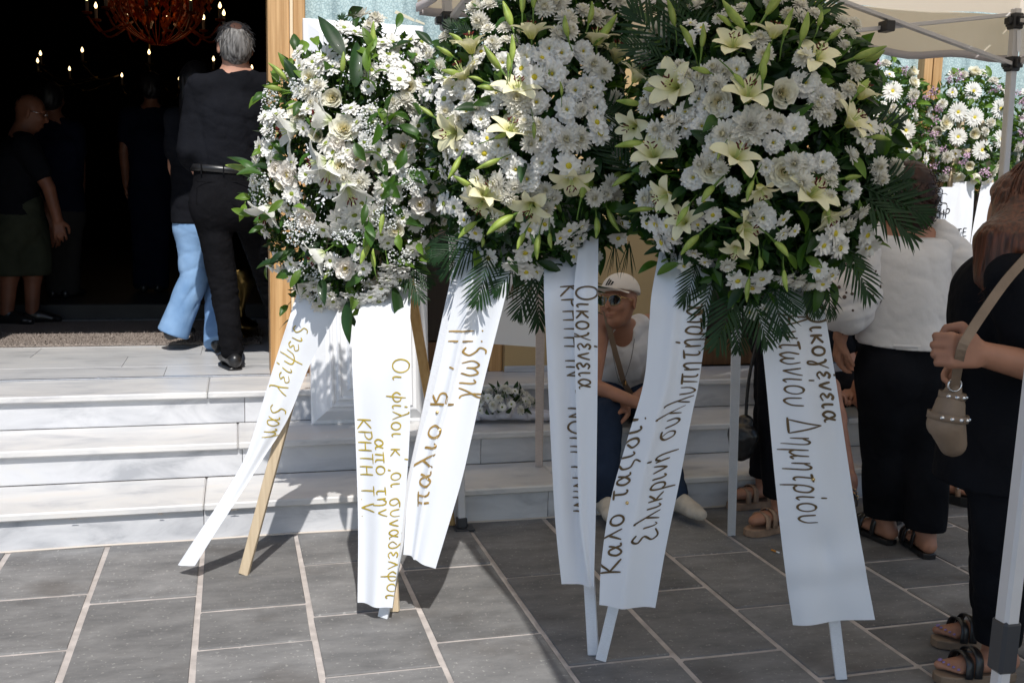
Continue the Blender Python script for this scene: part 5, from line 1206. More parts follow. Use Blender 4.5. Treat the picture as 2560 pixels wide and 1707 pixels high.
# ---------------------------------------------------------------- two people sitting on the steps, mostly hidden
def sitter(x, fy, label, skin, topm, botm, skirt, shoes, knee_y=4.22, hy=4.70, fdx=-.6, ank=.30):
    f = nrm((fdx * .4, -1, 0)); xd = nrm((1, fdx * .4, 0)); z = 2 * RS
    J = dict(head=np.array([x, hy - .14, z + .66]), neck=np.array([x, hy - .06, z + .54]), che=np.array([x, hy - .03, z + .40]), wai=np.array([x, hy, z + .22]), pel=np.array([x, hy, z + .10]), shl=np.array([x - .16, hy - .05, z + .47]), shr=np.array([x + .16, hy - .05, z + .47]), look=(-.4, -1, -.2),
             ell=np.array([x - .22, hy - .16, z + .24]), elr=np.array([x + .22, hy - .16, z + .24]), wrl=np.array([x - .10, hy - .38, z + .20]), wrr=np.array([x + .10, hy - .38, z + .20]),
             hil=np.array([x - .08, hy - .02, z + .09]), hir=np.array([x + .08, hy - .02, z + .09]), knl=np.array([x - .11, knee_y, z + .20]), knr=np.array([x + .09, knee_y + .02, z + .19]), anl=np.array([x + ank - .16, fy + .13, .11]), anr=np.array([x + ank, fy, .11]), fdl=(fdx, -.75, 0), fdr=(fdx, -.75, 0))
    o = person((x, hy, z), label)
    b = skeleton(J, xd, f, .93, .05, hands=[(J['wrl'], (.7, -.5, -.3), (0, 0, -1), -1, .5), (J['wrr'], (-.7, -.5, -.3), (0, 0, -1), 1, .5)], face=True, feet=False)
    for s in 'lr': b += foot(J['an' + s], J['fd' + s], .122, z=.045) + toes(J['an' + s], J['fd' + s], .045)
    sobj("body", b, .0085, skin, o); wr = wrinkle(.010, 20, 3)
    tp = [Chain([J['pel'], J['wai'], J['che'], A(J['neck'], 0, 0, -.03)], [.165, .15, .16, .06], [.125, .118, .122, .06], xd, .05), Chain([J['shl'], A(J['neck'], 0, 0, -.05), J['shr']], [.06] * 3, k=.05)]
    for s in 'lr': tp.append(Chain([J['sh' + s], A(J['sh' + s]) * .45 + A(J['el' + s]) * .55], [.062, .058], k=.03))
    sobj("top", tp, .010, topm, o, wr)
    lp = [Chain([A(J['pel'], 0, 0, .04), J['pel']], [.165, .17], [.125, .13], xd, .05)]
    for s in 'lr':
        lp.append(Chain([J['hi' + s], A(J['hi' + s]) * .18 + A(J['kn' + s]) * .82] if skirt else [J['hi' + s], J['kn' + s], A(J['an' + s], 0, 0, .05)], [.10, .088] if skirt else [.098, .078, .068], k=.05))
    sobj("dress_skirt" if skirt else "trousers", lp, .010, botm, o, wr, [] if skirt else [HALF((0, 0, .15), (0, 0, -1))])
    h = A(J['head']); up = np.array((0, 0, 1.)); lk = nrm((-.4, -1, -.2)); s = np.cross(lk, up)
    sobj("hair", [ELL(h + up * .018 - lk * .012, .086, .10, .099, s, up), Chain([h - lk * .05, h - lk * .07 - up * .16], [.08, .06], [.06, .04], s, .04), CUT(ELL(h + lk * .11 - up * .05, .085, .09, .10, s, up, .015))], .009, HAIRDARK, o, wrinkle(.01, 45, 5))
    for s in 'lr': sandal(o, J['an' + s], J['fd' + s], 0, .045, *shoes)
sitter(2.93, 3.80, "seated person in black with chunky black sandals trimmed in gold chain", SKIN_T, BLACKCLOTH, BLACKCLOTH, True, (LEATHERB, LEATHERB, .165, (.09, .115), NAILW, GOLDMETAL), knee_y=4.25, ank=-.02)
sitter(3.42, 3.95, "seated person with dark strapped sandals and taupe trousers behind the white blouse", SKIN_T, BLACKCLOTH, GREYTROUSER, False, (LEATHERB, SUEDE, .165, (.09,), None, SILVER), fdx=.55, ank=-.14)
# red cup by the sitter's knee, cigarette end on the slabs
c = at(1925, 865, 4.30); c = np.array([c[0], 4.52, 2 * RS]); rc = empty("red_cup", c); tag(rc, "small red cup standing on the steps beside a seated person", "cup")
MB().put(*lathe([(0, .002), (.026, 0), (.034, .09), (.036, .095), (.033, .094), (.025, .01)], c, 18)).build("cup_body", RED, rc, True)
p, q = atz(1772, 1262, .006), atz(1790, 1269, .006); ce = empty("cigarette_end", p); tag(ce, "orange tipped cigarette end lying on the shaded slabs", "cigarette")
MB().put(*tube([p, p + (q - p) * .62], .0038, 8)).build("filter_tip", FILTER, ce, True); MB().put(*tube([p + (q - p) * .63, q], .0036, 8)).build("paper_stub", LACQ, ce, True)
# ================================================================ flower and leaf shapes (local +Z = the way the flower faces)
FR = np.random.default_rng(21)
def petal(mb, ang, L, W, tilt, curl=0.0, cup=.0, base=.004, z0=0.0, nl=4, nw=2, wf=None, ruff=0.0, mat=0, tipz=0.0, phase=0.0):
    """one petal; tilt = rise angle from flat, curl = extra bend towards the tip"""
    wf = wf or (lambda s: math.sin(math.pi * (.12 + .80 * s)) ** .7)
    V = []; r, z, a = base, z0, tilt; ds = L / nl; ca, sa = math.cos(ang), math.sin(ang)
    for i in range(nl + 1):
        s = i / nl; w = W * wf(s)
        for j in range(nw + 1):
            t = 2 * j / nw - 1; up = cup * W * t * t * (.4 + .6 * s) + ruff * W * s * s * math.sin(t * 5.5 + phase + 3 * s)
            x = r - math.sin(a) * up; zz = z + math.cos(a) * up; y = t * w
            if i == nl and nw > 1 and t == 0: x += tipz
            V.append((x * ca - y * sa, x * sa + y * ca, zz))
        r += math.cos(a) * ds; z += math.sin(a) * ds; a += curl / nl
    mb.put(V, [(i * (nw + 1) + j, (i + 1) * (nw + 1) + j, (i + 1) * (nw + 1) + j + 1, i * (nw + 1) + j + 1) for i in range(nl) for j in range(nw)], mat)
def dome(mb, r, h, mat, z0=0, n=10, bumps=0):
    pr = [(0, h), (r * .5, h * .85), (r * .85, h * .45), (r, 0), (r * .8, -h * .5)]
    V, F = lathe(pr, (0, 0, z0), n); mb.put(V, F, mat)
def calyx(mb, mat, r=.006, L=.05, bend=.0):
    P = [(0, 0, -.002), (0, 0, -.010), (bend * .3, 0, -L * .5), (bend, 0, -L)]; mb.put(*tube(P, [r, r * .55, .0016, .0016], 5), mat)
def daisy(seed, eye):
    g = np.random.default_rng(seed); mb = MB(); tw = g.uniform(0, .35); ph = g.uniform(0, 6.3)
    for n, L, W, tl, z in ((14, .0290, .0072, .08, 0), (12, .0250, .0068, .28, .0025), (7, .018, .0052, .55, .004)):
        for k in range(n): petal(mb, 2 * math.pi * (k + g.uniform(-.25, .25)) / n, L * g.uniform(.88, 1.08), W * g.uniform(.9, 1.12), tl + g.normal() * .17 + tw * math.cos(2 * math.pi * k / n - ph), -.30 + g.normal() * .28, .22, .005, z, 4, 2, mat=0)
    dome(mb, .0088, .0050, 1, .0035, 10); calyx(mb, 2); return mb.mesh("daisy", [P_MUM, eye, STEM])
def full_mum(seed, layers=6, R=.031):
    g = np.random.default_rng(seed); mb = MB()
    for i in range(layers):
        u = i / (layers - 1); n = int(20 - 8 * u); L = R * (1 - .52 * u)
        for k in range(n): petal(mb, 2 * math.pi * (k + .5 * (i % 2) + g.uniform(-.3, .3)) / n, L * g.uniform(.88, 1.1), R * .145 * g.uniform(.85, 1.15), -.05 + 1.25 * u + g.normal() * .10, .1 + .5 * u + g.normal() * .15, .45, .003, .002 + .007 * u, 4, 2)
    dome(mb, .005, .006, 0, .006, 8); calyx(mb, 1); return mb.mesh("mum", [P_MUMF, STEM])
def lisianthus(seed):
    g = np.random.default_rng(seed); mb = MB()
    for i, (n, L, W, tl, cu) in enumerate(((6, .038, .0205, .42, -.65), (6, .036, .020, .72, -.75), (5, .032, .018, 1.0, -.75), (5, .026, .015, 1.22, -.6))):
        for k in range(n): petal(mb, 2 * math.pi * (k + .5 * (i % 2) + g.uniform(-.15, .15)) / n, L * g.uniform(.92, 1.08), W * g.uniform(.9, 1.1), tl + g.normal() * .1, cu + g.normal() * .15, .12, .004, -.008 + .002 * i, 6, 7, lambda s: .35 + .65 * math.sin(math.pi * .5 * min(1, s * 1.25)) if s < .95 else .86, .36, 0, phase=g.uniform(0, 6.3))
    dome(mb, .0045, .012, 1, .0, 8); calyx(mb, 2, .006); return mb.mesh("lisianthus", [P_LIS, MUMEYEY, STEM])
def rose(seed, pm, open_=1.0):
    g = np.random.default_rng(seed); mb = MB()
    for i in range(30):
        u = i / 29; a = i * 2.39996 + g.uniform(-.2, .2); L = .020 + .020 * u
        petal(mb, a, L, .0085 + .0155 * u, 1.50 - .62 * u * open_ + g.normal() * .04, -.25 - .75 * u * u * open_, .42, .0015 + .0115 * u, -.012 - .004 * u + .004 * (1 - u), 6, 6, lambda s: .62 + .38 * math.sin(math.pi * min(1, .15 + s * .75)) if s < .9 else .78, .05, 0, phase=g.uniform(0, 6))
    for k in range(5): petal(mb, 2 * math.pi * k / 5, .024, .005, -.5, -.3, .2, .004, -.016, 3, 2, None, 0, 1)
    calyx(mb, 1, .008); return mb.mesh("rose", [pm, STEM])
def peony(seed):
    g = np.random.default_rng(seed); mb = MB()
    for i, (n, L, W, tl) in enumerate(((7, .040, .019, .18), (7, .036, .018, .55), (6, .030, .016, .95))):
        for k in range(n): petal(mb, 2 * math.pi * (k + .5 * i + g.uniform(-.2, .2)) / n, L * g.uniform(.9, 1.1), W, tl + g.normal() * .15, .25 + g.normal() * .3, .35, .004, .001 * i, 5, 5, None, .12, 0, phase=g.uniform(0, 6))
    for k in range(14):
        a = g.uniform(0, 6.3); r = g.uniform(0, .008); mb.put(*tube([(r * math.cos(a), r * math.sin(a), 0), (r * 1.6 * math.cos(a), r * 1.6 * math.sin(a), .014)], [.0008, .0016], 4), 1)
    calyx(mb, 2, .007); return mb.mesh("peony", [P_PEO, MUMEYEY, STEM])
def lily(seed, pm, opn=1.0):
    g = np.random.default_rng(seed); mb = MB()
    for k in range(6):
        inner = k % 2; L = .094 * g.uniform(.94, 1.06)
        petal(mb, 2 * math.pi * k / 6 + g.normal() * .06, L, (.0275 if inner else .0200) * g.uniform(.95, 1.05), 1.22 - .14 * inner - .28 * (opn - 1), -1.55 * opn + g.normal() * .15, .30 if inner else .2, .004, -.035 + .001 * inner, 9, 4, lambda s: (.26 + .74 * math.sin(math.pi * min(1, .06 + s * .92)) ** .9) if s < .99 else .06, .04, 0, phase=g.uniform(0, 6))
    for k in range(6):
        a = 2 * math.pi * (k + .5) / 6 + g.normal() * .1; ca, sa = math.cos(a), math.sin(a)
        P = catmull([(.002 * ca, .002 * sa, -.03), (.006 * ca, .006 * sa, .005), (.015 * ca, .015 * sa, .030)], 6); mb.put(*tube(P, .0011, 4), 1)
        e = P[-1]; t = nrm(np.array([ca * .5 - sa * .4 * g.normal(), sa * .5 + ca * .4 * g.normal(), .6])); mb.put(*tube([e - t * .008, e - t * .003, e + t * .003, e + t * .008], [.0012, .0026, .0026, .0012], 5), 2)
    mb.put(*tube([(0, 0, -.03), (.001, 0, .01), (.003, .001, .036)], [.0018, .0016, .0018], 5), 1); mb.put(*lathe([(0, .004), (.0032, .002), (.0036, 0), (.001, -.002)], (.003, .001, .037), 6), 1)
    mb.put(*tube([(0, 0, -.034), (0, 0, -.045), (.004, 0, -.10)], [.005, .003, .0022], 5), 3); return mb.mesh("lily", [pm, FILAMENT, ANTHER, STEM])
def bud(seed, L=.085, R=.0125):
    g = np.random.default_rng(seed); mb = MB(); n, m = 12, 12; V = []; F = []
    for i in range(m + 1):
        s = i / m; r = R * (math.sin(math.pi * (.06 + .90 * s ** .85)) ** .8) * (1 - .18 * s)
        for k in range(n):
            a = 2 * math.pi * k / n; rr = r * (1 + .10 * math.cos(3 * a)); V.append((rr * math.cos(a), rr * math.sin(a) + .012 * math.sin(s * 2.4) * .5, L * s))
    for i in range(m):
        for k in range(n): F.append((i * n + k, i * n + (k + 1) % n, (i + 1) * n + (k + 1) % n, (i + 1) * n + k))
    V.append((0, .004, L)); F += [(m * n + k, m * n + (k + 1) % n, len(V) - 1) for k in range(n)]
    mb.put(V, F, 0); mb.put(*tube([(0, 0, .002), (0, -.004, -.025), (0, -.015, -.06)], [.004, .0022, .002], 5), 1); return mb.mesh("lily_bud", [BUD, STEM])
def leaf(L, W, m, seed, lob=0.0, droop=.5, fold=.25):
    """leaf along +X, facing +Z"""
    g = np.random.default_rng(seed); mb = MB(); nl, nw = 8, 4; V = []
    x = z = 0.0; a = .25
    for i in range(nl + 1):
        s = i / nl; w = W * (math.sin(math.pi * min(1, .04 + s * .96)) ** .75 if s < .995 else .02) * (1 - .35 * s) * 1.25 * (1 + lob * math.cos(s * 13))
        for j in range(nw + 1):
            t = 2 * j / nw - 1; V.append((x, t * w, z + fold * abs(t) * w + .05 * W * math.sin(7 * s + 2 * t + seed)))
        x += math.cos(a) * L / nl; z += math.sin(a) * L / nl; a -= droop / nl
    F = [(i * (nw + 1) + j, (i + 1) * (nw + 1) + j, (i + 1) * (nw + 1) + j + 1, i * (nw + 1) + j + 1) for i in range(nl) for j in range(nw)]
    mb.put(V, F, 0); mb.put(*tube([(-.03, 0, -.006), (0, 0, -.001), (L * .35, 0, V[3 * (nw + 1) + 2][2] - .0005)], [.0014, .0016, .0008], 4), 0); return mb.mesh("leaf", [m])
def frond(L, n, seed, spread=.42, lw=.0075):
    """feather palm frond along +X, facing +Z"""
    g = np.random.default_rng(seed); mb = MB(); bend = g.uniform(.15, .45)
    R = catmull([(0, 0, 0), (L * .35, 0, L * .03), (L * .7, .0, 0), (L, 0, -L * bend * .35)], 14); mb.put(*tube(R, np.linspace(.0030, .0008, 14), 5), 0)
    for i in range(n):
        u = .10 + .88 * i / (n - 1); c = R[0] + 0; k = u * 13; a = int(min(12, k)); c = R[a] + (R[a + 1] - R[a]) * (k - a)
        l = L * spread * (math.sin(math.pi * (.22 + .70 * u)) ** .8) * g.uniform(.85, 1.1)
        for sd in (-1, 1):
            ang = (.88 - .60 * u) * g.uniform(.85, 1.18); d = np.array([math.cos(ang), sd * math.sin(ang), g.uniform(-.15, .12)]); p = np.cross(d, (0, 0, 1)); V = []
            for q in range(5):
                s = q / 4; w = lw * (math.sin(math.pi * (.10 + .88 * s)) ** .7 if q < 4 else .03); e = c + d * l * s + np.array([0, 0, -l * .22 * s * s])
                V += [e - p * w + (0, 0, w * .25), e, e + p * w + (0, 0, w * .25)]
            mb.put(V, [(3 * q + j, 3 * q + j + 1, 3 * q + j + 4, 3 * q + j + 3) for q in range(4) for j in (0, 1)], 0)
    return mb.mesh("palm_frond", [PALM])
def strands(L, seed):
    """a few long narrow palm blades fanning out from one point along +X"""
    g = np.random.default_rng(seed); mb = MB()
    for i in range(7):
        a = (i - 3) * .085 + g.normal() * .04; l = L * g.uniform(.65, 1.05); V = []; w = L * .011
        for q in range(7):
            s = q / 6; ww = w * (math.sin(math.pi * (.08 + .90 * s)) ** .7 if q < 6 else .03); x = l * s; y = math.sin(a) * l * s + g.normal() * .001; z = -.05 * L * s * s + .01 * L * (i % 3)
            V += [(x, y - ww, z), (x, y, z - ww * .4), (x, y + ww, z)]
        mb.put(V, [(3 * q + j, 3 * q + j + 1, 3 * q + j + 4, 3 * q + j + 3) for q in range(6) for j in (0, 1)], 0)
    return mb.mesh("palm_frond", [PALM])
def gerbera(seed):
    g = np.random.default_rng(seed); mb = MB()
    for n, L, W, tl, z in ((24, .050, .0058, .05, 0), (20, .043, .0055, .22, .003), (14, .020, .0035, .55, .005)):
        for k in range(n): petal(mb, 2 * math.pi * (k + g.uniform(-.2, .2)) / n, L * g.uniform(.93, 1.05), W, tl + g.normal() * .06, -.15, .15, .007, z, 4, 2)
    dome(mb, .010, .006, 1, .003, 12); calyx(mb, 2); return mb.mesh("gerbera", [P_GERB, MUMEYEY, STEM])
def statice(seed):
    g = np.random.default_rng(seed); mb = MB()
    for k in range(46):
        t = g.random(); p = np.array([g.normal() * .010, g.normal() * .010, .01 + .055 * t]); s = g.uniform(.003, .0058)
        for q in range(2):
            d = nrm(g.normal(size=3)); e = nrm(np.cross(d, g.normal(size=3))); f_ = np.cross(d, e); mb.put([p + e * s, p + f_ * s, p - e * s, p - f_ * s], [(0, 1, 2, 3)], 0)
    mb.put(*tube([(0, 0, .06), (0, 0, -.05)], .0015, 4), 1); return mb.mesh("statice", [STATICE, STEM])
FM = dict(daisy=[daisy(s, MUMEYE) for s in range(1, 9)], daisyy=[daisy(s, MUMEYEY) for s in range(41, 47)], mum=[full_mum(s) for s in (7, 8, 9, 51, 52, 53)], bigmum=[full_mum(10, 8, .062)],
          lis=[lisianthus(s) for s in (11, 12, 13, 61, 62, 63)], rose=[rose(14, P_ROSE, 1.0), rose(15, P_ROSE, .75), rose(16, P_ROSE, .45)], peony=[peony(17), peony(18)],
          lily=[lily(19, P_LILY), lily(20, P_LILY, .9), lily(22, P_LILY, 1.08)], lilyw=[lily(23, P_LILYW, .8), lily(24, P_LILYW, .95)], bud=[bud(25), bud(26, .075, .0105), bud(27, .055, .0095)],
          gerb=[gerbera(28), gerbera(29)], stat=[statice(30), statice(31)],
          leafd=[leaf(.085, .0125, LEAF_D, 1, 0, .8), leaf(.075, .0145, LEAF_D, 2, .05, .3, .4)], leafm=[leaf(.075, .0125, LEAF_M, 3, 0, 1.0), leaf(.065, .0150, LEAF_M, 4, .08, .8, .4)], leafl=[leaf(.07, .0115, LEAF_L, 5, 0, .9), leaf(.06, .0135, LEAF_L, 6, .07, 1.1, .4)],
          broad=[leaf(.20, .028, LEAF_D, 7, 0, .45, .2), leaf(.17, .026, LEAF_D, 8, 0, .9, .25)], frond=[frond(.30, 12, 1, .58, .0066), frond(.34, 13, 2, .54, .0064), frond(.26, 10, 3, .62, .0060), strands(.30, 4)])
NAME = dict(daisy="daisy", daisyy="daisy", mum="chrysanthemum", bigmum="chrysanthemum_head", lis="lisianthus", rose="rose", peony="peony", lily="lily", lilyw="lily", bud="lily_bud", gerb="gerbera", stat="statice_sprig", leafd="leaf", leafm="leaf", leafl="leaf", broad="broad_leaf", frond="palm_frond")
def orient(p, z, sc=1.0, spin=None, xdir=None):
    """matrix with local Z along z; X towards xdir if given, else a random spin"""
    z = nrm(z)
    if xdir is None:
        a = spin if spin is not None else FR.uniform(0, 2 * math.pi); r = np.array([math.cos(a), math.sin(a), .3]); x = nrm(np.cross(r, z)) if abs(r @ z) < .98 * np.linalg.norm(r) else nrm(np.cross((0, 0, 1), z))
    else: x = nrm(np.asarray(xdir) - z * (np.asarray(xdir) @ z))
    y = np.cross(z, x)
    if xdir is None: x = x * FR.uniform(.9, 1.1); y = y * FR.uniform(.9, 1.1); z = z * FR.uniform(.85, 1.2)
    return Matrix(((x[0] * sc, y[0] * sc, z[0] * sc, p[0]), (x[1] * sc, y[1] * sc, z[1] * sc, p[1]), (x[2] * sc, y[2] * sc, z[2] * sc, p[2]), (0, 0, 0, 1)))
def bloom(par, kind, p, z, sc=1.0, xdir=None, v=None):
    L = FM[kind]; me = L[int(FR.integers(len(L)))] if v is None else L[v % len(L)]
    return link(NAME[kind], me, par, orient(p, z, sc, xdir=xdir))
# ================================================================ brush lettering: glyph strokes in a unit em (x right, y up, cap height 1)
def o_(cx_, cy_, rx, ry, a0=1.3, a1=7.9, n=12): return [(cx_ + rx * math.cos(t), cy_ + ry * math.sin(t)) for t in np.linspace(a0, a1, n)]
GL = {'Ο': (.85, [o_(.4, .5, .36, .5, 1.2, 8.2)]), 'ο': (.52, [o_(.24, .28, .21, .28)]), 'ι': (.28, [[(.08, .55), (.06, .18), (.13, .02), (.25, .10)]]),
      'κ': (.50, [[(.08, .56), (.06, 0)], [(.44, .56), (.22, .36), (.10, .28), (.26, .16), (.46, 0)]]), 'γ': (.52, [[(.02, .50), (.16, .42), (.26, .05), (.22, -.32), (.10, -.34), (.12, -.10), (.30, .20), (.48, .58)]]),
      'ε': (.42, [[(.38, .50), (.20, .57), (.07, .44), (.24, .30), (.04, .15), (.16, .0), (.40, .09)]]), 'ν': (.46, [[(.04, .55), (.18, .02)], [(.18, .02), (.30, .25), (.42, .58)]]),
      'α': (.58, [[(.48, .55), (.36, .18), (.18, .0), (.04, .20), (.12, .48), (.28, .52), (.38, .28), (.46, .04), (.58, .06)]]), 'Α': (.80, [[(.02, 0), (.36, 1.0)], [(.36, 1.0), (.70, -.02)], [(.14, .36), (.60, .34)]]),
      'τ': (.46, [[(.0, .54), (.44, .58)], [(.22, .56), (.19, .12), (.30, .0), (.38, .06)]]), 'ω': (.72, [[(.12, .55), (.02, .25), (.14, .0), (.30, .14), (.34, .40)], [(.34, .40), (.36, .12), (.50, .0), (.64, .22), (.55, .56)]]),
      'υ': (.52, [[(.04, .52), (.08, .12), (.24, .0), (.42, .20), (.44, .56)]]), 'Δ': (.85, [[(.05, .02), (.36, 1.0)], [(.36, 1.0), (.78, .02)], [(.78, .02), (-.05, .02)]]), 'η': (.50, [[(.05, .56), (.08, .0)], [(.08, .38), (.24, .57), (.38, .42), (.38, -.30)]]),
      'μ': (.62, [[(.10, -.38), (.08, .56)], [(.08, .16), (.22, .0), (.38, .18), (.40, .56)], [(.40, .22), (.46, .02), (.58, .10)]]), 'ρ': (.50, [[(.06, -.42), (.06, .28), (.20, .56), (.42, .42), (.38, .08), (.20, .0), (.08, .10)]]),
      'λ': (.52, [[(.04, .96), (.14, .92), (.30, .45), (.48, .0)], [(.26, .56), (.03, .0)]]), 'π': (.62, [[(.0, .55), (.58, .58)], [(.16, .56), (.13, .0)], [(.42, .57), (.42, .12), (.55, .02)]]), 'σ': (.58, [[(.60, .58), (.30, .56), (.06, .36), (.12, .03), (.34, .02), (.44, .28), (.28, .56)]]),
      'ς': (.44, [[(.42, .50), (.22, .57), (.06, .38), (.20, .18), (.38, .05), (.30, -.14), (.14, -.16)]]), 'ξ': (.46, [[(.40, .96), (.12, .86), (.30, .62), (.10, .40), (.12, .08), (.40, -.06), (.26, -.32)]]), 'δ': (.52, [[(.44, .92), (.22, .98), (.16, .78), (.40, .46), (.40, .12), (.20, .0), (.05, .22), (.26, .50)]]),
      'φ': (.62, [[(.26, -.38), (.34, .82)], [(.16, .52), (.04, .26), (.24, .02), (.54, .18), (.52, .46), (.34, .56)]]), 'ψ': (.66, [[(.32, -.36), (.36, .90)], [(.04, .56), (.10, .14), (.34, .06), (.58, .20), (.64, .60)]]), 'θ': (.50, [o_(.24, .45, .18, .46), [(.08, .46), (.42, .46)]]),
      'Κ': (.66, [[(.08, 1.0), (.06, 0)], [(.60, 1.0), (.10, .45)], [(.10, .45), (.64, -.02)]]), 'Ρ': (.58, [[(.08, 0), (.10, 1.0)], [(.02, .96), (.40, 1.0), (.54, .74), (.36, .50), (.10, .48)]]), 'Η': (.68, [[(.08, 1), (.06, 0)], [(.58, 1), (.56, 0)], [(.07, .5), (.57, .52)]]), 'Τ': (.66, [[(.0, .98), (.64, 1.0)], [(.32, .98), (.30, 0)]]),
      'Ν': (.68, [[(.06, 0), (.08, 1.0)], [(.08, 1.0), (.56, .02)], [(.56, .02), (.58, 1.0)]]), '-': (.50, [[(.08, .45), (.42, .47)]]), 'V': (.66, [[(.04, 1), (.30, 0)], [(.30, 0), (.60, 1.02)]]), '.': (.24, [[(.08, .02), (.12, .0)]]), '!': (.34, [[(.18, 1.05), (.12, .30)], [(.10, .04), (.13, .0)]]),
      "'": (.22, [[(.12, 1.0), (.06, .78)]]), 'Ι': (.30, [[(.12, 1), (.10, 0)]]), 'Ε': (.58, [[(.08, 1), (.06, 0)], [(.08, 1), (.52, .98)], [(.07, .52), (.44, .53)], [(.06, 0), (.54, .02)]]), 'Γ': (.58, [[(.08, 0), (.10, 1)], [(.10, 1), (.54, .98)]]), 'Υ': (.62, [[(.04, 1), (.28, .5)], [(.58, 1), (.28, .5), (.26, 0)]]), 'Μ': (.80, [[(.04, 0), (.12, 1)], [(.12, 1), (.38, .3)], [(.38, .3), (.66, 1)], [(.66, 1), (.72, 0)]]),
      'Π': (.70, [[(.08, 0), (.09, 1)], [(.02, 1), (.66, .98)], [(.58, .98), (.58, 0)]]), ' ': (.42, []), 'Є': (.62, [[(.56, .86), (.30, 1.0), (.10, .78), (.34, .54), (.04, .24), (.22, .0), (.60, .12)]]), 'β': (.5, [[(.06, -.3), (.08, .8), (.28, 1), (.38, .75), (.14, .52), (.42, .4), (.40, .08), (.10, .04)]])}
for c_, b_ in (('ί', 'ι'), ('έ', 'ε'), ('ά', 'α'), ('ώ', 'ω'), ('ή', 'η'), ('ό', 'ο')):
    w_, s_ = GL[b_]; GL[c_] = (w_, s_ + [[(w_ * .45, .74), (w_ * .55, .92)]])
def lettering(S, text, u0, v0, size, reading, width, gap=.10, squeeze=1.0, drift=0.0, jit=.02, mat=None, par=None):
    """strokes of text on a ribbon surface S(u metres across, v metres down) -> P, N. reading 'down' or 'up'"""
    g = np.random.default_rng(len(text) * 7 + int(size * 1000)); x = 0.0
    for ch_ in text:
        w, st = GL[ch_]; dy = g.normal() * jit; mb = MB()
        for s in st:
            P = catmull(s, max(6, 5 * len(s))) if len(s) > 2 else np.array([np.array(s[0]) + (np.array(s[1]) - np.array(s[0])) * t for t in np.linspace(0, 1, 6)])
            P = np.asarray(P, float); T = np.gradient(P, axis=0); V = []; n = len(P)
            for i in range(n):
                t = nrm(T[i]); nn = np.array([-t[1], t[0]]); ww = width * (.75 + .35 * math.sin(2.2 * i / n + 1.0 + dy * 20)) / size / 2 * (.7 if i in (0, n - 1) else 1)
                for q in (-1, 1):
                    a, b = P[i] + nn * ww * q; a = (x + a) * size * squeeze; b = (b + dy) * size + drift * a
                    u, v = (u0 + b, v0 + a) if reading == 'down' else (u0 - b, v0 - a)
                    p, N = S(u, v); V.append(p + N * .0018)
            mb.put(V, [(2 * i, 2 * i + 1, 2 * i + 3, 2 * i + 2) for i in range(n - 1)])
        if st: mb.build("letter", mat, par)
        x += w + gap
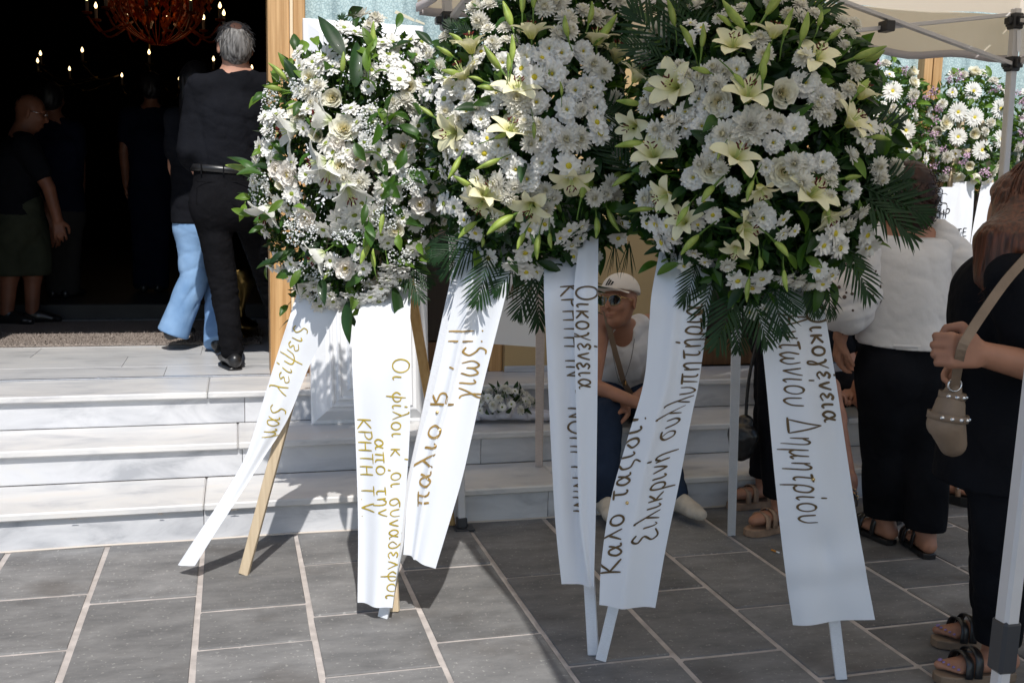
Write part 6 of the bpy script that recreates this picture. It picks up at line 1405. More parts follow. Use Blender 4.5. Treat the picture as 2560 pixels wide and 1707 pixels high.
class Ribbon:
    """satin ribbon: rows of (left px, right px, left offset, right offset) laid on a wreath's front plane"""
    def __init__(s, n, p0, rows, fold=None, nr=90, nc=25, wave=.006, seed=0):
        g = np.random.default_rng(seed); L = np.array([atn(*r[0], n, p0, r[2]) for r in rows]); R = np.array([atn(*r[1], n, p0, r[3]) for r in rows])
        L, R = catmull(L, nr), catmull(R, nr); s.nr, s.nc = nr, nc; s.n = np.asarray(n, float); G = np.zeros((nr, nc, 3)); ph = g.uniform(0, 6, 4)
        for i in range(nr):
            for j in range(nc):
                t = j / (nc - 1); p = L[i] + (R[i] - L[i]) * t; v = i / nr
                o = wave * math.sin(math.pi * 2 * t * 1.0 + ph[0] + 2.5 * v) + wave * .6 * math.sin(t * 9 + ph[1] - 5 * v) * (.5 + v * .5) + wave * .9 * math.sin(v * 11 + ph[2] + 2 * t) * t * (1 - t) * 2
                if fold: o += fold(t, v)
                G[i, j] = p + s.n * o
        s.G = G; mid = (G[:, nc // 2]); s.len = np.concatenate([[0], np.cumsum(np.linalg.norm(np.diff(mid, axis=0), axis=1))]); s.wid = np.linalg.norm(R - L, axis=1)
    def S(s, u, v):
        """u metres from the left edge, v metres down the middle"""
        i = float(np.interp(v, s.len, np.arange(s.nr))); i0 = min(int(i), s.nr - 2); f = i - i0; w = np.interp(v, s.len, s.wid); j = np.clip(u / w, 0.0, 1.0) * (s.nc - 1); j0 = min(int(j), s.nc - 2); h = j - j0
        a, b, c, d = s.G[i0, j0], s.G[i0, j0 + 1], s.G[i0 + 1, j0], s.G[i0 + 1, j0 + 1]; p = (a * (1 - h) + b * h) * (1 - f) + (c * (1 - h) + d * h) * f
        N = nrm(np.cross((b - a) * (1 - f) + (d - c) * f, (c - a) * (1 - h) + (d - b) * h)); return p, (N if N @ s.n > 0 else -N)
    def build(s, par, name="ribbon"):
        V = s.G.reshape(-1, 3); nc = s.nc; F = [(i * nc + j, (i + 1) * nc + j, (i + 1) * nc + j + 1, i * nc + j + 1) for i in range(s.nr - 1) for j in range(nc - 1)]
        s.o = add(name, V, F, RIBBON, par, True); return s.o
    def write(s, text, u, v, size, reading, mat, width=.006, **k):
        return lettering(s.S, text, u, v, size, reading, width, mat=mat, par=s.o, **k)
    def oval(s, u, v, rx=.028, ry=.022):
        mb = MB(); V = []; F = []; n = 40
        for i in range(n):
            t = 2 * math.pi * i / n
            for r in (1.0, .955): p, N = s.S(u + rx * r * math.cos(t), v + ry * r * math.sin(t)); V.append(p + N * .002)
        F = [(2 * i, 2 * i + 1, 2 * ((i + 1) % n) + 1, 2 * ((i + 1) % n)) for i in range(n)]; mb.put(V, F)
        g = np.random.default_rng(3)
        for k in range(26):
            a, b = g.uniform(-.65, .65), g.uniform(-.5, .45); q = [s.S(u + rx * (a + dx), v + ry * (b + dy)) for dx, dy in ((0, 0), (.10, .02), (.09, .14), (0, .1))]; mb.put([p + N * .002 for p, N in q], [(0, 1, 2, 3)])
        return mb.build("florist_sticker", M_("sticker_ink", (.16, .15, .14), .5, .3) if "sticker_ink" not in MATS else MATS["sticker_ink"], s.o)
    def pin(s, u, v):
        p, N = s.S(u, v); return MB().put(*lathe([(0, .006), (.003, .0055), (.005, .003), (.0055, 0)], p, 10, N)).build("brass_pin", GOLDMETAL, s.o, True)
# ================================================================ funeral wreaths on easels
def to_view(P):
    d = np.asarray(P, float) - EYE; w = d @ CF; return (1280 + FPX * (d @ CR) / w) / VS, (853.5 - FPX * (d @ CU) / w) / VS
def in_poly(x, y, poly):
    c = False; j = len(poly) - 1
    for i in range(len(poly)):
        (xi, yi), (xj, yj) = poly[i], poly[j]
        if (yi > y) != (yj > y) and x < (xj - xi) * (y - yi) / (yj - yi) + xi: c = not c
        j = i
    return c
def rb_write(rb, text, p0, p1, px, reading, mat, width=.0055, gap=.10):
    xs_, ys_ = to_view(rb.G.reshape(-1, 3)); xs_ = np.asarray(xs_).reshape(rb.nr, rb.nc); ys_ = np.asarray(ys_).reshape(rb.nr, rb.nc)
    def uv(x, y):
        k = np.argmin((xs_ - x) ** 2 + (ys_ - y) ** 2); i, j = divmod(int(k), rb.nc); return j / (rb.nc - 1) * rb.wid[i], rb.len[i], rb.wid[i] / max(1, np.hypot(xs_[i, -1] - xs_[i, 0], ys_[i, -1] - ys_[i, 0]))
    (u0, v0, sc), (u1, v1, _) = uv(*p0), uv(*p1); size = px * sc; em = sum(GL[c][0] + gap for c in text); ln = abs(v1 - v0)
    dr = (u1 - u0) / ln * (1 if reading == 'down' else -1)
    return rb.write(text, u0, v0, size, reading, mat, width, gap=gap, squeeze=ln / (em * size), drift=dr)
class Wreath:
    def __init__(s, label, feetL, feetR, poly, mix=.5, back=.10, bulge=.26, group="flower wreaths on easels", scale=1.0, n=None, p0=None):
        s.poly = poly; P = np.array(poly, float); s.c = (P.min(0) + P.max(0)) / 2; s.h = (P.max(0) - P.min(0)) / 2 * 1.02
        if n is None:
            fl, fr_ = np.asarray(feetL, float), np.asarray(feetR, float); m = (fl + fr_) / 2; u = fr_ - fl; nn = nrm((u[1], -u[0], 0)); c = -nrm([*(m - EYE)[:2], 0]); s.n = nrm(nn * mix + c * (1 - mix)); s.p0 = m
            s.offL, s.offR = s.n @ (fl - m), s.n @ (fr_ - m)
        else: s.n, s.p0, s.offL, s.offR = nrm(n), np.asarray(p0, float), 0, 0
        s.back, s.bulge, s.sc = back, bulge, scale; s.u = nrm(np.cross(s.n, (0, 0, 1))); s.u = s.u if s.u @ CR > 0 else -s.u
        s.o = empty("funeral_wreath", (s.p0[0], s.p0[1], 0)); tag(s.o, label, "wreath", group); s.taken = []
    def rho(s, x, y): d = (np.array([x, y]) - s.c) / s.h; return d, min(1.15, math.hypot(*d))
    def pt(s, x, y, extra=0.0):
        d, r = s.rho(x, y); return atn(x, y, s.n, s.p0, -s.back + s.bulge * math.sqrt(max(0.0, 1 - min(1, r) ** 2)) + extra)
    def dirn(s, x, y, j=.22, k=1.0):
        d, r = s.rho(x, y); v = s.n * .95 + (s.u * d[0] * 1.0 - np.array([0, 0, 1.]) * d[1] * 1.1) * k + FR.normal(size=3) * j; return nrm(v)
    def put(s, kind, x, y, sc=1.0, ang=None, face=.45, extra=0.0, v=None, rad=None):
        """ang: image-plane direction the flower points to, degrees (0 right, 90 up)"""
        p = s.pt(x, y, extra)
        if ang is None: z = s.dirn(x, y, .16, .55); z = nrm(z + s.n * .5 - nrm(p - EYE) * .45)
        else: z = nrm(CR * math.cos(math.radians(ang)) + CU * math.sin(math.radians(ang)) - CF * face)
        o = bloom(s.o, kind, p, z, sc * s.sc, v=v)
        s.taken.append((x, y, rad if rad is not None else {'lily': 36, 'lilyw': 34, 'rose': 24, 'peony': 27, 'lis': 26, 'bigmum': 46, 'bud': 14, 'mum': 20, 'gerb': 27, 'daisy': 18}.get(kind, 16))); return o
    def leaf(s, kind, x, y, ang, sc=1.0, extra=.0, face=.8, tilt=None):
        p = s.pt(x, y, extra); xd = CR * math.cos(math.radians(ang)) + CU * math.sin(math.radians(ang)) - CF * FR.uniform(-.1, .35); z = nrm(-CF * face + FR.normal(size=3) * .35 + np.array([0, 0, .35])); return link(NAME[kind], FM[kind][int(FR.integers(len(FM[kind])))], s.o, orient(p, z, sc, xdir=xd))
    def frond(s, x, y, x2, y2, extra=-.05, back=.0, v=None):
        p = s.pt(x, y, extra); q = atn(x2, y2, s.n, s.p0, s.n @ (p - s.p0) + back); L = np.linalg.norm(q - p); k = int(FR.integers(3)) if v is None else v; z = nrm(-CF + FR.normal(size=3) * .25); return link("palm_frond", FM['frond'][k], s.o, orient(p, z, L / (.30, .34, .26, .30)[k], xdir=q - p))
    def fill(s, kinds, dist, n, keep=lambda x, y: 1.0, lim=300, sz=(.88, 1.12), off=(-.015, .03)):
        P = np.array(s.poly); lo, hi = P.min(0), P.max(0); c = 0
        for _ in range(n):
            x, y = FR.uniform(lo[0], hi[0]), FR.uniform(lo[1], hi[1])
            if not in_poly(x, y, s.poly) or FR.random() > keep(x, y): continue
            if any((x - a) ** 2 + (y - b) ** 2 < (r + dist * .5) ** 2 for a, b, r in s.taken): continue
            k = kinds(x, y) if callable(kinds) else kinds[int(FR.integers(len(kinds)))]
            bloom(s.o, k, s.pt(x, y, FR.uniform(*off)), s.dirn(x, y, .24), s.sc * FR.uniform(*sz)); s.taken.append((x, y, dist * .5)); c += 1
            if c >= lim: break
        return c
    def clusters(s, kinds, cd, fd, lim=297, keep=lambda x, y: 1.0, sz=(.85, 1.15), m=(4, 8), R=30, n=4000):
        """spray stems: tight overlapping bunches of flowers with dark gaps between the bunches"""
        P = np.array(s.poly); lo, hi = P.min(0), P.max(0); C = []; c = 0
        for _ in range(n):
            x, y = FR.uniform(lo[0], hi[0]), FR.uniform(lo[1], hi[1])
            if not in_poly(x, y, s.poly) or FR.random() > keep(x, y) or any((x - a) ** 2 + (y - b) ** 2 < cd * cd for a, b in C): continue
            C.append((x, y))
        for cx_, cy_ in C:
            k = kinds(cx_, cy_); z0 = s.dirn(cx_, cy_, .22); lift = FR.uniform(-.01, .035); mine = []; sc0 = FR.uniform(*sz)
            for _ in range(int(FR.integers(*m)) * 4):
                a, r = FR.uniform(0, 6.283), R * math.sqrt(FR.random()); x, y = cx_ + r * math.cos(a), cy_ + r * .85 * math.sin(a)
                if not in_poly(*(s.c + (np.array([x, y]) - s.c) * .97), s.poly) or any((x - p) ** 2 + (y - q) ** 2 < fd * fd for p, q in mine) or any((x - p) ** 2 + (y - q) ** 2 < (w_ * .92) ** 2 for p, q, w_ in s.taken): continue
                mine.append((x, y)); z = nrm(z0 + FR.normal(size=3) * .20 + (CR * (x - cx_) - CU * (y - cy_)) / R * .35)
                bloom(s.o, k, s.pt(x, y, lift - .012 * (r / R) + FR.uniform(-.006, .006)), z, s.sc * sc0 * FR.uniform(.85, 1.12)); c += 1
                if c >= lim or len(mine) >= m[1]: break
            s.taken += [(x, y, fd * .6) for x, y in mine]
            if c >= lim: break
        return c
    def leaves(s, kinds, n, grow=1.06, extra=(-.05, .015), sz=(.7, 1.2)):
        P = np.array(s.poly); lo, hi = P.min(0), P.max(0); i = 0
        while i < n:
            x, y = FR.uniform(lo[0] - 10, hi[0] + 10), FR.uniform(lo[1] - 10, hi[1] + 10); xs_, ys_ = s.c + (np.array([x, y]) - s.c) / grow
            if not in_poly(xs_, ys_, s.poly): continue
            d, r = s.rho(x, y); s.leaf(kinds[int(FR.integers(len(kinds)))], x, y, math.degrees(math.atan2(-d[1], d[0])) + FR.normal() * 55, FR.uniform(*sz), FR.uniform(*extra)); i += 1
    def foliage(s, n, size=.032, mats=(LEAF_D, LEAF_M), shrink=.97):
        """the mass of greenery the flowers are stuck into, front to back"""
        P = np.array(s.poly); lo, hi = P.min(0), P.max(0); V = []; F = []; M = []; i = 0
        while i < n:
            x, y = FR.uniform(lo[0], hi[0]), FR.uniform(lo[1], hi[1]); xs_, ys_ = s.c + (np.array([x, y]) - s.c) / shrink
            if not in_poly(xs_, ys_, s.poly): continue
            d, r = s.rho(x, y); th = math.sqrt(max(0.0, 1 - min(1, r) ** 2)); f = -s.back + s.bulge * th; p = atn(x, y, s.n, s.p0, FR.uniform(f - .06 - .36 * th, f - .022))
            a = nrm(FR.normal(size=3) + s.n * .3 + np.array([0, 0, -.1])); b = nrm(np.cross(a, FR.normal(size=3))); c = np.cross(a, b); L = size * FR.uniform(.7, 1.5); W = L * FR.uniform(.22, .36); k = len(V)
            V += [p, p + a * L * .45 + b * W + c * W * .35, p + a * L, p + a * L * .45 - b * W + c * W * .35, p + a * L * .5]; F += [(k, k + 1, k + 4), (k + 1, k + 2, k + 4), (k, k + 4, k + 3), (k + 4, k + 2, k + 3)]; M += [0 if FR.random() < .72 else 1] * 4; i += 1
        o = add("foliage_bed", V, F, list(mats), s.o, False, M); o["kind"] = "stuff"; return o
    def gyp(s, spots):
        mb = MB()
        for x, y, rx, ry, n in spots:
            c = s.pt(x, y, .0); st = c - s.n * .05
            for _ in range(n):
                a, r = FR.uniform(0, 6.283), math.sqrt(FR.random()); p = s.pt(x + rx * r * math.cos(a), y + ry * r * math.sin(a), FR.uniform(.0, .05)); q = FR.uniform(.0022, .0044); V = [p + (0, 0, q), p + (q, 0, 0), p + (0, q, 0), p + (-q, 0, 0), p + (0, -q, 0), p - (0, 0, q)]
                mb.put(V, [(0, 1, 2), (0, 2, 3), (0, 3, 4), (0, 4, 1), (5, 2, 1), (5, 3, 2), (5, 4, 3), (5, 1, 4)], 0)
                if FR.random() < .4: mb.put(*tube([p, p + (c - p) * .5 - s.n * .03], .0005, 3, False), 1)
        o = mb.build("gypsophila_spray", [GYPS, STEM], s.o); o["kind"] = "stuff"
    def stems(s, n, r=.0016):
        mb = MB()
        for x, y, rr in s.taken[:]:
            d, q = s.rho(x, y)
            if q > .55:
                p = s.pt(x, y, -.005); z = s.dirn(x, y, .1); b = s.pt(*(s.c + (np.array([x, y]) - s.c) * .62), -.09); mb.put(*tube(catmull([p - z * .012, p - z * .05, b], 7), r, 4, False))
        o = mb.build("stems", STEM, s.o, True); o["kind"] = "stuff"
    def legs(s, feet, tops, mats, w=.036, d=.021):
        for f, t, m in zip(feet, tops, mats):
            f = np.asarray(f, float); L = MB().put(*beam(f + (0, 0, .001), t, w, d, s.n, .002)).build("leg", m, s.o)
        MB().put(*beam(np.asarray(tops[0]) * .85 + np.asarray(feet[0]) * .15 + s.n * -.02, np.asarray(tops[1]) * .85 + np.asarray(feet[1]) * .15 + s.n * -.02, .02, .03, (0, 0, 1), .002)).build("cross_bar", RAWWOOD, s.o)

# ---------------------------------------------------------------- leftmost wreath: daisies, roses, gypsophila, in full sun
F1 = [atz(560, 1318, 0), atz(905, 1404, 0), atz(1036, 1205, 0)]
poly1 = [(785, 38), (850, 30), (882, 75), (960, 85), (985, 115), (990, 200), (1000, 300), (1035, 400), (1040, 500), (1000, 555), (965, 600), (900, 640), (892, 700), (780, 715), (700, 712), (662, 680), (672, 640), (625, 600), (602, 520), (566, 470), (572, 400), (594, 320), (612, 240), (636, 180), (668, 125), (740, 112), (772, 85)]
w1 = Wreath("leftmost wreath, sunlit white daisies and cream roses, on a raw wooden easel", F1[0], F1[1], poly1, back=.12, bulge=.27)
tops = [atn(812, 370, w1.n, w1.p0, -.10), atn(850, 360, w1.n, w1.p0, -.09), atn(885, 330, w1.n, w1.p0, -.14)]
w1.legs(F1, tops, [RAWWOOD, RAWWOOD, ORANGEWOOD])
for x, y, sc, v in ((765, 225, .95, 2), (710, 180, .75, 2), (790, 297, 1.08, 0), (728, 312, .75, 2), (782, 382, 1.05, 0), (868, 380, .62, 1), (940, 200, .8, 2), (800, 442, .7, 1), (910, 527, .8, 2), (685, 262, .85, 1), (648, 425, .6, 2)): w1.put('rose', x, y, sc, v=v)
for x, y, sc in ((925, 335, 1.0), (822, 366, .95), (778, 328, .75), (665, 402, 1.05), (640, 392, .8), (706, 500, .9), (965, 470, .85), (795, 615, .9)): w1.put('peony', x, y, sc)
for x, y, a, fc in ((662, 300, 200, .35), (738, 272, 170, .2), (728, 372, 195, .35), (755, 395, 255, .2), (802, 440, 290, .35), (612, 490, 240, .3), (728, 590, 215, .2)): w1.put('lilyw', x, y, 1.0, a, fc, .03)
for x, y, a, sc in ((660, 185, 140, .8), (648, 207, 175, 1.05), (785, 170, 85, .9), (860, 110, 88, .9), (575, 392, 170, .9), (690, 240, 205, .6), (880, 490, 265, .7), (745, 640, 60, .8), (848, 560, 250, .9), (860, 615, 90, .7)): w1.put('bud', x, y, sc, a, .15, .03)
def k1(x, y): return 'daisy' if FR.random() < .88 else 'mum'
def keep1(x, y):
    if 760 < x < 860 and 100 < y < 260: return .35
    if 680 < x < 760 and 430 < y < 640: return .55
    if 760 < x < 900 and 560 < y < 640: return .3
    return .9
n1 = w1.clusters(k1, 62, 23, 292, lambda x, y: keep1(x, y), R=31)
for x, y, a, sc, k in ((790, 130, 115, .85, 'broad'), (815, 200, 80, .8, 'broad'), (880, 120, 40, .55, 'broad'), (800, 180, 140, .5, 'broad'), (800, 690, 275, .75, 'broad'), (905, 660, 270, .72, 'broad'), (683, 690, 268, .35, 'broad'), (640, 600, 200, .5, 'broad'), (740, 640, 280, .6, 'broad'), (585, 385, 165, .5, 'broad')): w1.leaf(k, x, y, a, sc, .03)
for x, y, a in ((830, 150, 80), (850, 130, 70), (835, 180, 30), (860, 170, 20), (905, 290, 200), (890, 270, 60), (930, 300, 330), (870, 250, 290), (660, 165, 120), (640, 190, 200), (690, 235, 250), (845, 350, 20), (815, 330, 300), (880, 430, 30), (900, 470, 320), (915, 540, 280), (700, 480, 160), (650, 460, 220), (760, 560, 20), (810, 560, 280), (840, 510, 300), (850, 540, 240), (620, 500, 190), (605, 520, 210), (690, 620, 240), (575, 455, 180), (950, 330, 30), (960, 560, 300)): w1.leaf('leafl' if FR.random() < .55 else 'leafm', x, y, a, FR.uniform(.75, 1.05), .035)
w1.leaves(['leafd', 'leafm', 'leafm', 'leafl'], 120, 1.06, (-.06, .005))
for x, y, a in ((845, 165, 95), (842, 150, 60), (850, 150, 125), (848, 135, 55), (852, 130, 130), (850, 118, 70), (855, 112, 115), (852, 100, 90), (870, 260, 200), (890, 255, 60), (905, 262, 20), (895, 280, 300), (870, 285, 240), (915, 290, 340), (930, 345, 250), (880, 420, 320), (900, 425, 240), (640, 185, 120), (655, 165, 60), (600, 400, 200), (590, 390, 150), (840, 470, 260), (848, 520, 275)): w1.leaf('leafl' if y < 250 else 'leafm', x, y, a, FR.uniform(.9, 1.25), .045)
for x, y, sc in ((720, 655, 1), (700, 690, 1), (735, 700, 1), (765, 690, 1), (790, 700, 1), (820, 690, 1), (850, 680, 1.05), (875, 660, 1), (870, 690, .95), (840, 705, .95), (700, 660, .95), (680, 640, .9), (890, 635, 1)): w1.put('daisy', x, y, sc, 280, .55, .02)
w1.frond(925, 600, 962, 690); w1.frond(935, 590, 985, 650); w1.frond(800, 90, 775, 30, -.05)
w1.foliage(6500); w1.stems(0)
w1.gyp([(850, 290, 28, 60, 230), (620, 260, 22, 70, 200), (690, 530, 40, 40, 200), (595, 440, 25, 50, 170), (690, 195, 30, 20, 90), (800, 545, 40, 20, 120), (890, 500, 40, 30, 150), (720, 620, 50, 25, 130), (950, 410, 30, 30, 120), (735, 690, 40, 18, 110), (870, 120, 40, 30, 80), (920, 590, 30, 20, 80)])
def mkrib(w, off, rows, **k): return Ribbon(w.n, w.p0, [(r[0], r[1], off + (r[2] if len(r) > 2 else 0), off + (r[3] if len(r) > 3 else 0)) for r in rows], **k)
r = mkrib(w1, w1.offL + .05, [((700, 600), (810, 600), -.10, -.10), ((688, 650), (795, 655), -.06, -.06), ((668, 715), (772, 722)), ((640, 800), (712, 836)), ((603, 920), (668, 945)), ((578, 1005), (638, 1000), 0, .0), ((556, 1062), (606, 1048), .0, .01), ((510, 1142), (553, 1132), .01, .03), ((453, 1228), (493, 1224), .02, .05), ((408, 1297), (446, 1300), .02, .05)], seed=1); r.build(w1.o)
rb_write(r, "μας λείψεις", (628, 1003), (702, 745), 46, 'up', GOLD, .0042)
r = mkrib(w1, w1.offR + .10, [((850, 580), (950, 570), -.42, -.42), ((845, 640), (950, 630), -.36, -.36), ((828, 705), (944, 700), -.20, -.20), ((812, 770), (943, 765), -.04, -.04), ((808, 830), (943, 830)), ((815, 1000), (941, 1000)), ((821, 1200), (926, 1190)), ((820, 1385), (900, 1398))], seed=2, wave=.008); r.build(w1.o)
rb_write(r, "Οι φίλοι κ' οι συνάδελφοι", (903, 820), (885, 1375), 38, 'down', GOLD, .0042); rb_write(r, "από την", (862, 1000), (866, 1190), 36, 'down', GOLD, .0042); rb_write(r, "ΚΡΗΤΗ Τ.V.", (822, 968), (831, 1200), 33, 'down', GOLD, .0042)
MB().put([r.S(.062, .118)[0] + r.S(.062, .118)[1] * .002, r.S(.085, .116)[0] + r.S(.085, .116)[1] * .002, r.S(.086, .128)[0] + r.S(.086, .128)[1] * .002, r.S(.063, .130)[0] + r.S(.063, .130)[1] * .002], [(0, 1, 2, 3)]).build("maker_label", GOLD2, r.o)

# ---------------------------------------------------------------- middle wreath
F2 = [atz(880, 1417, 0), atz(1363, 1503, 0), atz(1238, 1070, RS)]
poly2 = [(1000, 105), (1050, 60), (1085, 5), (1150, -35), (1300, -50), (1420, -20), (1448, 80), (1440, 200), (1432, 320), (1445, 450), (1440, 565), (1372, 582), (1340, 622), (1240, 645), (1170, 640), (1112, 602), (1062, 582), (1032, 500), (1002, 390), (975, 260), (985, 150)]
w2 = Wreath("middle wreath, half in shade, of ruffled white lisianthus and lilies on a white wrapped easel", F2[0], F2[1], poly2, back=.10, bulge=.27, scale=.95)
tops = [atn(1140, 220, w2.n, w2.p0, -.10), atn(1290, 220, w2.n, w2.p0, -.09), atn(1246, 200, w2.n, w2.p0, -.14)]
w2.legs(F2, tops, [PAPER, PAPER, PAPERPINK], .034)
for x, y, a, fc in ((1190, 198, 85, .9), (1175, 292, 75, .9), (1221, 70, 90, .15), (1118, 440, 60, 1.0), (1218, 478, 250, .8), (1035, 305, 200, .9), (1060, 165, 120, .3), (1080, 100, 100, .3), (1370, 85, 90, .15), (1418, 120, 80, .5), (1312, 418, 270, .5), (1105, 470, 240, .4)): w2.put('lily', x, y, .86, a, fc, .03)
for x, y, sc in ((1268, 170, 1.18), (1207, 132, .95), (1155, 145, .9), (1140, 215, .9), (1068, 205, .85), (1232, 235, 1.0), (1240, 320, 1.1), (1262, 300, 1.0), (1302, 252, .95), (1322, 208, .9), (1245, 375, .95), (1210, 412, 1.0), (1185, 390, .95), (1312, 300, .6), (1072, 255, 1.0), (1130, 235, .9), (1290, 122, .95), (1340, 118, .85), (1262, 112, .9), (1358, 200, 1.0), (1366, 248, .95), (1105, 275, .8), (1050, 345, .8), (1085, 330, .9), (1145, 335, .9), (1165, 365, .8)): w2.put('lis', x, y, sc * .92)
for x, y, a, sc in ((1060, 172, 172, 1.05), (1110, 187, 170, .75), (1150, 160, 125, 1.1), (1176, 140, 92, .95), (1135, 207, 175, .7), (1168, 165, 95, .8), (1200, 30, 95, .9), (1225, 20, 80, .9), (1175, 60, 110, 1.0), (1304, 85, 95, .95), (1352, 55, 85, .9), (1372, 95, 55, 1.0), (995, 268, 145, .9), (1135, 318, 20, .8), (1058, 360, 240, .8), (1148, 365, 205, .8), (1178, 495, 220, 1.1), (1205, 535, 250, 1.0), (1238, 540, 268, .9), (1262, 535, 280, .8), (1335, 455, 75, 1.0), (1085, 430, 150, .9), (1095, 510, 225, .9), (1110, 545, 260, .7), (1370, 500, 265, .9), (1395, 480, 300, .8), (1430, 395, 215, 1.0), (1225, 280, 270, .6), (1290, 220, 100, .5), (1065, 100, 150, .8), (1040, 130, 150, .8)): w2.put('bud', x, y, sc, a, .15, .035)
def k2(x, y):
    if y < 100: return 'mum' if FR.random() < .8 else 'daisy'
    if y > 520: return 'daisyy' if FR.random() < .75 else 'daisy'
    if x < 1080: return 'daisy' if FR.random() < .6 else 'mum'
    return 'mum' if FR.random() < .7 else 'daisyy'
def keep2(x, y):
    if 1270 < x < 1400 and 300 < y < 520: return .2
    if 1130 < x < 1380 and 90 < y < 430: return .02
    if y > 500 and 1150 < x < 1330: return .5
    return .75
w2.clusters(k2, 64, 24, 290, keep2, m=(3, 6), sz=(.75, 1.2))
w2.leaves(['leafd', 'leafd', 'leafm', 'leafm', 'leafl'], 140, 1.05, (-.06, .0))
for q in ((1105, 560, 1020, 628), (1125, 570, 1085, 690), (1100, 540, 1010, 590), (1195, 600, 1140, 668), (1225, 615, 1190, 725), (1228, 615, 1240, 742), (1250, 600, 1330, 745), (1290, 600, 1360, 690), (1400, 60, 1455, -10), (1420, 40, 1500, 20), (1030, 520, 998, 598), (1330, 300, 1440, 240), (1360, 270, 1460, 250), (1335, 330, 1420, 300), (1180, 20, 1110, -40), (1100, 90, 1040, 60), (1060, 110, 1030, 50), (1412, 555, 1408, 640, 3)): w2.frond(*q[:4], .0 if 200 < q[1] < 400 else -.04, v=q[4] if len(q) > 4 else None)
w2.foliage(7500, .038); w2.stems(0)
def foldA(t, v): return .014 * math.exp(-((t - .30) / .06) ** 2) - .010 * (t < .30)
r = mkrib(w2, w2.offL + .06, [((1080, 520), (1195, 510), -.10, -.10), ((1068, 585), (1182, 575), -.06, -.06), ((1052, 640), (1172, 630)), ((1038, 700), (1160, 690)), ((1000, 880), (1112, 880)), ((962, 1015), (1083, 1010)), ((936, 1140), (1056, 1120)), ((925, 1275), (1000, 1306))], seed=3, fold=foldA, wave=.008); r.build(w2.o)
rb_write(r, "γιώς!!", (1086, 915), (1112, 748), 74, 'up', GOLD2, .0070); rb_write(r, "παλιο β", (985, 1165), (1032, 900), 50, 'up', GOLD2, .0058); r.oval(.075, .105, .026, .021); r.pin(.03, .63)
r = mkrib(w2, w2.offR + .035, [((1250, 540), (1352, 530), -.22, -.22), ((1250, 600), (1351, 595), -.14, -.14), ((1250, 670), (1350, 665)), ((1256, 800), (1350, 800)), ((1265, 1000), (1352, 1000)), ((1276, 1200), (1355, 1200)), ((1290, 1340), (1358, 1346))], seed=4, wave=.008); r.build(w2.o)
rb_write(r, "ΚΡΗΤΗ ΙΝ - ΝΟΠΙ ΓΝΙΝΙ", (1288, 655), (1318, 1185), 50, 'down', BRONZE, .0060)
r = mkrib(w2, w2.offR + .062, [((1332, 500), (1374, 500), -.20, -.20), ((1328, 570), (1374, 570), -.12, -.12), ((1318, 670), (1373, 670)), ((1320, 800), (1373, 800)), ((1325, 1000), (1371, 1000)), ((1332, 1200), (1368, 1200)), ((1352, 1346), (1364, 1346))], seed=5, wave=.003); r.build(w2.o)
rb_write(r, "Οικογένεια", (1325, 660), (1328, 894), 50, 'down', BRONZE, .0060)
# white card with capital letters behind it
c0, c1, c2, c3 = at(1125, 610, 4.24), at(1243, 610, 4.24), at(1231, 797, 4.24), at(1118, 789, 4.24)
V = [c0, c1, c2, c3]; V = [np.asarray(v) for v in V] + [np.asarray(v) + (0, .004, 0) for v in V]
card = add("letter_card", V, [(3, 2, 1, 0), (4, 5, 6, 7), (0, 1, 5, 4), (1, 2, 6, 5), (2, 3, 7, 6), (3, 0, 4, 7)], LACQ, w2.o)
orig = at(1163, 690, 4.235); lettering(lambda u, v: (orig + np.array([v, 0, u - .05 * v]), np.array([0., -1, 0])), "ΜΥΡΑΤΗ", 0, 0, .075, 'down', .008, .08, .55, mat=BRONZE, par=card)

# ---------------------------------------------------------------- right-hand front wreath, in the tent's shade
F3 = [atz(1380, 1515, 0), atz(1932, 1558, 0), atz(1680, 1227, 0)]
poly3 = [(1480, 85), (1540, 25), (1600, -30), (1720, -60), (1850, -25), (1905, 40), (1972, 70), (2012, 150), (2005, 250), (2050, 330), (2062, 405), (2005, 470), (2012, 545), (1962, 600), (1880, 652), (1775, 640), (1762, 720), (1690, 735), (1660, 660), (1580, 622), (1520, 592), (1450, 530), (1445, 420), (1432, 300), (1462, 200)]
w3 = Wreath("largest wreath, fully shaded, cream lilies and roses with dark palm leaves", F3[0], F3[1], poly3, back=.06, bulge=.30, scale=.86)
tops = [atn(1665, 330, w3.n, w3.p0, -.08), atn(1785, 330, w3.n, w3.p0, -.07), atn(1702, 330, w3.n, w3.p0, -.12)]
w3.legs(F3, tops, [PAPER, PAPER, PAPER], .033)
for x, y, a, fc, sc in ((1685, 98, 95, 1.2, 1.05), (1880, 125, 80, 1.2, 1.05), (1545, 195, 170, 1.3, 1.1), (1720, 210, 90, 1.2, 1.0), (1500, 350, 120, 1.4, 1.05), (1695, 352, 70, 1.4, 1.05), (1962, 275, 40, .8, 1.05), (1870, 438, 60, 1.5, 1.15), (1567, 505, 150, 1.2, .95), (1450, 292, 200, .8, .9), (1522, 452, 200, .5, .95), (1748, 440, 285, .3, .8), (1716, 528, 350, .8, .95), (1778, 70, 80, .2, .9), (1905, 500, 300, .25, .85), (1465, 170, 60, .5, .9), (1690, 575, 250, .4, .7), (1985, 210, 60, .4, .9)): w3.put('lily', x, y, sc * .90, a, fc, .03)
for x, y, sc, v in ((1650, 235, 1.12, 1), (1798, 215, 1.1, 1), (1632, 390, 1.12, 0), (1803, 396, 1.3, 0)): w3.put('rose', x, y, sc, v=v)
w3.put('bigmum', 1722, 292, 1.0)
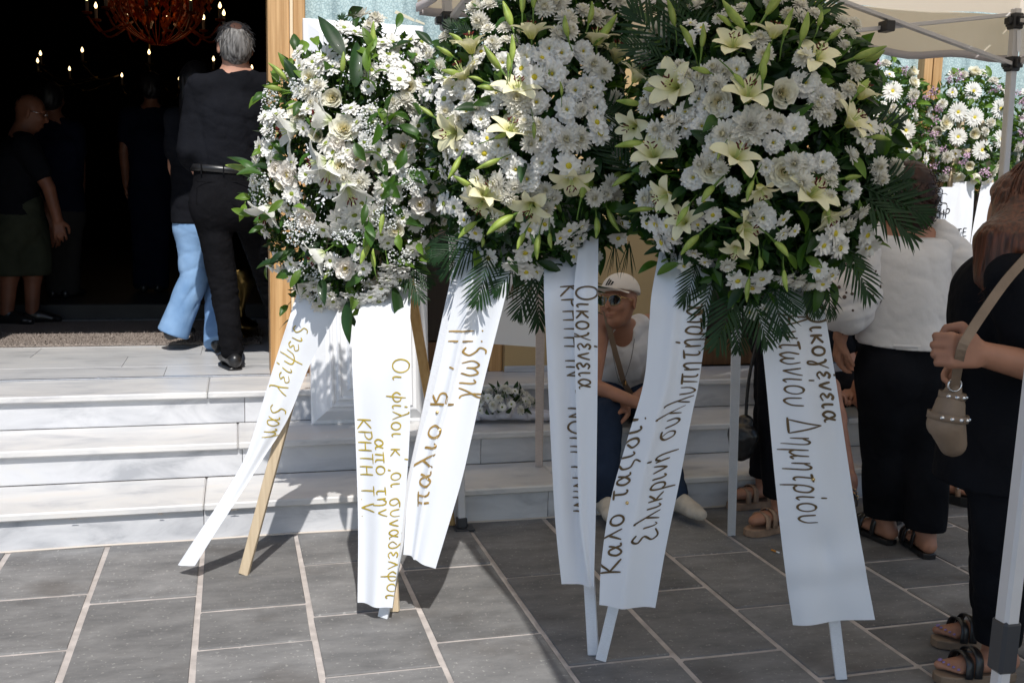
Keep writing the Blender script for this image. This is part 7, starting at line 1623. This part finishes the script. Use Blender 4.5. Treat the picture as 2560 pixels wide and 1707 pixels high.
for x, y, sc in ((1692, 160, 1.0), (1850, 190, 1.15), (1886, 225, 1.1), (1738, 258, .8), (1824, 295, 1.1), (1776, 328, 1.0), (1640, 350, 1.0), (1845, 382, 1.0), (1890, 372, .9), (1575, 258, .9), (1605, 228, .8), (1592, 408, 1.1), (1682, 428, .75), (1752, 502, 1.1), (1620, 250, .8), (1612, 290, .9), (1760, 385, .7), (1635, 320, .6), (1955, 440, .9), (1665, 250, .7), (1890, 120, .6), (1745, 480, .7)): w3.put('lis', x, y, sc * .86, rad=22)
for x, y, a, sc in ((1612, 110, 90, 1.1), (1710, 65, 130, 1.1), (1760, 35, 62, 1.2), (1800, 85, 70, 1.1), (1840, 95, 80, 1.2), (1880, 60, 85, .9), (1905, 90, 40, 1.0), (1590, 110, 125, 1.1), (1630, 168, 170, .9), (1685, 170, 300, .9), (1745, 165, 75, .9), (1752, 185, 95, 1.0), (1640, 428, 235, 1.2), (1780, 555, 305, 1.2), (1960, 135, 20, 1.2), (2000, 315, 345, .9), (1940, 410, 5, .9), (1700, 500, 150, .7), (1660, 340, 250, .7), (1730, 415, 255, .8), (1510, 210, 175, .9), (1470, 240, 175, .9), (1580, 475, 240, .8), (1605, 540, 230, 1.2), (1680, 60, 150, .9), (1480, 330, 190, 1.0), (1550, 60, 110, .9), (1450, 400, 215, 1.2), (1500, 480, 190, .9), (1745, 590, 260, .9), (1900, 470, 270, .7), (1985, 140, 30, 1.1), (1970, 215, 55, 1.1), (1720, 640, 265, .8), (1800, 620, 280, .8)): w3.put('bud', x, y, sc, a, .15, .035)
def k3(x, y):
    if y > 520: return 'daisyy' if FR.random() < .8 else 'mum'
    return 'mum' if FR.random() < .82 else 'daisyy'
def keep3(x, y):
    if 1560 < x < 1880 and 140 < y < 470: return .02
    if 1640 < x < 1800 and 560 < y < 640: return .45
    return .72
w3.clusters(k3, 72, 26, 295, keep3, R=34, m=(3, 7), sz=(.75, 1.2))
w3.leaves(['leafd', 'leafd', 'leafm', 'leafm', 'leafl'], 170, 1.05, (-.06, .0), (.8, 1.25))
for q in ((1560, 140, 1450, 20), (1585, 120, 1545, -15), (1600, 110, 1600, -20), (1545, 150, 1440, 110), (1760, 30, 1830, -60), (1800, 40, 1930, -10), (1700, 10, 1760, -70), (1960, 295, 2130, 318), (1975, 340, 2110, 390), (1970, 430, 2135, 420), (1985, 455, 2125, 465), (1980, 430, 2140, 490), (1975, 450, 2100, 540), (1930, 560, 1985, 680), (1700, 690, 1692, 800), (1690, 660, 1640, 790), (1715, 660, 1745, 790), (1600, 600, 1560, 690), (1640, 630, 1600, 740), (1790, 640, 1830, 720), (1775, 640, 1800, 760), (1860, 640, 1870, 720), (1890, 630, 1905, 720), (1445, 555, 1436, 655, 3), (1525, 590, 1530, 650, 3), (1440, 250, 1370, 220), (1450, 400, 1370, 300)): w3.frond(*q[:4], -.05 if not (1960 <= q[0]) else -.02, v=q[4] if len(q) > 4 else None)
w3.foliage(9000, .042); w3.stems(0)
r = mkrib(w3, w3.offL + .06, [((1525, 520), (1665, 520), -.12, -.12), ((1512, 590), (1650, 590), -.07, -.07), ((1496, 680), (1634, 680)), ((1490, 760), (1622, 760)), ((1478, 880), (1605, 880)), ((1440, 1012), (1588, 960)), ((1402, 1150), (1560, 1110)), ((1381, 1290), (1530, 1255)), ((1376, 1390), (1505, 1397))], seed=6, wave=.007, fold=lambda t, v: .012 * math.exp(-((t - .42) / .10) ** 2) * (1 - .5 * v)); r.build(w3.o)
rb_write(r, "Єιλικρινή συλλυπητήρια", (1512, 1235), (1612, 690), 60, 'up', BRONZE, .0066); rb_write(r, "Καλό ταξίδι!", (1426, 1320), (1488, 942), 58, 'up', BRONZE, .0066); r.oval(.035, .105, .024, .019); r.pin(.055, .83)
r = mkrib(w3, w3.offR + .055, [((1730, 560), (1870, 560), -.18, -.18), ((1735, 630), (1882, 630), -.12, -.12), ((1742, 710), (1893, 700)), ((1760, 880), (1922, 880)), ((1780, 1100), (1955, 1100)), ((1802, 1300), (1985, 1285)), ((1821, 1434), (2010, 1423))], seed=7, wave=.009, fold=lambda t, v: -.016 * math.exp(-((t - .55) / .16) ** 2 - ((v - .80) / .05) ** 2) + .006 * math.sin(40 * v) * math.exp(-((v - .84) / .06) ** 2)); r.build(w3.o)
rb_write(r, "Οικογένεια", (1850, 708), (1890, 968), 52, 'down', BRONZE, .0070); rb_write(r, "Αντωνίου Δημητρίου", (1784, 718), (1840, 1208), 78, 'down', BRONZE, .0070); r.pin(.105, .76)

# ---------------------------------------------------------------- sunlit wreaths by the glass behind the tent
def back_wreath(label, poly, X, Y0, seedk, ribs, gerb, text=()):
    c = np.mean(np.array(poly), 0); p = at(c[0], c[1], Y0); w = Wreath(label, None, None, poly, back=.06, bulge=.16, scale=1.0, n=(-.15, -1, 0), p0=p)
    F = [np.array([p[0] - .30, Y0 - .10, ZL]), np.array([p[0] + .30, Y0 - .16, ZL]), np.array([p[0] + .05, Y0 + .26, ZL])]
    w.legs(F, [p + (-.06, .05, .1), p + (.06, .05, .1), p + (0, .12, .1)], [RAWWOOD] * 3)
    for x, y in gerb: w.put('gerb', x, y, 1.0)
    def kk(x, y): v = FR.random(); return 'stat' if v < .34 else 'mum' if v < .60 else 'daisyy' if v < .85 else 'rose'
    w.fill(kk, 21, 3500, lambda x, y: .75, 120, (.85, 1.1)); w.leaves(['leafm', 'leafl', 'leafd'], 60, 1.06); w.foliage(1500, .04, (LEAF_M, LEAF_L))
    for i, rows in enumerate(ribs):
        r_ = mkrib(w, .05, rows, seed=seedk + i, nr=40, nc=12); r_.build(w.o)
        for tx, q0, q1, px in (text[i] if i < len(text) else ()): 
            o0 = np.asarray(atn(*q0, w.n, w.p0, .075)); o1 = np.asarray(atn(*q1, w.n, w.p0, .075)); d = nrm(o1 - o0); L = np.linalg.norm(o1 - o0); em = sum(GL[ch_][0] + .12 for ch_ in tx); sz = px / 480.0
            lettering(lambda u, v, o0=o0, d=d: (o0 + d * v + np.array([0, 0, u]), w.n), tx, 0, 0, sz, 'down', .007, .12, L / (em * sz), mat=BLACKINK, par=r_.o)
    return w
back_wreath("white and mauve wreath on the steps, half hidden behind the shaded wreath's palm leaves", [(1985, 180), (2040, 140), (2100, 170), (2130, 215), (2140, 330), (2128, 420), (2080, 450), (2010, 430), (1975, 320)], 3.6, 4.88, 40, [[((2105, 430), (2205, 430)), ((2110, 520), (2190, 520)), ((2100, 700), (2180, 690)), ((2100, 850), (2170, 840))]], ((2050, 210), (2080, 300)), [[("ΤΗΡ", (2142, 505), (2182, 500), 24)]])
back_wreath("white gerbera and mauve wreath lit by sun beside the tent's back pole", [(2150, 200), (2190, 170), (2250, 165), (2300, 185), (2345, 235), (2352, 330), (2330, 400), (2270, 440), (2190, 450), (2145, 390), (2128, 300)], 4.1, 4.90, 50, [[((2190, 420), (2240, 415)), ((2185, 500), (2235, 500)), ((2170, 620), (2225, 610)), ((2165, 700), (2220, 700))], [((2255, 420), (2320, 420)), ((2235, 520), (2310, 515)), ((2215, 640), (2290, 640)), ((2190, 760), (2270, 760))]], ((2235, 210), (2200, 258), (2200, 315), (2255, 345), (2298, 250), (2300, 320), (2238, 270)), [[("ΤΕ", (2196, 545), (2222, 543), 22)], [("ΜΙ", (2240, 585), (2272, 582), 24)]])
back_wreath("white wreath cut by the photo's right edge beyond the tent pole", [(2352, 210), (2420, 190), (2490, 240), (2500, 350), (2440, 430), (2370, 430), (2348, 330)], 4.7, 4.92, 60, [[((2380, 420), (2440, 420)), ((2380, 520), (2440, 520)), ((2370, 700), (2430, 700))]], ((2362, 280), (2420, 300)))

# ---------------------------------------------------------------- bouquet lying on the step
bp_ = atz(1150, 968, 2 * RS); bq = empty("bouquet", bp_); tag(bq, "white flower bouquet in white paper lying on the marble step", "bouquet")
prs = [Chain([bp_ + (.24, -.04, .03), bp_ + (.02, .0, .05), bp_ + (-.10, .02, .045), bp_ + (-.18, .02, .03)], [.04, .075, .075, .045], [.020, .030, .030, .024], (0, 1, 0), .03)]
sobj("paper_wrap", prs, .006, M_("tissue_paper", (.62, .62, .68), .7, .2, trans=.15), bq, wrinkle(.014, 40, 3), [HALF((0, 0, 2 * RS + .002), (0, 0, -1))])
for i in range(44):
    d = FR.normal(size=3); d[2] = abs(d[2]); d = nrm(d * (1, .8, 1)); p = bp_ + np.array([.02, -.01, .055]) + d * np.array([.15, .085, .115]); bloom(bq, 'daisy' if i % 3 else 'mum', p, d, .72)
for i in range(26):
    d = FR.normal(size=3); d[2] = abs(d[2]); d = nrm(d); p = bp_ + np.array([.02, -.01, .045]) + d * np.array([.13, .07, .11]); link("leaf", FM['leafd'][i % 2], bq, orient(p, FR.normal(size=3) + np.array([0, -.5, .5]), .8, xdir=d))
